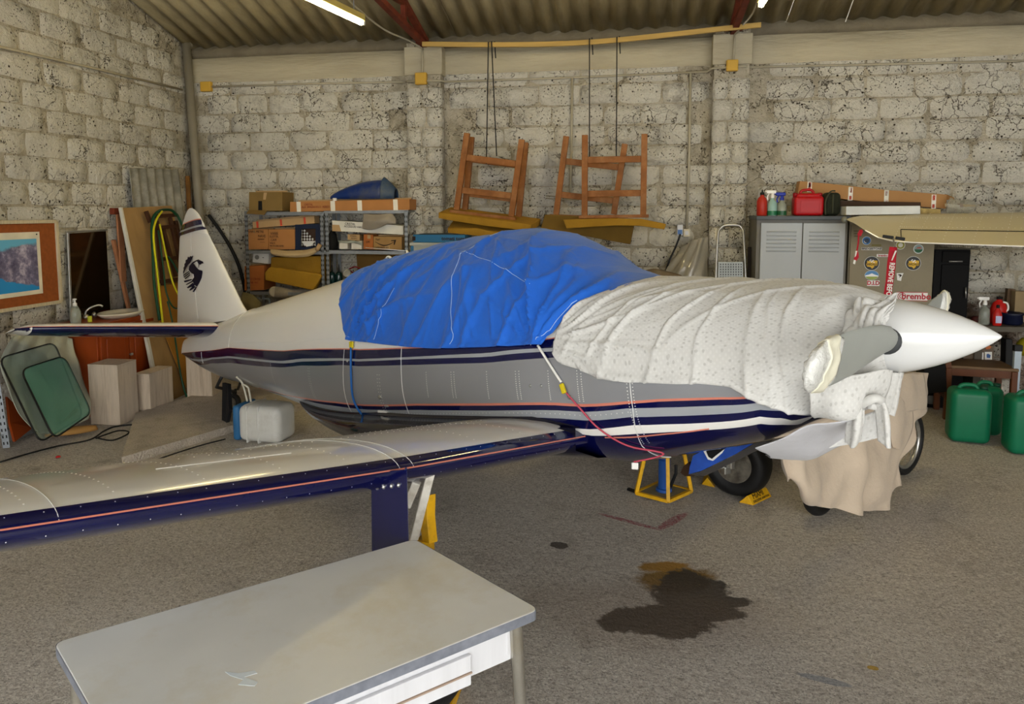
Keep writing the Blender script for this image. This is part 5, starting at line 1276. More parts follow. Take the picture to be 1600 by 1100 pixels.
bm = BM(); M = Matrix.Translation((XL+.29, (y0_+y1_)/2+.10, ztc+.0)); lathe(bm, [(.15, 0), (.185, .035), (.19, .045), (.178, .048), (.15, .03), (.08, .02), (0, .018)], 32, M, sx=.85, sy=1.25); mk('bowl', bm, mat('white ceramic', '#ded8c6', .15, coat=.5), bs, world=True, smooth=True)
fb = V((XL+.10, 5.56, ztc+.002))
bm = BM(); tube(bm, spline([fb, fb+V((0, 0, .06)), fb+V((.03, .03, .10)), fb+V((.07, .08, .115)), fb+V((.09, .10, .10))], 5), .010, 10); lathe(bm, [(.03, 0), (.028, .02), (.02, .04)], 14, Matrix.Translation(fb)); mk('tap', bm, M_alu, bs, world=True, smooth=True)
for sy_ in (-.10, .10): bm = BM(); lathe(bm, [(.02, 0), (.022, .03), (.01, .05), (0, .05)], 12, Matrix.Translation(fb+V((0, sy_, 0)))); mk('tap_handle', bm, M_alu, bs, world=True, smooth=True)
def bottle(name, loc, prof, m_, lab, cat_='bottle', group=None, n=16, sx=1, sy=1, rz=0):
    t = thing(name, lab, cat_, loc=loc, rz=rz, group=group); bm = BM(); lathe(bm, prof, n, None, sx, sy); mk('body', bm, m_, t, smooth=True, ang=50); return t
M_glass = mat('clear plastic', '#c9cfc4', .12, var=.05, trans=.6, alpha=.75)
sb = bottle('soap_bottle', (XL+.2, 5.33, ztc), [(.04, 0), (.042, .01), (.042, .10), (.03, .13), (.014, .14), (.014, .155)], M_glass, 'clear pump soap bottle on the washbasin cabinet')
bm = BM(); lathe(bm, [(.017, .15), (.017, .175), (.006, .18), (.006, .2), (.016, .202), (.016, .212), (0, .214)], 12); mk('pump', bm, M_white, sb, smooth=True)
sb = bottle('soap_bottle', (XL+.13, 5.40, ztc), [(.035, 0), (.036, .01), (.036, .12), (.02, .15), (.014, .17)], M_glass, 'second clear bottle right behind the pump bottle')
bm = BM(); lathe(bm, [(.016, .17), (.016, .19), (0, .192)], 12); mk('cap', bm, M_alu, sb, smooth=True)
sb = bottle('sponge', (XL+.25, 5.43, ztc), [(.018, 0), (.018, .05), (0, .052)], mat('yellow green plastic', '#c9d23a', .5), 'small yellow bottle between soap and tap'); 
bm = BM(); box(bm, (XL+.12, 5.93, ztc+.016), (.07, .1, .03), None, .008); setp(mk('soap_dish', bm, mat('red plastic', '#b31d20', .4), None, world=True), 'red soap dish on the rim of the washbasin', 'dish')
# sticks
M_stick = mat('reddish raw wood', '#a8714c', .7, var=.2, scale=10, stretch=(4, 4, .4)); M_stick2 = mat('brown wood', '#8a5a30', .7, var=.2, scale=10, stretch=(4, 4, .4))
def stick(a, b, wx, wy, m_, lab, name='wooden_batten', cat_='batten', up=V((0, 0, 1))):
    bm = BM(); bar(bm, a, b, wx, wy, up); o = mk(name, bm, m_, None, world=True, bevel=.002); return setp(o, lab, cat_)
stick(aX(186, 333, XL+.05), aX(193, 440, XL+.10), .07, .02, M_stick, 'reddish flat batten leaning on the left wall right of the mirror', up=V((1, 0, 0)))
stick(aX(177, 375, XL+.06), aX(204, 495, XL+.09), .03, .03, M_stick, 'thin reddish stick leaning across the flat batten', up=V((1, 0, 0)))
bm = BM(); box(bm, aX(180, 330, XL+.06), (.05, .09, .06)); setp(mk('wood_block', bm, mat('dark red wood', '#6a2c18', .7), None, world=True, bevel=.004), 'dark red wooden block on top of the reddish batten', 'block')
# big leaning board with pale edge
M_ply = mat('brown plywood', '#9a7a4e', .75, var=.12, scale=5, stretch=(2, 2, .6)); M_mdf = mat('ochre hardboard', '#a2702a', .7, var=.1, scale=6)
BX0, BX1 = XL+.12, XL+.62
def Bx(px, py, top):  # interpolate wall distance by pixel row between 325 and 628
    t = (py-325)/(628-325); return aX(px, py, BX0+(BX1-BX0)*t)
def board(pxs, nm, m_, th, lab, cat_, dxo=0, bev=.003, par=None):
    q = [Bx(x, y, 0)+V((dxo, 0, 0)) for x, y in pxs]; bm = BM(); n = (q[1]-q[0]).cross(q[-1]-q[0]).normalized(); n = n if n.x > 0 else -n
    prism(bm, q, n, th); o = mk(nm, bm, m_, par, world=True, bevel=bev)
    if par is None: setp(o, lab, cat_)
    return o
bdw = board([(186, 326), (266, 322), (300, 470), (322, 622), (246, 630)], 'plywood_board', M_ply, .02, 'tall brown plywood board with pale edge leaning in the left corner', 'board')
board([(184, 325), (187, 325), (249, 630), (244, 630)], 'pale_edge', mat('white painted edge', '#c4c0b4', .6), .03, None, None, .004, par=bdw)
board([(236, 448), (275, 440), (292, 606), (283, 606), (240, 500)], 'hardboard_sheet', M_mdf, .008, 'ochre hardboard sheet leaning in front of the plywood board', 'board', .05)
# sledge-like ladder frame
lf = thing('slatted_frame', 'dark brown wooden slatted frame hung with hoses in left corner', 'frame', loc=Bx(250, 460, 0))
def fb_(a, b, w_=.035): bm = BM(); bar(bm, Bx(*a, 0)+V((.09, 0, 0)), Bx(*b, 0)+V((.09, 0, 0)), w_, .03, up=V((1, 0, 0))); mk('rail', bm, mat('dark brown wood', '#3f2413', .6, var=.2), lf, world=True, bevel=.002)
for a, b in (((232, 345), (242, 445)), ((253, 340), (275, 437)), ((262, 345), (283, 440)), ((228, 338), (262, 336)), ((228, 356), (264, 353)), ((236, 405), (270, 402)), ((238, 440), (280, 434)), ((215, 330), (222, 348)), ((242, 357), (262, 432))): fb_(a, b)
# hoses
def hose(pxs, r, m_, lab, o=.13):
    bm = BM(); tube(bm, spline([Bx(x, y, 0)+V((o, 0, 0)) for x, y in pxs], 6), r, 8); return setp(mk('hose', bm, m_, None, world=True, smooth=True), lab, 'hose')
M_hg = mat('green hose', '#12412a', .4, var=.15); M_hy = mat('yellow hose', '#c9c21a', .4, var=.1)
hose([(230, 500), (222, 445), (220, 400), (219, 350), (228, 331), (248, 328), (258, 336)], .014, M_hg, 'thick dark green hose looped over the slatted frame')
hose([(258, 334), (268, 355), (276, 385), (288, 420)], .012, M_hg, 'dark green hose running down the right side of the slatted frame')
hose([(232, 505), (224, 430), (218, 370), (222, 345), (232, 330)], .010, M_hy, 'yellow hose hanging at the left of the slatted frame', .15)
hose([(228, 350), (238, 400), (248, 440), (260, 465), (272, 485), (276, 505)], .009, M_hy, 'yellow hose crossing the middle of the slatted frame', .15)
hose([(263, 352), (270, 372), (280, 392), (290, 405)], .008, M_hy, 'short yellow hose piece beside the airplane fin', .16)
hose([(224, 360), (232, 420), (236, 455), (246, 478), (258, 480), (266, 462), (262, 440), (250, 415), (240, 400)], .008, M_hg, 'thin green hose hanging in a low loop', .16)
hose([(232, 470), (240, 505), (262, 620), (300, 612)], .008, M_hg, 'thin green hose ending on the floor by the plinth', .2)
# corrugated grey sheets behind
cs = thing('corrugated_sheets', 'grey weathered corrugated sheets standing in the left corner', 'sheet', loc=(XL+.1, 6.7, 1))
M_cs = mat('weathered grey sheet', '#7d7a70', .8, var=.2, scale=6, dirt='#b8b5aa', dirtamt=.5, dscale=4)
for (l, r_, top_l, top_r, bl, br, dx) in (((199, 262), (276, 265), 0, 0, (243, 500), (300, 420), .0),):
    R = []
    for j in range(9):
        v = j/8; row = []
        for i in range(49):
            u = i/48; px = (l[0]+(r_[0]-l[0])*u)*(1-v)+(225+(305-225)*u)*v; py = (l[1]+(r_[1]-l[1])*u)*(1-v)+(500+0*u)*v
            row.append(aX(px, py, XL+.06+.04*v)+V((.018*cos(u*2*pi*6), 0, 0)))
        R.append(row)
    bm = BM(); grid(bm, R); mk('sheet', bm, M_cs, cs, world=True, smooth=True, solid=.006)
# downpipe and rods in the corner
cp = V((XL+.09, YB-.1, 0)); bm = BM(); 
p_top = aY(291, 68, YB-.12); p_bot = aY(309, 300, YB-.12); dvv = (p_bot-p_top); 
bm = BM(); tube(bm, [p_top, p_bot, p_top+dvv*((p_top.z-.02)/(p_top.z-p_bot.z))], .045, 16); tube(bm, [p_top, p_top+V((-.0, .1, .02))], .045, 16); setp(mk('downpipe', bm, mat('grey brown pipe', '#7d7666', .5, var=.12, scale=3), None, world=True, smooth=True), 'thick grey brown pipe rising in the left corner', 'pipe')
stick(aY(308, 232, YB-.05), aY(314, 345, YB-.08), .03, .03, mat('weathered dark wood', '#54432e', .8, var=.2), 'thin dark wooden stick just right of the corner pipe', 'wooden_stick', 'stick')
stick(aY(293, 275, YB-.14), aY(296, 330, YB-.16), .04, .03, mat('rotten orange wood', '#7a5428', .85, var=.3), 'short rotten stick left of the corner pipe', 'wooden_stick', 'stick')
bm = BM(); tube(bm, spline([aY(326, 336, YB-.06), aY(345, 362, YB-.06), aY(362, 390, YB-.06), aY(374, 418, YB-.06), aY(381, 445, YB-.06), aY(384, 470, YB-.06)], 6), .019, 8); setp(mk('black_hose', bm, M_black, None, world=True, smooth=True), 'bent black hose leaning on the wall behind the fin', 'hose')
# glass panes and wrapped windshield, left
gl = thing('wrapped_windscreen', 'large curved windscreen wrapped in grey plastic film by left wall', 'windscreen', loc=aX(70, 690, XL+.7))
M_film = mat('dusty plastic film', '#a9ada0', .3, var=.1, scale=5, bump=.01, bscale=12)
def Gx(px, py, base=0): t = (py-510)/(690-510); return aX(px, py, XL+.14+.55*t+base)
R = [[Gx(20, 525), Gx(60, 512), Gx(95, 514), Gx(112, 530)], [Gx(2, 560), Gx(45, 545), Gx(90, 540), Gx(125, 572)], [Gx(6, 600), Gx(50, 590), Gx(95, 585), Gx(138, 612)], [Gx(28, 640), Gx(62, 632), Gx(100, 632), Gx(140, 640)], [Gx(55, 672), Gx(75, 674), Gx(105, 668), Gx(138, 655)]]
def off(u, v, p): return .02*noise.noise(p*5)+.008*sin(u*30+v*8)+.03*sin(pi*u)
g = net(R, 9, off); bm = BM(); grid(bm, g); mk('plastic_film', bm, M_film, gl, world=True, smooth=True, solid=.004)
def pane(px, base, m_, edge, lab, nm='glass_pane'):
    q = roundpoly([Gx(x, y, base) for x, y in px], .08, 5); t = thing(nm, lab, 'glass', loc=Gx(px[-1][0], px[-1][1], base)); bm = BM(); prism(bm, q, (1, -.3, .2), .006); mk('glass', bm, m_, t, world=True)
    bm = BM(); tube(bm, q+[q[0]], .007, 6); mk('rubber_edge', bm, edge, t, world=True, smooth=True)
M_gg = mat('green tinted glass', '#5c9886', .06, var=.04, alpha=.5, coat=.5)
pane([(32, 578), (100, 556), (143, 645), (84, 686)], .16, M_gg, M_black, 'green tinted glass pane with black edge in front of the film')
M_pg = mat('pale green glass', '#8fa69a', .08, var=.04, alpha=.30, coat=.5)
pane([(-2, 560), (85, 535), (130, 650), (62, 692)], .08, M_pg, M_black, 'larger pale glass pane behind the green one')
bm = BM(); q = [aZ(88, 684, .0), aZ(110, 684, .0), aZ(140, 662, .0), aZ(138, 655, .0)]
M = Matrix.Translation(aZ(112, 676, .03)) @ Matrix.Rotation(.7, 4, 'Z'); lathe(bm, [(0, 0), (.13, 0), (.12, .03), (.0, .05)], 16, M, 1.4, .5); setp(mk('cardboard_lump', bm, mat('tan cardboard', '#a87d44', .8), None, world=True, smooth=True), 'tan lump of cardboard under the green glass pane', 'cardboard')
# steel rack at the far left
rk = thing('steel_rack', 'perforated steel rack at the left edge of the picture', 'rack', loc=aZ(10, 700, 0))
M_galv = mat('galvanised steel', '#8b8f94', .45, metal=.6, var=.12, scale=20)
p = aZ(10, 700, 0)
def perforated(a, b, w_, par, name='upright', holes=True, m_=None, xd=None):
    a, b = V(a), V(b); bm = BM(); xd = xd or V((1, 0, 0)); n = xd.cross((b-a).normalized())
    if n.y > 0: n = -n
    prism(bm, [a-xd*w_/2, a+xd*w_/2, b+xd*w_/2, b-xd*w_/2], -n, .003); prism(bm, [a-xd*w_/2, b-xd*w_/2, b-xd*w_/2-n*w_, a-xd*w_/2-n*w_], -xd, -.003)
    o = mk(name, bm, m_ or M_galv, par, world=True)
    if holes:
        bm = BM(); L_ = (b-a).length; k = int(L_/.05); d = (b-a).normalized()
        for i in range(k):
            c = a+d*(.025+i*.05)
            for s in (-.25, .25): prism(bm, [c+xd*(w_*s-.004), c+xd*(w_*s+.004), c+xd*(w_*s+.004)+d*.022, c+xd*(w_*s-.004)+d*.022], n, .0012)
        mk('slots', bm, M_dark, o, world=True, kind='stuff')
    return o
perforated(p, p+V((-.05, -.02, .72)), .045, rk, xd=V((.8, .6, 0))); perforated(p+V((-.5, -.9, 0)), p+V((-.55, -.92, .72)), .045, rk, xd=V((.8, .6, 0)))
for z in (.1, .62): bm = BM(); bar(bm, p+V((-.02, 0, z)), p+V((-.5, -.9, z)), .03, .012); mk('rack_rail', bm, M_galv, rk, world=True)
bm = BM(); bar(bm, aZ(15, 680, .05), aZ(48, 668, .05)+V((.0, .3, 0)), .06, .08); setp(mk('steel_channel', bm, mat('grey channel', '#6d6e6e', .6), None, world=True), 'grey steel channel on the floor behind the rack post', 'channel')
bm = BM(); prism(bm, [aX(8, 620, XL+.25), aX(45, 655, XL+.25), aX(48, 668, XL+.3), aX(20, 690, XL+.35), aX(12, 660, XL+.3)], (1, 0, 0), .02); setp(mk('brown_board', bm, M_cab, None, world=True), 'small red brown board behind the steel rack', 'board')
# ================================================================ BACK WALL FITTINGS
def pxprism(pts, y, depth, bm=None, dz=0, dx=0):
    bm = bm or BM(); q = [aY(a, b, y) for a, b in pts]; d = V((dx, depth, dz)); prism(bm, q, d, d.length); return bm
M_pvc = mat('grey conduit', '#a59d88', .5, var=.06)
M_ybox = mat('yellowed junction box', '#c39a3a', .5, var=.08)
def pipe(pts, r, lab, nm='conduit', m_=None):
    bm = BM(); tube(bm, pts, r, 8); return setp(mk(nm, bm, m_ or M_pvc, None, world=True, smooth=True), lab, 'conduit' if nm == 'conduit' else 'cord')
YW = YB-.03; YP = YB-.165
pipe([aY(318, 136, YW), aY(480, 131, YW), aY(634, 128, YW)], .011, 'horizontal grey conduit left of the left pillar')
pipe([aY(636, 127, YP), aY(690, 126, YP), aY(696, 128, YW), aY(900, 121, YW), aY(1105, 112, YW), aY(1112, 107, YP)], .011, 'horizontal grey conduit between the two pillars')
pipe([aY(1112, 107, YP), aY(1165, 103, YP), aY(1172, 105, YW), aY(1400, 100, YW), aY(1640, 94, YW)], .011, 'horizontal grey conduit right of the right pillar')
pipe([aY(894, 122, YW), aY(893, 220, YW), aY(891, 304, YW)], .013, 'vertical grey conduit behind the hanging wooden frames')
pipe([aY(1079, 114, YW), aY(1077, 240, YW), aY(1073, 358, YW)], .013, 'vertical grey conduit down to the wall socket')
pipe([aY(853, 306, YW), aY(905, 309, YW)], .006, 'short thin white pipe left behind the hanging frames, upper'); pipe([aY(853, 310, YW), aY(905, 313, YW)], .006, 'short thin white pipe left behind the hanging frames, lower')
pipe([aY(660, 76, YP-.02), aY(660, 116, YP-.02)], .009, 'short vertical conduit on the left pillar'); pipe([aY(1148, 54, YP-.02), aY(1146, 96, YP-.02)], .009, 'short vertical conduit on the right pillar')
def onl(px, py): return aX(px, py, XL+.035)
pipe([aX(-60, 58, XL+.035), onl(0, 73), onl(140, 105), onl(284, 140)], .012, 'grey conduit along the left wall')
pipe(spline([aZ(535, -10, 3.5), aZ(560, 14, 3.5), aZ(600, 46, 3.45), aY(640, 64, 7.0), aY(660, 76, YP-.02)], 6), .009, 'curved grey conduit running up to the tube lamp', m_=M_pvc)
pipe(spline([aZ(1186, -10, 3.55), aZ(1176, 20, 3.5), aY(1160, 40, 7.0), aY(1148, 54, YP-.02)], 6), .009, 'curved grey conduit running up beside the right truss')
for (a, b, c, d, y, lab) in ((314, 128, 331, 143, YW-.01, 'yellowed square junction box in the left corner'), (649, 114, 667, 132, YP-.01, 'yellowed square junction box on the left pillar'), (1135, 94, 1153, 111, YP-.01, 'yellowed square junction box on the right pillar')):
    p, q = aY(a, b, y), aY(c, d, y); t = thing('junction_box', lab, 'box', loc=((p.x+q.x)/2, y, q.z), group='junction boxes'); bm = BM(); box(bm, ((p.x+q.x)/2, y, (p.z+q.z)/2), (q.x-p.x, .05, p.z-q.z)); mk('housing', bm, M_ybox, t, world=True, bevel=.008)
    bm = BM(); box(bm, ((p.x+q.x)/2, y-.027, (p.z+q.z)/2), ((q.x-p.x)*.86, .008, (p.z-q.z)*.86)); mk('lid', bm, M_ybox, t, world=True, bevel=.003)
M_plate = mat('white socket plastic', '#c9cbd0', .4); M_bplast = mat('blue socket plastic', '#4a6ea8', .4)
sk = thing('wall_socket', 'grey white wall socket with blue flap beside ladder', 'socket', loc=aY(1063, 368, YW))
bm = pxprism([(1058, 351), (1067, 351), (1067, 368), (1058, 368)], YW-.05, .05); mk('housing', bm, M_plate, sk, world=True, bevel=.004)
bm = pxprism([(1059, 359), (1066, 359), (1066, 366), (1059, 366)], YW-.056, .008); mk('flap', bm, M_bplast, sk, world=True)
s2 = thing('light_switch', 'small beige switch box right of wall socket', 'switch', loc=aY(1073, 370, YW)); bm = pxprism([(1068, 358), (1078, 358), (1078, 370), (1068, 370)], YW-.05, .05); mk('housing', bm, mat('beige plastic', '#c9c0a8', .4), s2, world=True, bevel=.004)
bm = pxprism([(1070.5, 361), (1075.5, 361), (1075.5, 367), (1070.5, 367)], YW-.056, .008); mk('rocker', bm, M_plate, s2, world=True)
bm = BM(); tube(bm, spline([aY(1063, 366, YW-.07), aY(1056, 385, YW-.1), aY(1044, 412, YW-.1), aY(1034, 445, YW-.1)], 6), .009, 7); setp(mk('power_cable', bm, M_black, None, world=True, smooth=True), 'black cable plugged into the wall socket, hanging behind the cover', 'cable')
# batten hung under the trusses and the cords
bt = [(660, 69), (760, 70), (860, 69), (950, 64), (1050, 54), (1120, 46), (1189, 39)]
M_yw = mat('yellow pine', '#b0904e', .6, var=.15, scale=8, stretch=(.3, 4, 4))
bm = BM(); P = spline([aY(x, y, 7.0) for x, y in bt], 4)
rw = [[p+V((0, dy, dz)) for dy, dz in ((-.012, -.022), (.012, -.022), (.012, .022), (-.012, .022))] for p in P]; vs = grid(bm, rw, closed=True); bm.faces.new(vs[0]); bm.faces.new(vs[-1][::-1])
setp(mk('long_batten', bm, M_yw, None, world=True), 'long bowed yellow pine batten lying across the two truss ends', 'batten')
for i, (a, b, y, lab) in enumerate((((763, 66), (760, 256), 6.97, 'black cord holding the left hanging frame, left strand'), ((768, 66), (776, 244), 6.97, 'black cord holding the left hanging frame, right strand'), ((921, 60), (921, 246), 6.97, 'black cord holding the right hanging frames, left strand'), ((964, 58), (963, 244), 6.97, 'black cord holding the right hanging frames, right strand'))):
    bm = BM(); p, q = aY(*a, y), aY(*b, y+.02); tube(bm, [p+V((.03, .05, -.14)), p+V((.02, .05, .02)), p, q], .006, 6); setp(mk('cord', bm, M_black, None, world=True), lab, 'cord', 'cords holding the wooden frames')
M_ow = mat('orange brown wood', '#84501f', .6, var=.2, scale=8, dirt='#a8825a', dirtamt=.35, dscale=4)
def wframe(legs, rails, y, lab, foot):
    t = thing('wooden_trestle', lab, 'frame', loc=aY(*legs[0][1], y), group='hanging wooden leg frames')
    for a, b in legs: bm = BM(); bar(bm, aY(*a, y), aY(*b, y), .056, .05, up=V((0, 1, 0))); mk('leg', bm, M_ow, t, world=True, bevel=.004)
    for a, b in rails: bm = BM(); bar(bm, aY(*a, y+.005), aY(*b, y+.005), .06, .022, up=V((0, 1, 0))); mk('rail', bm, M_ow, t, world=True, bevel=.003)
    bm = BM(); bar(bm, aY(*foot[0], y), aY(*foot[1], y), .03, .07, up=V((0, 1, 0))); mk('foot_rail', bm, M_ow, t, world=True, bevel=.003)
wframe([((730, 208), (713.7, 328)), ((815.6, 218), (799, 338))], [((728, 246), (807, 256)), ((720, 297), (800, 306))], 6.95, 'front one of two nested orange brown wooden frames on the left', ((704, 330), (806, 342)))
wframe([((737, 214), (726.6, 328)), ((821.6, 222.5), (810, 343))], [((736, 249), (816, 259)), ((729, 302), (808, 312))], 7.08, 'rear one of two nested orange brown wooden frames on the left', ((716, 333), (815, 345)))
wframe([((914, 211), (913.4, 337)), ((1007, 209.5), (1005, 336))], [((915, 250), (1004, 248.5)), ((916, 303), (1004, 301.5))], 6.95, 'upright wooden frame in front on the right, worn pale legs', ((904.8, 339), (1013.6, 337.5)))
wframe([((885, 213), (869, 335)), ((976.4, 225), (959, 335))], [((883, 252), (971, 262)), ((876, 304), (963, 314))], 7.10, 'slanting wooden frame behind the upright right one', ((859, 337), (965, 341)))
M_foam = mat('ochre foam', '#96701f', .9, var=.1, scale=8, bump=.003); M_foamd = mat('brown foam side', '#6b5220', .95, var=.12, scale=6)
def foam(front, y, d, dz, lab, m_=None, dx=0):
    bm = pxprism(front, y, d, None, dz, dx); o = mk('foam_pad', bm, m_ or M_foam, None, world=True, bevel=.006); return setp(o, lab, 'foam', 'foam pads hanging under the frames')
foam([(685, 332), (757, 341), (830, 351), (829, 361.5), (757, 353), (700, 344), (685, 341)], 6.86, .24, .055, 'thin ochre foam pad under the left frames, upper one', dx=.06)
foam([(699, 357), (745, 357), (772, 363), (812, 364), (770, 371), (720, 366), (700, 364)], 6.88, .26, .09, 'brown ochre foam pad under the left frames, lower one')
foam([(880, 343), (960, 341), (1002, 342), (1041, 350), (1038, 358.5), (1000, 353), (960, 352.5), (885, 357)], 6.84, .10, .0, 'bent ochre foam strip under the right frames, front one')
foam([(851, 335), (910, 338), (991, 352), (985, 382), (892, 365), (844, 361)], 7.0, .07, .0, 'large dark brown foam sheet under the right frames', M_foamd)

# ================================================================ STEEL SHELVING
YS, YD = 6.98, .30
sh = thing('steel_shelving', 'two bay grey perforated steel shelving full of cardboard boxes', 'shelf', loc=(aY(510, 450, YS).x, YS+YD/2, 0))
def upright(px, pytop, w_): 
    t = aY(px, pytop, YS); o = perforated(V((t.x, YS, .01)), t, w_, sh)
    bm = BM(); bar(bm, V((t.x, YS+YD, .01)), V((t.x, YS+YD, t.z)), w_, .004, up=V((0, 1, 0))); mk('rear_upright', bm, M_galv, sh, world=True)
for px, py in ((384, 330), (502, 333), (510, 333), (634, 329)): upright(px, py, .035)
def shelf_board(l, r_, py0, py1):
    a, b = aY(l, py0, YS+.004), aY(r_, py1, YS+.004); z = a.z
    bm = BM(); box(bm, ((a.x+b.x)/2, YS+YD/2, z-.012), (b.x-a.x, YD, .008)); box(bm, ((a.x+b.x)/2, YS+.004, z-.018), (b.x-a.x, .006, .034)); mk('shelf_board', bm, M_galv, sh, world=True)
    return z
zt1 = shelf_board(384, 506, 331, 331); zt2 = shelf_board(506, 638, 328, 328); zm1 = shelf_board(384, 506, 391, 391); zm2 = shelf_board(506, 638, 391, 391); zl1 = shelf_board(384, 506, 455, 455); zl2 = shelf_board(506, 638, 448, 448)
M_cb = mat('cardboard', '#a87443', .85, var=.08, scale=6); M_cbd = mat('dull cardboard', '#7a6236', .85, var=.08, scale=6); M_cbl = mat('light cardboard', '#ae8f66', .85, var=.08, scale=6)
M_tape = mat('white tape', '#dcd8cc', .4); M_ink = mat('black marker', '#2a1c14', .7); M_inkr = mat('red marker', '#7a2a18', .7); M_rlab = mat('red label', '#c2472f', .5)
def carton(pts, y, d, m_, lab, nm='cardboard_box', cat_='box', tapes=(), texts=(), flap=True, group=None, dz=0):
    q = [aY(a, b, y) for a, b in pts]; t = thing(nm, lab, cat_, loc=((q[0].x+q[1].x)/2, y+d/2, min(p.z for p in q)), group=group)
    bm = pxprism(pts, y, d, None, dz); o = mk('carton', bm, m_, t, world=True, bevel=.003)
    for tp_, tm in tapes: bm = pxprism(tp_, y-.0025, .002); mk('tape', bm, tm, t, world=True)
    for s, (x, yy), size, tm, an in texts:
        p = aY(x, yy, y-.003); text(t, s, size, tm, facing(p, (cos(an), 0, sin(an)), (-sin(an), 0, cos(an))), squeeze=.85)
    if flap and cat_ == 'box':
        a, b = q[0], q[1]; bm = BM(); bar(bm, a.lerp(b, .02)+V((0, d*.5, .002)), a.lerp(b, .98)+V((0, d*.5, .002)), .03, .002, up=V((0, 1, 0))); mk('seam_tape', bm, M_cbl, t, world=True)
    return t
t = carton([(389, 300), (441, 300), (441, 329.5), (389, 329.5)], YS+.02, .25, M_cbd, 'open dull cardboard box standing on the shelving, far left')
bm = pxprism([(403.5, 314), (409, 314), (409.5, 328.5), (403.5, 328.5)], YS+.016, .004); mk('opening', bm, M_dark, t, world=True)
bm = BM(); prism(bm, [aY(388, 329, YS+.018), aY(418, 329, YS+.018), aY(413, 336, YS-.06), aY(385, 334, YS-.06)], (0, 0, 1), .003); mk('flap', bm, M_cbd, t, world=True)
bm = pxprism([(412, 301), (417, 301), (415, 312), (411, 312)], YS+.017, .002); mk('tape', bm, M_cbl, t, world=True)
def tb(x, w_, y0, y1, m_=M_tape): return ([(x, y0), (x+w_, y0), (x+w_+.8, y1), (x+.8, y1)], m_)
carton([(453, 315.5), (640, 311), (640, 328), (453, 331)], YS+.0, .27, M_cb, 'long brown cardboard box with white tape bands topping the shelving', nm='long_box', tapes=[tb(463, 6.5, 315.2, 330.9), tb(516, 7, 314, 330), tb(558, 7, 313, 329.3), tb(614, 7, 311.6, 328.5)], texts=[('CRISTAL', (482, 319.5), .03, M_inkr, .01), ('ALA  SPAGNUOLO  AEREO', (493, 323.5), .03, M_inkr, .01)])
# blue fairing
fr = thing('engine_fairing', 'dusty dark blue rounded fairing lying on the long box', 'fairing', loc=aY(570, 312, YS+.15))
p0, p1 = aY(519, 311, YS+.13), aY(602, 311, YS+.13); hgt = aY(600, 282, YS+.13).z-p1.z
R = []
for i in range(17):
    u = i/16; x = p0.x+(p1.x-p0.x)*u; hh = hgt*(.18+.82*sin(min(1, u*1.05)*pi/2)**.8)*(1 if u < .97 else .97); ww = .13*(.35+.65*sin(min(1, u)*pi/2)); R.append([V((x, p0.y+ww*-cos(pi*k/12), p0.z+hh*sin(pi*k/12)**.8)) for k in range(13)])
M_dblue = mat('dusty blue gel coat', '#14306e', .35, var=.1, dirt='#5a5a48', dirtamt=.6, dscale=3)
bm = BM(); grid(bm, R); mk('shell', bm, M_dblue, fr, world=True, smooth=True, solid=.006)
R = []
for i in range(9):
    u = i/8; x = p1.x-.004+(aY(620, 311, YS+.13).x-p1.x)*u; k_ = (1-u*.62)**.8; hh = (hgt+.03)*(k_ if i else 1); R.append([V((x, p0.y+.135*-cos(pi*k/12)*k_, p0.z+hh*sin(pi*k/12)**.7)) for k in range(13)])
bm = BM(); grid(bm, R); mk('end_cap', bm, mat('dusty slate blue', '#2f4866', .5, dirt='#6a6650', dirtamt=.5), fr, world=True, smooth=True, solid=.006)
bm = BM(); tube(bm, [aY(523, 309.5, YS+.05), aY(523, 318, YS+.05)][:1]+[aY(523, 314, YS+.05)], .022, 12); setp(mk('paper_roll', bm, M_tape, None, world=True), 'small white roll beside the tip of the blue fairing', 'roll')
carton([(394, 346.5), (491, 337.5), (491.5, 349), (395, 357)], YS+.05, .12, M_cbl, 'narrow light cardboard box lying tilted on two boxes, left bay', nm='narrow_box', tapes=[([(400, 346.4), (403.5, 346), (404, 356), (401, 356.4)], M_rlab), ([(437, 343), (440, 342.7), (441, 352.7), (438, 353)], M_rlab), ([(474, 339.5), (477, 339.2), (478, 349.6), (475, 350)], M_rlab)])
carton([(383, 358.5), (419, 358), (419, 389.5), (383, 390)], YS+.03, .25, M_cb, 'brown cardboard box with handwriting, leftmost on the middle shelf', texts=[('VARIE METRE', (400, 362), .035, M_ink, 0), ('NAVE', (409, 369), .04, M_ink, 0), ('ELEMENT', (408, 374), .022, M_ink, 0), ('-------', (410, 378), .03, M_ink, 0)], tapes=[([(396, 360), (398, 360), (398, 364), (396, 364)], M_cbl)])
carton([(419.6, 358.5), (460.5, 358), (460.5, 389.5), (419.6, 390)], YS+.03, .25, M_cb, 'brown cardboard box with handwritten list, beside blue crate', texts=[('VARIE', (428.5, 365), .04, M_ink, 0), ('ELETTR.', (428.5, 370), .034, M_ink, 0), ('CAVI', (427.5, 375), .034, M_ink, 0), ('VALV.', (426, 380), .03, M_ink, 0), ('MOTO RICAMBI', (432.5, 384.5), .026, M_ink, 0)])
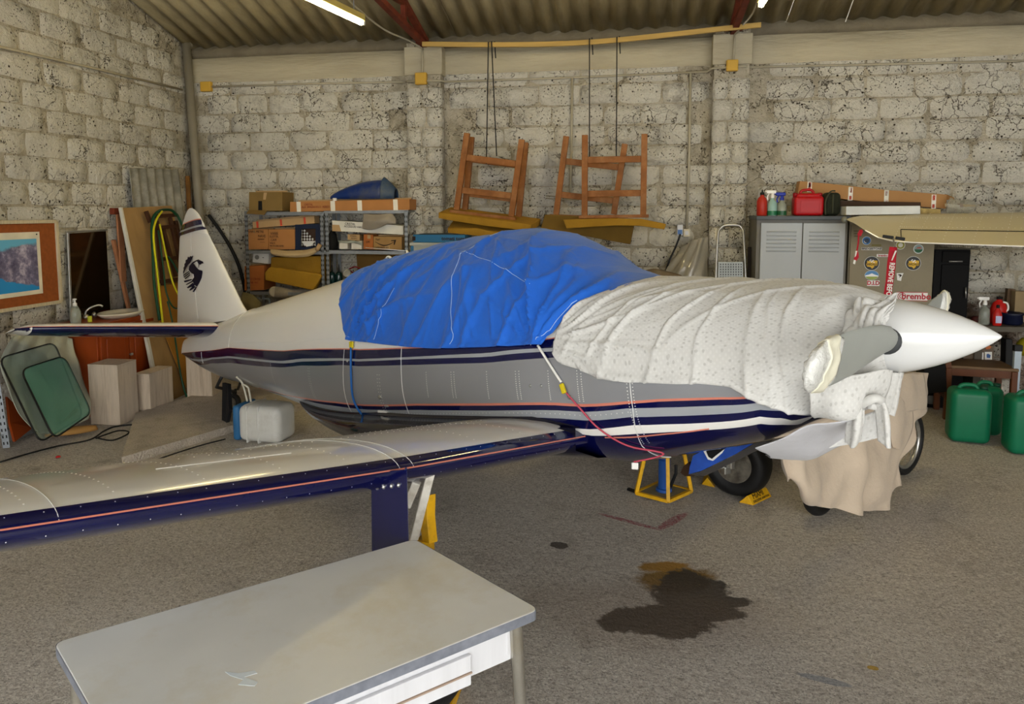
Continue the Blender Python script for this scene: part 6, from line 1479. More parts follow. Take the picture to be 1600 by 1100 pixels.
# blue crate with white net and brown things
cr = thing('plastic_crate', 'navy plastic crate with white netting, middle shelf', 'crate', loc=aY(481, 390, YS+.15))
M_crate = mat('navy crate plastic', '#131f38', .5, var=.1)
for pts in ([(461, 351), (501, 350), (501, 357), (461, 358)], [(461, 386), (501, 386), (501, 390.5), (461, 390.5)], [(461, 357), (469, 357), (469, 386), (461, 386)], [(493, 357), (501, 357), (501, 386), (493, 386)]): bm = pxprism(pts, YS+.04, .03); mk('crate_wall', bm, M_crate, cr, world=True)
bm = pxprism([(461, 352), (501, 351), (501, 390), (461, 390)], YS+.25, .02); mk('crate_wall', bm, M_crate, cr, world=True)
bm = BM(); c_a, c_b = aY(462, 389, YS+.05), aY(500, 389, YS+.05); box(bm, ((c_a.x+c_b.x)/2, YS+.17, c_a.z), (c_b.x-c_a.x, .24, .01)); mk('crate_floor', bm, M_crate, cr, world=True)
M_brown = mat('brown leather', '#4a3526', .7, var=.2, scale=12)
bm = pxprism([(469, 355), (493, 356), (493, 384), (470, 386)], YS+.16, .05); mk('brown_bundle', bm, M_brown, cr, world=True)
nt2 = BM()
for i in range(6):
    for j in range(6):
        x, y = 471.5+i*4.2, 360.5+j*4.4
        if (x-471)+(371-y)*.9 < 1e9 and x < 471+(y-353)*.95: prism(nt2, [aY(x-1.7, y, YS+.12), aY(x, y-2, YS+.12), aY(x+1.7, y, YS+.12), aY(x, y+2, YS+.12)], (0, 1, 0), .006)
mk('netting', nt2, M_white, cr, world=True, kind='stuff'); bm = pxprism([(469.5, 377), (492, 376.5), (487, 384), (479, 385.5)], YS+.11, .006); mk('white_flap', bm, M_white, cr, world=True)
# paper sheet/roll
R = [[aY(422, 389, YS+.0), aY(450, 391.5, YS+.0), aY(480, 390, YS+.0), aY(497, 385, YS+.0)], [aY(423, 395, YS-.04), aY(450, 398, YS-.05), aY(480, 396, YS-.05), aY(498, 390, YS-.02)], [aY(428, 399, YS-.02), aY(452, 402, YS-.03), aY(482, 400.5, YS-.03), aY(500, 390, YS-.0)]]
g = net(R, 5); bm = BM(); grid(bm, g); pr_ = mk('paper_sheet', bm, mat('tan wrapping paper', '#b79f78', .8, var=.06), None, world=True, smooth=True, solid=.004); setp(pr_, 'curled tan wrapping paper sagging from the middle shelf', 'paper')
bm = BM(); tube(bm, [aY(495, 391, YS-.03), aY(500, 382, YS-.03)], .022, 12); mk('rolled_end', bm, M_cbl, pr_, world=True, smooth=True)
t = carton([(396, 395), (420, 395.5), (419, 412.5), (394.5, 409.5)], YS+.05, .2, mat('off white card', '#c9c9c9', .6), 'small white box with round grey print, lower shelf', nm='white_box', flap=False)
bm = BM(); lathe(bm, [(.024, 0), (.024, .002)], 20, facing(aY(401.5, 402, YS+.047), (1, 0, 0), (0, 0, 1))); mk('round_print', bm, mat('grey print', '#7a7a7a', .6), t, world=True); bm = pxprism([(410, 402), (412, 402), (412, 403), (410, 403)], YS+.048, .002); mk('black_mark', bm, M_ink, t, world=True)
carton([(382, 416), (412.5, 414.5), (412.5, 453), (382, 454)], YS+.03, .25, mat('orange brown cardboard', '#a3602f', .85, var=.08), 'orange brown cardboard box with handwriting, lowest left', texts=[('MOTO CROSS', (395, 436), .032, M_inkr, 0), ('Escap. ecc', (395, 441), .034, M_inkr, 0), ('_________', (396, 444), .03, M_inkr, 0)], tapes=[([(383, 422), (384, 422), (390, 434), (389, 434)], M_ink)])
bm = pxprism([(423, 402), (480, 400), (503, 400), (503, 441), (422, 429)], YS+.08, .22); setp(mk('foam_block', bm, M_foam, None, world=True, bevel=.012), 'upper ochre foam block wedged in the lower left bay', 'foam')
bm = pxprism([(419, 419), (422, 417), (497, 428), (503, 431), (489, 453), (485, 453), (414, 438), (413, 426)], YS-.02, .09); setp(mk('foam_block', bm, mat('ochre foam front', '#a17a22', .9, var=.1, bump=.003), None, world=True, bevel=.012), 'lower ochre foam block leaning out of the lower left bay', 'foam')
rl_ = thing('rolled_cloth', 'rolled greyish cloth with round end under the foam blocks', 'roll', loc=aY(430, 466, YS)); M_roll = mat('greyish cloth', '#958b7c', .9, var=.15, scale=14, bump=.004)
bm = BM(); tube(bm, [aY(429, 456, YS-.02), aY(455, 458, YS+.06), aY(490, 456, YS+.12)], .05, 14, radii=[.058, .05, .03]); mk('roll', bm, M_roll, rl_, world=True, smooth=True)
bm = BM(); lathe(bm, [(.055, 0), (.058, .008), (.04, .012), (.02, .008), (0, .011)], 18, facing(aY(429, 456, YS-.022), (.95, .3, 0), (0, 0, 1))); mk('round_end', bm, mat('pale cloth', '#b0a594', .9), rl_, world=True, smooth=True)
R = [[aY(380, 458, YS-.1), aY(395, 462, YS-.15), aY(408, 474, YS-.12)], [aY(378, 472, YS-.2), aY(392, 478, YS-.25), aY(405, 484, YS-.2)], [aY(380, 492, YS-.15), aY(392, 494, YS-.2), aY(402, 490, YS-.15)]]
g = net(R, 6, lambda u, v, p: .02*noise.noise(p*8)); bm = BM(); grid(bm, g); setp(mk('olive_sack', bm, mat('olive sackcloth', '#6f6648', .9, var=.2, bump=.004), None, world=True, smooth=True, solid=.02), 'crumpled olive sack behind the fin root', 'sack')
bm = BM()
for a, b in (((395, 466), (408, 466)), ((410, 466), (421, 467)), ((421, 467), (422, 484)), ((398, 466), (399, 484))): bar(bm, aY(*a, YS+.05), aY(*b, YS+.05), .016, .016, up=V((0, 1, 0)))
setp(mk('metal_stool_frame', bm, mat('pale metal frame', '#8f9a9c', .4), None, world=True), 'pale metal frame standing below the lowest shelf', 'frame')
# right bay
carton([(519, 344.5), (570, 347.5), (630, 353), (630, 367), (570, 363.5), (519, 361)], YS+.02, .25, mat('white card', '#d3d0c6', .6), 'long white box with handwriting, right bay of the shelving', nm='long_white_box', tapes=[([(519, 351), (530, 351.5), (533, 361.8), (519, 361)], M_cbl)], texts=[('CRISTAL', (547, 350), .036, M_ink, -.05), ('ACCESSORI VARI', (551.5, 354.5), .03, M_ink, -.05)], flap=False)
R = [[aY(568, 334, YS-.0), aY(590, 335, YS-.02), aY(612, 334, YS+.0), aY(619, 344, YS+.0)], [aY(567, 345, YS-.03), aY(588, 346, YS-.06), aY(606, 345, YS-.04), aY(617, 350, YS-.02)], [aY(566, 357, YS-.0), aY(580, 359, YS-.03), aY(597, 354, YS-.03), aY(606, 348, YS-.02)]]
g = net(R, 6, lambda u, v, p: .01*noise.noise(p*9)); bm = BM(); grid(bm, g); setp(mk('plastic_bag', bm, mat('grey brown plastic bag', '#8d8478', .3, var=.1, bump=.004, bscale=30), None, world=True, smooth=True, solid=.006), 'grey brown plastic bag hanging over the long white box', 'bag')
carton([(543, 366), (562, 367), (562, 376), (543, 375)], YS+.03, .15, M_cbl, 'small light box lying on two white packets', nm='small_box', texts=[('PENDIO', (552, 369), .022, M_ink, 0), ('ZIGZAG', (553, 372.5), .02, M_ink, 0)], flap=False)
for (a, b, c, d, lab) in ((530, 377, 543, 389, 'left one of two small white packets, right bay'), (549, 377, 565, 389.5, 'right one of two small white packets, right bay')): carton([(a, b), (c, b-.5), (c, d), (a, d)], YS+.02, .14, mat('white packet', '#cfc9bf', .6), lab, nm='white_packet', cat_='packet', flap=False, texts=[])
R = [[aY(527, 365, YS+.0), aY(540, 364, YS+.02), aY(556, 364, YS+.0), aY(566, 372, YS-.02)], [aY(528, 376, YS-.01), aY(541, 377, YS-.02), aY(553, 376, YS-.02), aY(566, 379, YS-.03)], [aY(530, 379, YS-.0), aY(543, 380, YS-.01), aY(556, 380, YS-.0), aY(566, 384, YS-.02)]]
g = net(R[1:], 6, lambda u, v, p: .008*noise.noise(p*14)); bm = BM(); grid(bm, g); setp(mk('white_bag', bm, M_film, None, world=True, smooth=True, solid=.004), 'torn white plastic bag around the two small packets', 'bag')
carton([(568, 366), (583, 367), (583, 390), (568, 389)], YS+.03, .2, mat('orange brown cardboard', '#a3602f', .85), 'narrow upright brown box beside the white packets', texts=[('LIFE', (575, 378), .03, M_ink, 0), ('...', (575, 384), .03, M_ink, 0)], tapes=[([(574, 367), (579, 367), (579, 373), (574, 373)], M_cbl)])
t = carton([(583.5, 369.5), (628, 370), (628, 390.5), (583.5, 390)], YS+.02, .24, mat('tan cardboard box', '#9a784a', .85), 'tan cardboard box with curved black arrow print, right bay', texts=[('Vari', (590, 374), .035, M_ink, 0), ('CARBURATORE', (596, 387), .026, M_ink, 0)], tapes=[([(601, 383), (609, 383), (609, 390.3), (601, 390.3)], M_cbl)])
arc = [(586 + 30*i/12, 377.5+5.2*sin(pi*i/12)) for i in range(13)]
bm = BM(); up_ = [aY(x, y, YS+.016) for x, y in arc]; lo_ = [aY(x, y+.4+1.3*sin(pi*i/12), YS+.016) for i, (x, y) in enumerate(arc)]; prism(bm, up_+lo_[::-1], (0, 1, 0), .002); mk('arrow_print', bm, M_ink, t, world=True)
bm = pxprism([(611, 375.5), (619, 374.5), (616.5, 382.5), (615, 382.3), (616, 376.6), (611, 376.8)], YS+.016, .002); mk('arrow_print', bm, M_ink, t, world=True)
bm = BM(); lathe(bm, [(0, 0), (.06, 0), (.07, .05), (.06, .12), (.05, .16), (.02, .2), (0, .2)], 14, Matrix.Translation(aY(520, 390, YS+.1)), .75, 1); setp(mk('dark_bag', bm, mat('black fabric', '#141413', .9), None, world=True, smooth=True), 'small black fabric bag beside the middle upright', 'bag')
bm = pxprism([(557, 397), (632, 397), (633, 450), (560, 450)], YS+.25, .02); setp(mk('brown_board', bm, mat('brown fibreboard', '#6a4e20', .8, var=.1), None, world=True), 'brown fibreboard sheet standing in the lower right bay', 'board')
M_gb = mat('dark green bottle', '#0c2b2c', .12, coat=.4, var=.1)
for px, lab in ((519, 'left one of two dark green spout bottles, lower right bay'), (530, 'right one of two dark green spout bottles, lower right bay')):
    b_ = aY(px, 446, YS+.1); t = bottle('spout_bottle', (b_.x, b_.y, b_.z-.02), [(.034, 0), (.038, .01), (.038, .13), (.03, .155), (.014, .165)], M_gb, lab, group='green spout bottles'); bm = BM(); lathe(bm, [(.014, .16), (.011, .17), (.003, .24), (0, .242)], 10); mk('spout', bm, M_black, t, smooth=True)
t = thing('headlamp', 'small grey round lamp with red strap, lower right bay', 'lamp', loc=aY(545, 436, YS+.1)); bm = BM(); lathe(bm, [(0, -.04), (.035, -.03), (.045, .02), (.03, .024), (0, .01)], 18, facing(aY(542, 427, YS+.06), (.9, .4, 0), (0, 0, 1))); mk('reflector', bm, mat('grey lamp plastic', '#8a8880', .3, metal=.4), t, world=True, smooth=True)
bm = BM(); tube(bm, spline([aY(546, 420, YS+.1), aY(556, 417, YS+.08), aY(568, 424, YS+.08), aY(560, 430, YS+.05), aY(548, 424, YS+.1)], 5), .008, 6); mk('strap', bm, mat('dark red strap', '#701a1e', .6), t, world=True, smooth=True)

# workshop cabinet with the blue case on top
gc = thing('grey_cabinet', 'light grey cabinet with blue sides behind the blue cover', 'cabinet', loc=aY(690, 450, 6.9))
ztg = aY(690, 383, 6.8).z; xa, xb_ = aY(643, 383, 6.8).x, aY(742, 383, 6.8).x
bm = BM(); box(bm, ((xa+xb_)/2, 6.97, ztg/2), (xb_-xa-.02, .36, ztg)); mk('body', bm, mat('light grey sheet metal', '#9aa09c', .5, var=.05), gc, world=True)
bm = BM(); box(bm, ((xa+xb_)/2, 6.97, ztg+.01), (xb_-xa+.02, .38, .025)); mk('top', bm, mat('light grey top', '#a9aca6', .5), gc, world=True)
for x in (xa+.01, xb_-.01): bm = BM(); box(bm, (x, 6.795, ztg/2), (.03, .012, ztg-.02)); mk('corner_strip', bm, mat('blue strip', '#20608a', .45), gc, world=True)
bc = thing('blue_case', 'flat blue metal case with lettering on the grey cabinet', 'case', loc=aY(690, 382, 6.85)); M_bc = mat('blue metal case', '#1b6390', .45, var=.08)
z0_, z1_ = ztg+.024, ztg+.10; xe = aY(726, 380, 6.8).x
bm = BM(); box(bm, ((xa+.01+xe)/2, 6.96, (z0_+z1_)/2), (xe-xa-.01, .28, z1_-z0_)); mk('tray', bm, M_bc, bc, world=True, bevel=.004)
bm = BM(); box(bm, ((xa+xe)/2+.02, 6.97, z1_+.004), (xe-xa-.08, .22, .006)); mk('dark_lid', bm, mat('dusty black lid', '#2f3236', .6), bc, world=True)
text(bc, 'tomati torni', .05, M_ink, facing(V((aY(709, 376, 6.82).x, 6.8185, (z0_+z1_)/2)), (1, 0, 0), (0, 0, 1)), bold=.001)
bm = BM(); box(bm, (aY(647, 376, 6.82).x, 6.815, (z0_+z1_)/2), (.03, .006, .04)); mk('logo', bm, M_ink, bc, world=True)

# ================================================================ RIGHT SIDE OF THE BACK WALL
# dusty plastic film
fl = thing('plastic_film_roll', 'dusty clear plastic film standing against the wall by the step ladder', 'film', loc=aY(1075, 440, 7.15))
R = [[aY(1058, 392, 7.2), aY(1075, 380, 7.14), aY(1092, 372, 7.12), aY(1107, 370, 7.16)], [aY(1044, 415, 7.18), aY(1066, 408, 7.08), aY(1088, 402, 7.06), aY(1107, 400, 7.14)], [aY(1030, 450, 7.15), aY(1060, 440, 7.04), aY(1084, 436, 7.02), aY(1107, 432, 7.12)], [aY(1020, 490, 7.12), aY(1055, 490, 7.0), aY(1082, 490, 7.0), aY(1107, 490, 7.12)]]
g = net(R, 10, lambda u, v, p: .03*abs(noise.noise(V((u*6+v*4, v*2, 1))))+.01*sin(u*22+v*9)); bm = BM(); grid(bm, g); mk('film', bm, mat('crinkled clear film', '#8f897c', .12, var=.12, bump=.006, bscale=25, coat=.6), fl, world=True, smooth=True, solid=.004)
R = [[aY(1000, 425, 7.0), aY(1020, 420, 6.98), aY(1045, 424, 6.98), aY(1065, 430, 7.0)], [aY(1000, 460, 6.9), aY(1020, 458, 6.86), aY(1045, 460, 6.86), aY(1068, 460, 6.9)]]
g = net(R, 8, lambda u, v, p: .02*noise.noise(p*6)); bm = BM(); grid(bm, g); setp(mk('brown_sheet', bm, mat('brown plastic sheet', '#6a5c4a', .3, var=.1, bump=.004), None, world=True, smooth=True, solid=.004), 'brown plastic sheet heaped beside the clear film', 'sheet')
# step ladder
sl_ = thing('step_ladder', 'aluminium folding step with arched handle beside the grey locker', 'ladder', loc=aY(1142, 450, 7.0)+V((0, 0, 0)))
sl_.location.z = 0
ladx = [aY(1118, 445, 6.9), aY(1121.5, 370, 6.98), aY(1126, 357, 7.0), aY(1134, 352, 7.0), aY(1152, 352, 7.0), aY(1159, 357, 7.0), aY(1162, 370, 6.98), aY(1165.5, 445, 6.9)]
b0_, b1_ = V((ladx[0].x-.03, 6.7, .01)), V((ladx[-1].x+.03, 6.7, .01))
bm = BM(); tube(bm, [b0_]+spline(ladx, 5)+[b1_], .012, 10); mk('handle_frame', bm, M_alu, sl_, world=True, smooth=True)
bm = pxprism([(1122, 409), (1161, 409), (1162, 446), (1121, 446)], 6.90, .02); tr_ = mk('tread', bm, mat('grey tread plate', '#8d908e', .4, metal=.6), sl_, world=True, bevel=.004)
bm = BM()
for i in range(9):
    for j in range(8):
        x, y = 1126+i*4, 413+j*4; prism(bm, [aY(x-1, y-1.2, 6.898), aY(x+1, y-1.2, 6.898), aY(x+1, y+1.2, 6.898), aY(x-1, y+1.2, 6.898)], (0, -1, 0), .003)
mk('tread_studs', bm, mat('dark tread stud', '#4a4c4a', .5), tr_, world=True, kind='stuff')
for k, zz_ in enumerate((.25, .55)): bm = BM(); box(bm, ((b0_.x+b1_.x)/2, 6.78, zz_), (b1_.x-b0_.x-.03, .18, .02)); mk('tread', bm, MATS['grey tread plate'], sl_, world=True)
stick(aY(1171, 386, 7.05), V((aY(1171, 445, 7.05).x, 6.98, .02)), .03, .03, mat('black brown wood', '#1f1815', .7), 'dark wooden stick standing left of the grey locker', 'wooden_stick', 'stick', up=V((0, 1, 0)))
# grey locker
LY = 6.75
lx0, lx1, lz = aY(1183, 345, LY).x, aY(1326, 345, LY).x, aY(1250, 343, LY).z
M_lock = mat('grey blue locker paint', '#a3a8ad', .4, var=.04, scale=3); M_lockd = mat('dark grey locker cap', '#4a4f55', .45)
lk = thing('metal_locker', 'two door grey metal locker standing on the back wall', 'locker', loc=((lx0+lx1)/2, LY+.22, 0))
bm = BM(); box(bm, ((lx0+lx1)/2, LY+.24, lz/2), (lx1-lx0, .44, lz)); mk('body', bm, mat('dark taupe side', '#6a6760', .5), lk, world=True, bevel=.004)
bm = BM(); box(bm, ((lx0+lx1)/2, LY+.22, lz+.014), (lx1-lx0+.02, .50, .034)); mk('top_cap', bm, M_lockd, lk, world=True, bevel=.004)
for k in range(2):
    a = lx0+.035+(lx1-lx0-.05)*k/2; b = lx0+.035+(lx1-lx0-.05)*(k+1)/2-.008; bm = BM(); box(bm, ((a+b)/2, LY+.008, lz/2-.005), (b-a, .02, lz-.05), None, .004); d_ = mk('door', bm, M_lock, lk, world=True)
    for r in range(6): bm = BM(); box(bm, ((a+b)/2, LY-.004, lz-.11-r*.034), ((b-a)*.72, .008, .012), Matrix.Rotation(.5, 3, 'X')); mk('louvre', bm, M_lock, d_, world=True)
    bm = BM(); box(bm, ((b-.03) if k == 0 else a+.03, LY-.01, lz*.5), (.02, .02, .1), None, .004); mk('handle', bm, M_lockd, d_, world=True)
# things on the locker
ztl = lz+.031
def onlock(px): p = aY(px, 336, LY+.12); return (p.x, LY+.12, ztl)
M_rb = mat('red plastic bottle', '#a82a1c', .4, var=.08)
t = bottle('oil_bottle', onlock(1190), [(.04, 0), (.046, .01), (.046, .13), (.035, .16), (.018, .175), (.018, .19)], M_rb, 'red brown plastic bottle at left end on the locker'); bm = BM(); lathe(bm, [(.02, .188), (.02, .21), (.008, .212), (.004, .235), (0, .236)], 12); mk('cap', bm, M_black, t, smooth=True)
def spray(px, m_body, m_head, lab, liquid=None, h=.17):
    t = bottle('spray_bottle', onlock(px) if not isinstance(px, tuple) else px, [(.038, 0), (.043, .01), (.043, h*.6), (.036, h*.78), (.016, h*.92), (.016, h)], m_body, lab)
    bm = BM(); lathe(bm, [(.018, h), (.018, h+.02), (.014, h+.025), (.014, h+.04)], 12); box(bm, (-.012, 0, h+.055), (.085, .024, .032), None, .008); tube(bm, [(-.03, 0, h+.04), (-.045, 0, h+.01), (-.038, 0, h-.02)], .006, 6); tube(bm, [(-.05, 0, h+.058), (-.066, 0, h+.058)], .008, 8); mk('trigger_head', bm, m_head, t, smooth=True, ang=40)
    if liquid: bm = BM(); lathe(bm, [(0, .003), (.0436, .008), (.0438, .045), (0, .046)], 16); mk('liquid', bm, liquid, t, smooth=True, ang=40)
    return t
M_aqua = mat('aqua label plastic', '#8fb0a8', .3, var=.1); M_trg = mat('translucent bottle', '#8a8f84', .25, var=.06)
t = spray(1206, M_aqua, M_white, 'spray bottle with white trigger and green label on the locker', mat('green liquid', '#1e6a44', .3), .16)
spray(1221, M_trg, mat('blue trigger', '#1c2f9a', .4), 'translucent spray bottle with blue trigger on the locker', mat('dark green liquid', '#1c5230', .3), .14)
# red petrol can
pc = thing('petrol_can', 'large red plastic petrol can on the locker', 'canister', loc=onlock(1262)); c = aY(1262, 320, LY+.12); M_rc = mat('red canister plastic', '#a80c14', .4, var=.08)
wx = aY(1286, 320, LY+.12).x-aY(1240, 320, LY+.12).x
roundbox(V((c.x, LY+.13, ztl+.088)), (wx, .15, .172), None, .025, 'tank', M_rc, pc); roundbox(V((c.x, LY+.13, ztl+.175)), (wx*.8, .11, .05), None, .02, 'shoulder', M_rc, pc)
bm = BM(); tube(bm, spline([V((c.x-wx*.25, LY+.13, ztl+.19)), V((c.x-wx*.2, LY+.13, ztl+.225)), V((c.x+wx*.1, LY+.13, ztl+.23)), V((c.x+wx*.22, LY+.13, ztl+.19))], 6), .012, 8); mk('carry_handle', bm, M_rc, pc, world=True, smooth=True)
for sx_ in (-.42, .40): bm = BM(); lathe(bm, [(.022, 0), (.024, .03), (.02, .04), (0, .042)], 14, Matrix.Translation((c.x+wx*sx_, LY+.13, ztl+.165))); mk('screw_cap', bm, mat('dark red cap', '#8a1018', .4), pc, world=True, smooth=True)
bm = BM(); box(bm, (c.x+wx*.02, LY+.13-.077, ztl+.085), (wx*.62, .004, .1), None, .001); mk('raised_panel', bm, M_rc, pc, world=True)
bg_ = thing('olive_bag', 'dark olive canvas bag beside the red petrol can', 'bag', loc=onlock(1299)); M_ol = mat('dark olive canvas', '#23261a', .9, var=.2, scale=12, bump=.004)
c = aY(1299, 320, LY+.12); wx = aY(1313, 320, LY+.12).x-aY(1286, 320, LY+.12).x
roundbox(V((c.x, LY+.14, ztl+.105)), (wx, .13, .205), None, .04, 'pouch', M_ol, bg_); bm = BM(); tube(bm, spline([V((c.x-wx*.4, LY+.06, ztl+.01)), V((c.x-wx*.45, LY+.06, ztl+.12)), V((c.x-wx*.2, LY+.06, ztl+.21)), V((c.x+wx*.1, LY+.07, ztl+.22))], 5), .007, 6); tube(bm, [V((c.x, LY+.07, ztl+.02)), V((c.x, LY+.07, ztl+.19))], .008, 6); mk('piping', bm, mat('olive piping', '#3f4130', .8), bg_, world=True, smooth=True)
def tbx(x, y0, y1, w_=7): return [([(x, y0), (x+w_, y0+.3), (x+w_-1, y1+.3), (x-1, y1)], M_tape), ([(x+1.5, y0+1), (x+w_-1.5, y0+1.2), (x+w_-2, y0+9), (x+1, y0+8.8)], M_rlab), ([(x+.8, y1-7), (x+w_-2.2, y1-6.8), (x+w_-2.6, y1-1), (x+.4, y1-1.2)], M_rlab)]
M_cb2 = mat('smooth brown cardboard', '#a47a4c', .75, var=.05)
tps = []
for x, y0, y1 in ((1326, 291, 311), (1382, 296, 317), (1456, 303, 324)): tps += tbx(x, y0+1, y1+2)
tps += tbx(1262, 284, 300)
t = carton([(1250, 283), (1300, 287.5), (1386, 297), (1480, 304), (1478, 326), (1386, 319), (1300, 309), (1246, 304)], LY+.29, .14, M_cb2, 'very long brown cardboard box with red and white tapes above lockers', nm='long_box', tapes=tps, flap=False)
bm = BM(); prism(bm, [aY(1480, 304, LY+.29), aY(1491, 309, LY+.20), aY(1490, 313, LY+.2), aY(1479, 312, LY+.29)], (0, 1, 0), .003); mk('flap', bm, M_cb2, t, world=True)
carton([(1322, 322.5), (1438, 321.5), (1438, 334.5), (1322, 336)], LY-.05, .2, mat('white foam board', '#c5c8c9', .6), 'flat white box lying above the beige cabinet', nm='flat_white_box', flap=False)
carton([(1313, 314), (1439, 316), (1439, 322), (1322, 322), (1320, 330), (1313, 330)], LY+.16, .1, mat('dark brown board', '#3d2c20', .8), 'dark brown board under the very long cardboard box', nm='dark_board', cat_='board', flap=False)
carton([(1438, 325), (1470, 327), (1470, 335), (1438, 334.5)], LY+.1, .12, mat('yellow straw packing', '#a58f5a', .9, var=.3, scale=30), 'straw coloured packing next to the flat white box', nm='packing', cat_='packing', flap=False)
md = thing('wrapped_model_wing', 'white yellow and red striped panel in clear film, right end above cabinets', 'panel', loc=aY(1500, 330, LY+.2))
bm = pxprism([(1480, 318), (1500, 320), (1500, 323.5), (1480, 323)], LY+.2, .05); mk('white_section', bm, M_white, md, world=True); bm = pxprism([(1500, 318), (1505, 319), (1505, 323.5), (1500, 323)], LY+.2, .05); mk('red_section', bm, mat('dark red stripe', '#8a2520', .4), md, world=True)
bm = pxprism([(1505, 319), (1524, 320), (1524, 322.5), (1505, 323.5)], LY+.2, .05); mk('yellow_section', bm, mat('yellow stripe', '#d9a61e', .4), md, world=True)
R = [[aY(1484, 308, LY+.22), aY(1500, 313, LY+.2), aY(1514, 312, LY+.2), aY(1527, 318, LY+.2)], [aY(1480, 322, LY+.18), aY(1500, 324, LY+.15), aY(1514, 324, LY+.15), aY(1525, 324, LY+.18)], [aY(1478, 333, LY+.2), aY(1500, 334, LY+.18), aY(1514, 333, LY+.18), aY(1523, 331, LY+.2)]]
g = net(R, 6, lambda u, v, p: .01*noise.noise(p*12)); bm = BM(); grid(bm, g); mk('film', bm, mat('thin clear film', '#a9a594', .15, alpha=.45, coat=.5), md, world=True, smooth=True, solid=.002)
# beige cabinet with stickers
CY = 6.85
M_bei = mat('beige khaki cabinet paint', '#857a60', .45, var=.05, scale=3, dirt='#6e644c', dirtamt=.4, dscale=4)
cx0, cx1, cz = max(lx1+.012, aY(1326, 400, CY).x), aY(1460, 400, CY).x, aY(1400, 347, CY).z
cb_ = thing('beige_cabinet', 'beige metal cabinet covered with stickers behind the spinner', 'cabinet', loc=((cx0+cx1)/2, CY+.25, 0))
bm = BM(); box(bm, ((cx0+cx1)/2, CY+.22, cz/2), (cx1-cx0, .42, cz)); mk('body', bm, mat('beige cabinet side', '#9a9078', .5, var=.06, dirt='#6b6048'), cb_, world=True, bevel=.004)
bm = BM(); box(bm, ((cx0+cx1)/2, CY+.004, cz/2), (cx1-cx0-.02, .016, cz-.04), None, .003); cd_ = mk('door', bm, M_bei, cb_, world=True)
def slit(px, py, w_): bm = BM(); p = aY(px, py, CY-.006); box(bm, p, (w_, .004, .008)); mk('vent_slot', bm, mat('vent shadow brown', '#5a5038', .7), cb_, world=True)
for y in (361, 365, 369): slit(1340, y, .06)
def rsticker(px, py, r_px, cols, lab, sq=1):
    t = None; p = aY(px, py, CY-.005); s = (aY(px+r_px, py, CY-.005).x-p.x)
    for k, (f, c) in enumerate(cols):
        bm = BM(); lathe(bm, [(s*f, 0), (s*f, .0012+.0008*k)], 28, facing(p, (1, 0, 0), (0, 0, 1)) @ Matrix.Diagonal((1, sq, 1, 1)))
        o = mk('sticker' if t is None else 'print', bm, mat('ink '+c, c, .4), t or cb_, world=True)
        if t is None: t = o; setp(t, lab)
    return t, p, s
rsticker(1354, 376, 7, [(1, '#e3e6ea'), (.93, '#2f6aa8'), (.6, '#18324f')], 'round blue sticker')
t, p, s = rsticker(1354, 376, 7, [(.5, '#18324f')], 'round dark print'); bm = BM(); tube(bm, [p+V((s*cos(a)*.55, -.004, s*sin(a)*.55)) for a in [3.2+i*.18 for i in range(9)]], .003, 5); mk('print', bm, M_white, t, world=True)
rsticker(1407, 383, 7.5, [(1, '#c9c7b8'), (.85, '#8d8a2c'), (.5, '#d6d4c4')], 'round olive and white sticker')
t, p, s = rsticker(1435, 389, 8, [(1, '#d3d8d6'), (.86, '#8fa0a0')], 'round sticker with green hill'); 
bm = BM(); prism(bm, [p+V((s*.8*cos(a), -.004, s*.8*sin(a))) for a in [pi+.1+i*(pi-.2)/10 for i in range(11)]], (0, -1, 0), .001); mk('print', bm, mat('ink green', '#1f5a36', .5), t, world=True)
bm = BM(); prism(bm, [p+V((x*s, -.0045, z*s)) for x, z in ((-.6, .0), (-.2, .35), (.3, .4), (.65, .05), (.3, .12), (-.2, .1))], (0, -1, 0), .001); mk('print', bm, mat('ink red', '#b5523e', .5), t, world=True)
for px in (1362, 1427):
    t, p, s = rsticker(px, 411.5, 12, [(1, '#d9d9d4'), (.95, '#141414')], 'round black and yellow sticker')
    bm = BM(); prism(bm, [p+V((x*s, -.004, z*s)) for x, z in ((-.62, .0), (-.62, .35), (-.2, .3), (.1, .42), (.72, .4), (.72, -.05), (.4, -.1), (.3, -.52), (.05, -.75), (-.15, -.5), (-.6, -.45))], (0, -1, 0), .0012); mk('print', bm, mat('ink yellow', '#d8ab12', .4), t, world=True)
    bm = BM()
    for i in range(4):
        for j in range(3):
            if (i+j) % 2: c = p+V((s*(-.42+i*.16+j*.05), -.0055, s*(.62-j*.15-i*.03))); prism(bm, [c, c+V((s*.15, 0, -s*.03)), c+V((s*.19, 0, -s*.17)), c+V((s*.04, 0, -s*.14))], (0, -1, 0), .001)
    mk('flag_print', bm, M_white, t, world=True)
    bm = BM(); box(bm, p+V((0, -.0055, -s*.14)), (s*1.5, .001, s*.34)); mk('band', bm, mat('ink yellow', '#d8ab12', .4), t, world=True)
    text(t, 'BARDAHL', s*.46, M_ink, facing(p+V((0, -.0068, -s*.14)), (1, 0, 0), (0, 0, 1)), bold=.0005, squeeze=.8)
t, p, s = rsticker(1362, 430, 11, [(1, '#c9d3d6'), (.96, '#4f86b8')], 'oval landscape sticker', .72)
bm = BM(); prism(bm, [p+V((x*s, -.004, z*s)) for x, z in ((-.9, -.05), (-.4, .1), (0, .3), (.4, .1), (.9, -.05), (.9, -.2), (-.9, -.2))], (0, -1, 0), .001); mk('print', bm, M_white, t, world=True)
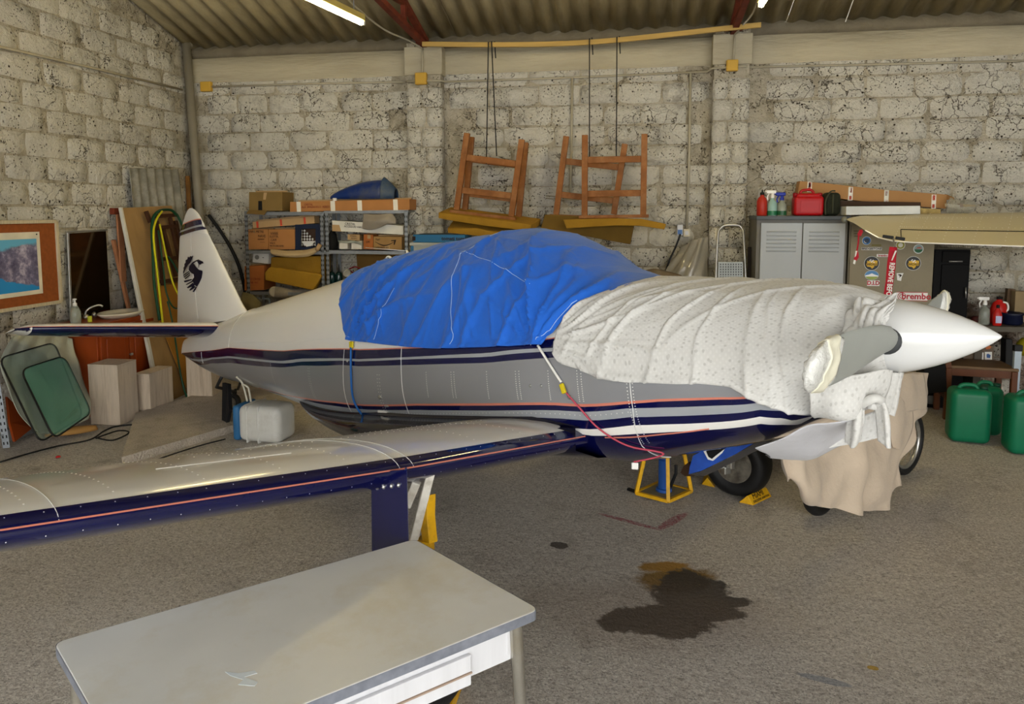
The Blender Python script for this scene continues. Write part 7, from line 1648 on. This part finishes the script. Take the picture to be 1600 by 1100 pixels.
bm = BM(); prism(bm, [p+V((s*.94*cos(a), -.0045, s*.68*sin(a))) for a in [pi+.3+i*(pi-.6)/10 for i in range(11)]], (0, -1, 0), .001); mk('print', bm, mat('ink grass green', '#9aa84e', .5), t, world=True)
def rect_sticker(a, b, c, d, m_, lab, s=None, size=.03, tm=None, bold=.0008, sq=1, dx=0):
    p, q = aY(a, b, CY-.006), aY(c, d, CY-.006); bm = BM(); box(bm, ((p.x+q.x)/2, CY-.0055, (p.z+q.z)/2), (q.x-p.x, .0016, p.z-q.z)); t = mk('sticker', bm, m_, cb_, world=True, label=lab)
    if s: text(t, s, size, tm, facing(V(((p.x+q.x)/2+dx, CY-.0075, (p.z+q.z)/2)), (1, 0, 0), (0, 0, 1)), bold=bold, squeeze=sq)
    return t, p, q
M_sw = mat('white sticker', '#e4e2dc', .4); M_sred = mat('red sticker ink', '#b3202c', .4)
rect_sticker(1346, 386.5, 1378, 391, M_sw, 'small white sticker with black lettering', 'BRIDGESTONE', .024, M_ink, sq=1.05)
rect_sticker(1362, 382, 1377, 384.5, mat('olive tape', '#6e6428', .5), 'olive strip')
rect_sticker(1370, 397, 1389, 401.5, M_sw, 'small pale sticker with red lettering', 'brembo', .024, M_sred)
t, p, q = rect_sticker(1355, 438, 1374, 447, M_sw, 'white sticker with red letters', 'D.I.D', .05, M_sred, .002, .95)
t, p, q = rect_sticker(1401, 456, 1449, 470.5, M_sw, 'wide white sticker with red lettering', 'brembo', .075, M_sred, .0022, 1.0, .035)
for z in (p.z-.002, q.z+.002): bm = BM(); box(bm, ((p.x+q.x)/2, CY-.0068, z), (q.x-p.x, .0012, .005)); mk('print', bm, M_sred, t, world=True)
cc_ = V((p.x+.043, CY-.0075, (p.z+q.z)/2))
for r0_, a0, a1 in ((.032, 0, 6.28), (.018, .8, 5.2)): bm = BM(); tube(bm, [cc_+V((r0_*cos(a), 0, r0_*sin(a))) for a in [a0+(a1-a0)*i/20 for i in range(21)]], .0028, 5); mk('print', bm, M_sred, t, world=True)
bm = pxprism([(1401, 427), (1412, 426.5), (1409, 433), (1408, 439), (1402, 438)], CY-.0065, .0016); t = mk('sticker', bm, M_sw, cb_, world=True, label='torn white sticker with black hooked shape'); bm = pxprism([(1402, 429), (1407, 428.5), (1409.5, 430.5), (1405, 434), (1406, 431)], CY-.0082, .0016); mk('print', bm, M_ink, t, world=True)
# black cabinet
KY = 6.90; kx0, kx1, kz = aY(1461, 400, KY).x, aY(1517, 400, KY).x, aY(1490, 390, KY).z
kb = thing('black_cabinet', 'narrow black cabinet with drawer and silver handles', 'cabinet', loc=((kx0+kx1)/2, KY+.25, 0)); M_kb = mat('black laminate', '#070606', .6, var=.1, spec=.12)
bm = BM(); box(bm, ((kx0+kx1)/2, KY+.2, kz/2), (kx1-kx0, .38, kz)); mk('body', bm, M_kb, kb, world=True, bevel=.003)
zs = aY(1490, 411, KY).z
bm = BM(); box(bm, ((kx0+kx1)/2+.025, KY+.008, (kz+zs)/2-.005), (kx1-kx0-.07, .018, kz-zs-.02), None, .003); dw_ = mk('drawer', bm, M_kb, kb, world=True)
bm = BM(); box(bm, ((kx0+kx1)/2+.025, KY+.008, zs/2), (kx1-kx0-.07, .018, zs-.03), None, .003); dd_ = mk('door', bm, M_kb, kb, world=True)
def kh(a, b, par): bm = BM(); tube(bm, [aY(*a, KY-.02), aY(*b, KY-.02)], .006, 8); mk('handle', bm, M_alu, par, world=True, smooth=True)
kh((1483, 408.5), (1504, 408.5), dw_); kh((1509, 449), (1509, 466), dd_)
gr_ = thing('wire_basket', 'grey wire basket lying on the black cabinet', 'basket', loc=((kx0+kx1)/2, KY+.2, kz)); M_wire = mat('grey wire', '#7a776a', .5, metal=.4)
gx0, gx1 = aY(1460, 385, KY-.04).x, aY(1529, 385, KY-.04).x
bm = BM()
for i in range(26): x = gx0+(gx1-gx0)*i/25; tube(bm, [(x, KY-.03, kz+.005), (x, KY-.03, kz+.075)], .0022, 4)
for z in (.006, .04, .074): tube(bm, [(gx0, KY-.03, kz+z), (gx1, KY-.03, kz+z)], .003, 4)
for i in range(26): x = gx0+(gx1-gx0)*i/25; tube(bm, [(x, KY-.03, kz+.006), (x, KY+.3, kz+.006)], .0022, 4)
mk('wires', bm, M_wire, gr_, world=True, kind='stuff')
# stone ledge / shelf on the right with bottles
SY = 6.75
rs = thing('wall_shelf', 'dark grey shelf against the back wall at the right edge', 'shelf', loc=aY(1580, 520, SY)); zsh = aY(1570, 511, SY).z; sx0 = aY(1518, 511, SY).x
bm = BM(); box(bm, (sx0+1.1, SY+.25, zsh-.02), (2.2, .5, .045)); mk('board', bm, mat('grey dusty shelf', '#5c564c', .8, var=.1), rs, world=True, bevel=.003)
for k in (.12, 2.05): bm = BM(); box(bm, (sx0+k, SY+.3, (zsh-.04)/2), (.06, .35, zsh-.045)); mk('support', bm, mat('grey dusty shelf', '#5c564c', .8), rs, world=True)
def onsh(px, dy=.1): p = aY(px, 508, SY+dy); return (p.x, SY+dy, zsh+.003)
spray(onsh(1537, .12), M_glass, M_white, 'clear spray bottle with white trigger on the right shelf', None, .17)
M_rj = mat('bright red plastic', '#b81a14', .35, var=.06)
t = bottle('detergent_jug', onsh(1559, .2), [(.06, 0), (.068, .01), (.068, .13), (.05, .18), (.02, .205), (.02, .215)], M_rj, 'large red detergent jug on the right shelf', sx=1, sy=.65); bm = BM(); lathe(bm, [(.024, .212), (.024, .235), (0, .236)], 12); mk('cap', bm, M_black, t, smooth=True); bm = BM(); tube(bm, spline([(.035, -.02, .1), (.06, -.03, .13), (.05, -.03, .18), (.02, -.02, .19)], 5), .009, 6); mk('grip', bm, M_white, t, smooth=True)
t = bottle('detergent_bottle', onsh(1557.5, .06), [(.032, 0), (.037, .01), (.037, .09), (.025, .13), (.012, .15), (.012, .155)], M_rj, 'small red bottle with pale label standing before the red jug', sx=1, sy=.7); bm = BM(); lathe(bm, [(.014, .152), (.013, .178), (0, .18)], 12); mk('cap', bm, M_black, t, smooth=True); bm = BM(); box(bm, (0, -.027, .055), (.045, .003, .06)); mk('label_patch', bm, mat('pale blue label', '#b4b9d6', .4), t)
t = thing('dark_blue_tub', 'dark navy crumpled tub on the right shelf', 'tub', loc=onsh(1580, .15)); bm = BM(); lathe(bm, [(0, 0), (.07, 0), (.085, .02), (.08, .08), (.1, .1), (.09, .105), (.07, .09), (0, .03)], 14); mk('body', bm, mat('dark navy plastic', '#10162e', .4), t, smooth=True)
bm = BM(); lathe(bm, [(0, 0), (.04, 0), (.045, .04), (.03, .06), (0, .06)], 12, Matrix.Translation(onsh(1525, .2))); setp(mk('dark_red_pot', bm, mat('dark red tin', '#4a1c18', .5), None, world=True, smooth=True), 'small dark red tin beside the clear spray bottle', 'tin')
carton([(1575, 451), (1587, 452), (1585, 500), (1571, 498)], SY+.35, .05, mat('rough brown board', '#6b5640', .85, var=.15), 'rough brown wooden board leaning behind the red bottles', nm='rough_board', cat_='board', flap=False)
carton([(1587, 455), (1625, 457), (1625, 505), (1584, 503)], SY+.25, .08, mat('khaki cardboard', '#8f7c5c', .85, var=.08), 'khaki cardboard box at the right edge on the shelf', flap=False)
# pictures board on the floor behind the chair
PY = 6.9
pb_ = thing('tile_board', 'brown board with four little blue and white picture tiles', 'board', loc=aY(1510, 575, PY)); bm = pxprism([(1488, 540), (1553, 540), (1552, 577), (1488, 577)], PY, .03); mk('panel', bm, mat('taupe board', '#6b5c4e', .8, var=.1), pb_, world=True)
M_tb = mat('blue tile print', '#3d5f96', .4)
for a, b, c, d in ((1528, 551, 1537, 562), (1539, 550, 1550, 562), (1521, 564, 1530, 574), (1538, 564, 1547, 573)):
    bm = pxprism([(a, b), (c, b), (c, d), (a, d)], PY-.008, .008); tl_ = mk('picture_tile', bm, M_sw, pb_, world=True); bm = pxprism([(a+2.5, b+4), (a+5, b+2.5), (c-2, b+5), (c-3, d-2.5), (a+3, d-3)], PY-.0095, .002); mk('print', bm, M_tb, tl_, world=True)
bm = pxprism([(1540, 541), (1545, 539), (1549, 542), (1547, 545), (1541, 546)], PY-.01, .008); mk('orange_print', bm, mat('orange print', '#c0693a', .5), pb_, world=True)
# dark stand, white post, yellow ball at the right edge
t = thing('black_stand', 'black metal stand at the right edge, under the shelf', 'stand', loc=aY(1578, 600, 6.7)); bm = pxprism([(1572, 530), (1582, 530), (1584, 568), (1589, 576), (1589, 590), (1562, 590), (1560, 572), (1571, 566)], 6.95, .1); mk('body', bm, M_black, t, world=True, bevel=.006)
p = aY(1590, 546, 6.5); bm = BM(); box(bm, (p.x, 6.5, p.z/2), (.05, .03, p.z)); t = thing('white_post', 'white metal post with black top at right edge', 'post', loc=(p.x, 6.5, 0)); mk('post', bm, mat('white blue metal', '#a9b6c2', .4), t, world=True); bm = BM(); box(bm, (p.x, 6.5, p.z+.012), (.06, .04, .05)); mk('black_top', bm, M_black, t, world=True)
bm = BM(); lathe(bm, [(0, -.09), (.05, -.075), (.085, -.03), (.085, .03), (.05, .075), (0, .09)], 18, Matrix.Translation(aY(1606, 542, 6.93))); setp(mk('yellow_ball', bm, mat('dull yellow', '#a89a1c', .6), None, world=True, smooth=True), 'dull yellow rounded object at the right edge below the shelf', 'ball')
bm = pxprism([(1443, 575), (1478, 570), (1480, 612), (1448, 616)], 6.5, .2); setp(mk('black_box', bm, mat('matt black', '#0b0b0c', .8), None, world=True, bevel=.006), 'black box on the floor below the spinner, left of the chair', 'box')
t = thing('grey_bundle', 'grey crumpled plastic bundle on the floor left of the chair', 'bundle', loc=aZ(1448, 612, 0)); bm = BM(); c = aZ(1450, 622, .07)
R = [[c+V((.1*cos(a)*sin(b)*(1+.3*noise.noise(V((cos(a)*2, sin(a)*2, b*2)))), .08*sin(a)*sin(b), .07*cos(b))) for a in [2*pi*i/14 for i in range(14)]] for b in [pi*(j+.3)/8.6 for j in range(9)]]; vs = grid(bm, R, closed=True); bm.faces.new(vs[0]); bm.faces.new(vs[-1][::-1]); mk('wrap', bm, mat('grey film', '#7c7a76', .3), t, world=True, smooth=True)
# chair
M_ch = mat('dark varnished wood', '#5c3216', .4, var=.15, scale=8); M_chs = mat('worn brown seat', '#6b543c', .6, var=.12, scale=8)
sa, sb_, sc_, sd_ = aZ(1476, 596, .44), aZ(1513, 606, .44), aZ(1590, 596, .44), aZ(1556, 577, .44)
fl_, fr_ = aZ(1475, 655, 0), aZ(1580, 663, 0)
ch_ = thing('wooden_chair', 'dark brown wooden chair with slatted back behind the green cans', 'chair', loc=(fl_+fr_)/2)
c0 = (fl_+fr_)/2+V((0, .18, 0)); xd = (fr_-fl_).normalized(); yd = V((-xd.y, xd.x, 0)); wch = (fr_-fl_).length
def Cc(u, v, z): return fl_+xd*u*wch+yd*v*.34+V((0, 0, z))
q = [Cc(.02, -.02, .44), Cc(1.06, -.02, .44), Cc(1.0, 1.02, .44), Cc(.02, 1.02, .44)]
bm = BM(); prism(bm, q, (0, 0, 1), .025); mk('seat', bm, M_chs, ch_, world=True, bevel=.006)
for u, v, h in ((.03, .03, .9), (1.0, .03, .44), (.03, .97, .9), (.97, .97, .44)):
    bm = BM(); bar(bm, Cc(u, v, 0), Cc(u, v, .44), .045, .045, up=yd); 
    if h > .5: bar(bm, Cc(u, v, .44), Cc(u-.14, v, .80), .045, .035, up=yd)
    mk('leg', bm, M_ch, ch_, world=True, bevel=.004)
for (u0, v0, u1, v1) in ((.03, .03, 1, .03), (.03, .97, .97, .97), (.03, .03, .03, .97), (1, .03, .97, .97)): bm = BM(); bar(bm, Cc(u0, v0, .41), Cc(u1, v1, .41), .02, .06); mk('apron', bm, M_ch, ch_, world=True); bm = BM(); bar(bm, Cc(u0, v0, .18), Cc(u1, v1, .18), .02, .025); mk('stretcher', bm, M_ch, ch_, world=True)
bm = BM(); bar(bm, Cc(-.11, .03, .78), Cc(-.11, .97, .78), .06, .02); mk('back_rail', bm, M_ch, ch_, world=True, bevel=.004); bm = BM(); bar(bm, Cc(0, .03, .5), Cc(0, .97, .5), .03, .02); mk('back_rail', bm, M_ch, ch_, world=True)
for k in range(5): bm = BM(); bar(bm, Cc(0, .18+.16*k, .5), Cc(-.11, .18+.16*k, .78), .012, .025); mk('back_slat', bm, M_ch, ch_, world=True)
# green cans
M_gc = mat('green canister plastic', '#0f6b4a', .38, var=.06, scale=4, dirt='#0a4a34', dirtamt=.3)
def gcan(l, r_, ytop, lab, dep=.2):
    L_, R_ = aZ(*l, 0), aZ(*r_, 0); w_ = (R_-L_).length; a = atan2((R_-L_).y, (R_-L_).x); n = V((-sin(a), cos(a), 0)); c = (L_+R_)/2+n*dep/2; h = ztop_at((l[0]+r_[0])/2, ytop, c.x, c.y)-.02
    t = thing('green_canister', lab, 'canister', loc=c, rz=a, group='green plastic canisters'); rot = Matrix.Rotation(a, 3, 'Z')
    roundbox(c+V((0, 0, h/2)), (w_, dep, h), rot, .05, 'tank', M_gc, t, 5); bm = BM(); tube(bm, spline([c+V((0, 0, h-.02))-rot@V((w_*.28, 0, 0)), c+V((0, 0, h+.02))-rot@V((w_*.18, 0, 0)), c+V((0, 0, h+.02))+rot@V((w_*.12, 0, 0)), c+V((0, 0, h-.02))+rot@V((w_*.2, 0, 0))], 5), .016, 8); mk('carry_handle', bm, M_gc, t, world=True, smooth=True)
    bm = BM(); lathe(bm, [(.026, 0), (.028, .02), (.024, .03), (0, .03)], 14, Matrix.Translation(c+V((0, 0, h-.01))+rot@V((w_*.34, 0, 0)))); mk('screw_cap', bm, mat('dark green cap', '#0a3a2a', .4), t, world=True, smooth=True)
gcan((1483, 691), (1549, 697), 602, 'front green canister, nearest the middle of the picture'); gcan((1518, 680), (1567, 684), 598, 'second green canister, half hidden behind the front one'); gcan((1577, 711), (1645, 716), 613, 'green canister cut off by the right edge of the picture')

# ================================================================ NEIGHBOUR'S WING
M_tanw = mat('cream aircraft paint', '#c4b892', .4, var=.04, scale=2, coat=.2)
ow = thing('parked_airplane', 'cream wing tip of a second airplane parked at the right', 'airplane', loc=(4.2, 6.2, 0))
def Oy(px, py, y): return aY(px, py, y)
def ow_te(u): x0 = Oy(1390, 375, 6.15); x1 = Oy(1600, 386, 5.75); return x0.lerp(x1, u)
# stations from the tip: (trailing edge, leading edge)
st = [(Oy(1322, 343, 6.42), Oy(1330, 340.5, 6.62)), (Oy(1335, 349, 6.38), Oy(1348, 338, 6.74)), (Oy(1352, 360, 6.32), Oy(1370, 336.8, 6.80)), (Oy(1372, 371, 6.25), Oy(1392, 336.2, 6.82)), (Oy(1395, 376.5, 6.2), Oy(1420, 336, 6.8)), (Oy(1430, 379, 6.12), Oy(1455, 335.5, 6.75)), (Oy(1500, 381.5, 6.0), Oy(1520, 335, 6.66)), (Oy(1600, 385, 5.82), Oy(1610, 333.5, 6.52))]
dte = (st[-1][0]-st[-2][0])*3.6; dle = (st[-1][1]-st[-2][1])*3.9
st.append((st[-1][0]+dte, st[-1][1]+dle))
R = []
for i, (te, le) in enumerate(st):
    ch = (te-le).length; th = .11*ch*(.5 if i == 0 else (.85 if i < 3 else 1)); row = []
    nn = V((0, -.25, .97)).normalized(); nu_ = 12; ss = [(1-cos(pi*k/nu_))/2 for k in range(nu_+1)]
    f = lambda s: 5*th*(.2969*s**.5-.1260*s-.3516*s*s+.2843*s**3-.1036*s**4)
    for s in ss[::-1]: row.append(le.lerp(te, s)+nn*f(s)*.9-nn*.02*0)
    for s in ss[1:]: row.append(le.lerp(te, s)-nn*f(s)*.9)
    R.append(row)
bm = BM(); vs = grid(bm, R); bm.faces.new(vs[0]); bm.faces.new(vs[-1][::-1]); wg_ = mk('wing', bm, M_tanw, ow, world=True, smooth=True, ang=60)
bm = BM(); tube(bm, [p[0]+V((0, -.004, 0)) for p in st[2:]], .006, 6); mk('trailing_edge', bm, M_white, wg_, world=True)
def wsurf(i0, u, s):
    te = st[i0][0].lerp(st[i0+1][0], u); le = st[i0][1].lerp(st[i0+1][1], u); ch = (te-le).length; th = .11*ch; f = 5*th*(.2969*s**.5-.1260*s-.3516*s*s+.2843*s**3-.1036*s**4); return le.lerp(te, s)+V((0, -.25, .97)).normalized()*(f*.9+.002)
bm = BM(); tube(bm, [wsurf(4, .1, .68), wsurf(4, .9, .68), wsurf(5, .5, .68), wsurf(6, 0, .68), wsurf(6, .99, .68), wsurf(7, .5, .68)], .004, 5); tube(bm, [wsurf(4, .1, .68), wsurf(4, .35, .97)], .003, 5); mk('aileron_gap', bm, M_dark, wg_, world=True)
rv = [(wsurf(i, u/10, s), V((0, -.25, .97))) for i in (4, 5, 6) for u in range(10) for s in (.6, .3)]+[(wsurf(i, u_, .1+k*.08), V((0, -.25, .97))) for i, u_ in ((4, 0), (5, 0), (5, .6), (6, .2), (6, .7)) for k in range(11)]
rivets(rv, .004, parent=wg_)
bm = BM(); lathe(bm, [(0, -.03), (.02, -.02), (.026, 0), (.02, .02), (0, .03)], 12, Matrix.Translation(Oy(1319, 343.5, 6.45))); mk('tip_light', bm, mat('dim glass lamp', '#6a6a5e', .15, coat=.6), ow, world=True, smooth=True)
# control lock: two black bars clamping the aileron
cl_ = thing('control_lock', 'black bar control lock clamped on the aileron of the cream wing', 'lock', loc=Oy(1395, 374, 6.1))
bm = BM(); bar(bm, Oy(1379, 369, 6.12), Oy(1396, 371.5, 6.1), .03, .025); bar(bm, Oy(1399, 371.5, 6.1), Oy(1414, 374, 6.08), .03, .025); mk('clamp_bar', bm, M_black, cl_, world=True, bevel=.004)
bm = BM(); tube(bm, [Oy(1396, 372, 6.06), Oy(1397, 385, 6.02)], .006, 6); mk('pin', bm, M_alu, cl_, world=True)
# remove-before-flight streamer
M_rbf = mat('red streamer fabric', '#b0182c', .7, var=.05)
fg = thing('warning_streamer', 'long red streamer with white lettering hanging from the aileron', 'streamer', loc=Oy(1393, 450, 6.05))
RY = 6.05
p_t, p_b = Oy(1396, 386, RY), Oy(1384, 490, RY); dn = (p_b-p_t); rx = V((1, 0, 0)); rx = (rx-dn.normalized()*rx.dot(dn.normalized())).normalized(); hw = .030
R = []
for i in range(15):
    c = p_t+dn*i/14; R.append([c+rx*(hw*s)+V((0, .006*sin(i*.8+s), 0)) for s in (-1, -.5, 0, .5, 1)])
bm = BM(); grid(bm, R); mk('ribbon', bm, M_rbf, fg, world=True, smooth=True, solid=.002)
text(fg, 'REMOVE BEFORE FLIGHT', .052, M_sw, facing(p_t+dn*.66+V((0, -.012, 0)), dn, rx), bold=.0012, squeeze=.78)
bm = BM(); prism(bm, [p_t+dn*.05+rx*.012+V((0, -.01, 0)), p_t+dn*.05+rx*.024+V((0, -.01, 0)), p_t+dn*.2-rx*.0+V((0, -.01, 0)), p_t+dn*.2-rx*.008+V((0, -.01, 0))], (0, -1, 0), .001); mk('white_mark', bm, M_sw, fg, world=True)
bm = BM(); tube(bm, [Oy(1397, 380, 6.05), p_t], .004, 6); mk('ring', bm, M_alu, fg, world=True)
f2 = thing('tie_down_tag', 'short red strap with white tag hanging from the cream wing tip', 'tag', loc=Oy(1337, 410, 6.3)); Y2 = 6.30
bm = BM(); tube(bm, spline([Oy(1347, 359, Y2), Oy(1342, 366, Y2), Oy(1341, 380, Y2), Oy(1339, 392, Y2)], 4), .006, 6, radii=None); bar(bm, Oy(1346, 360, Y2), Oy(1342, 368, Y2), .03, .008, up=V((0, 1, 0))); mk('strap', bm, M_rbf, f2, world=True)
bm = pxprism([(1338, 392), (1341, 393), (1342, 402), (1338, 408), (1334, 405), (1336, 398)], Y2-.005, .006); mk('tag', bm, M_rbf, f2, world=True); bm = pxprism([(1334.5, 406), (1337.5, 406.5), (1336, 413), (1333, 412)], Y2-.008, .006); mk('white_end', bm, M_sw, f2, world=True); bm = pxprism([(1337, 392), (1339.5, 392), (1337.5, 400), (1335.5, 402)], Y2-.008, .003); mk('white_edge', bm, M_sw, f2, world=True)

# ================================================================ TUBE LAMPS
def tubelamp(a, b, lab):
    t = thing('tube_lamp', lab, 'lamp', loc=(a+b)/2); d = (b-a).normalized()
    bm = BM(); bar(bm, a+V((0, 0, .045)), b+V((0, 0, .045)), .06, .05); mk('fitting', bm, mat('yellowed lamp fitting', '#b5a25c', .5), t, world=True, bevel=.004)
    bm = BM(); tube(bm, [a+d*.015, b-d*.015], .017, 12); mk('tube', bm, mat('lit fluorescent tube', '#ffe9a8', .5, emit=38, var=0), t, world=True, smooth=True)
    for p in (a, b): bm = BM(); box(bm, p+V((0, 0, .02)), (.04, .03, .06)); mk('lamp_holder', bm, M_white, t, world=True)
    for p in (a.lerp(b, .1), a.lerp(b, .9)): bm = BM(); tube(bm, [p+V((0, 0, .07)), V((p.x, p.y, roofz(p.y)+.02))], .004, 5); mk('hanger', bm, M_galv, t, world=True)
a = aZ(566, 37, 3.28); b = aZ(478, -4, 3.28); b = a+(b-a).normalized()*1.25; tubelamp(a, b, 'lit fluorescent tube lamp under the roof left of the truss')
a = aZ(1189, 9, 3.28); b = a+V((.03, -1.25, .0)); tubelamp(a, b, 'lit fluorescent tube lamp at the top edge beside the right truss')
bm = BM(); tube(bm, [aY(1335, -5, 7.0), aY(1321, 34, 7.15)], .004, 5); setp(mk('hanging_wire', bm, M_white, None, world=True), 'thin white wire hanging from the roof sheets at the right', 'wire')
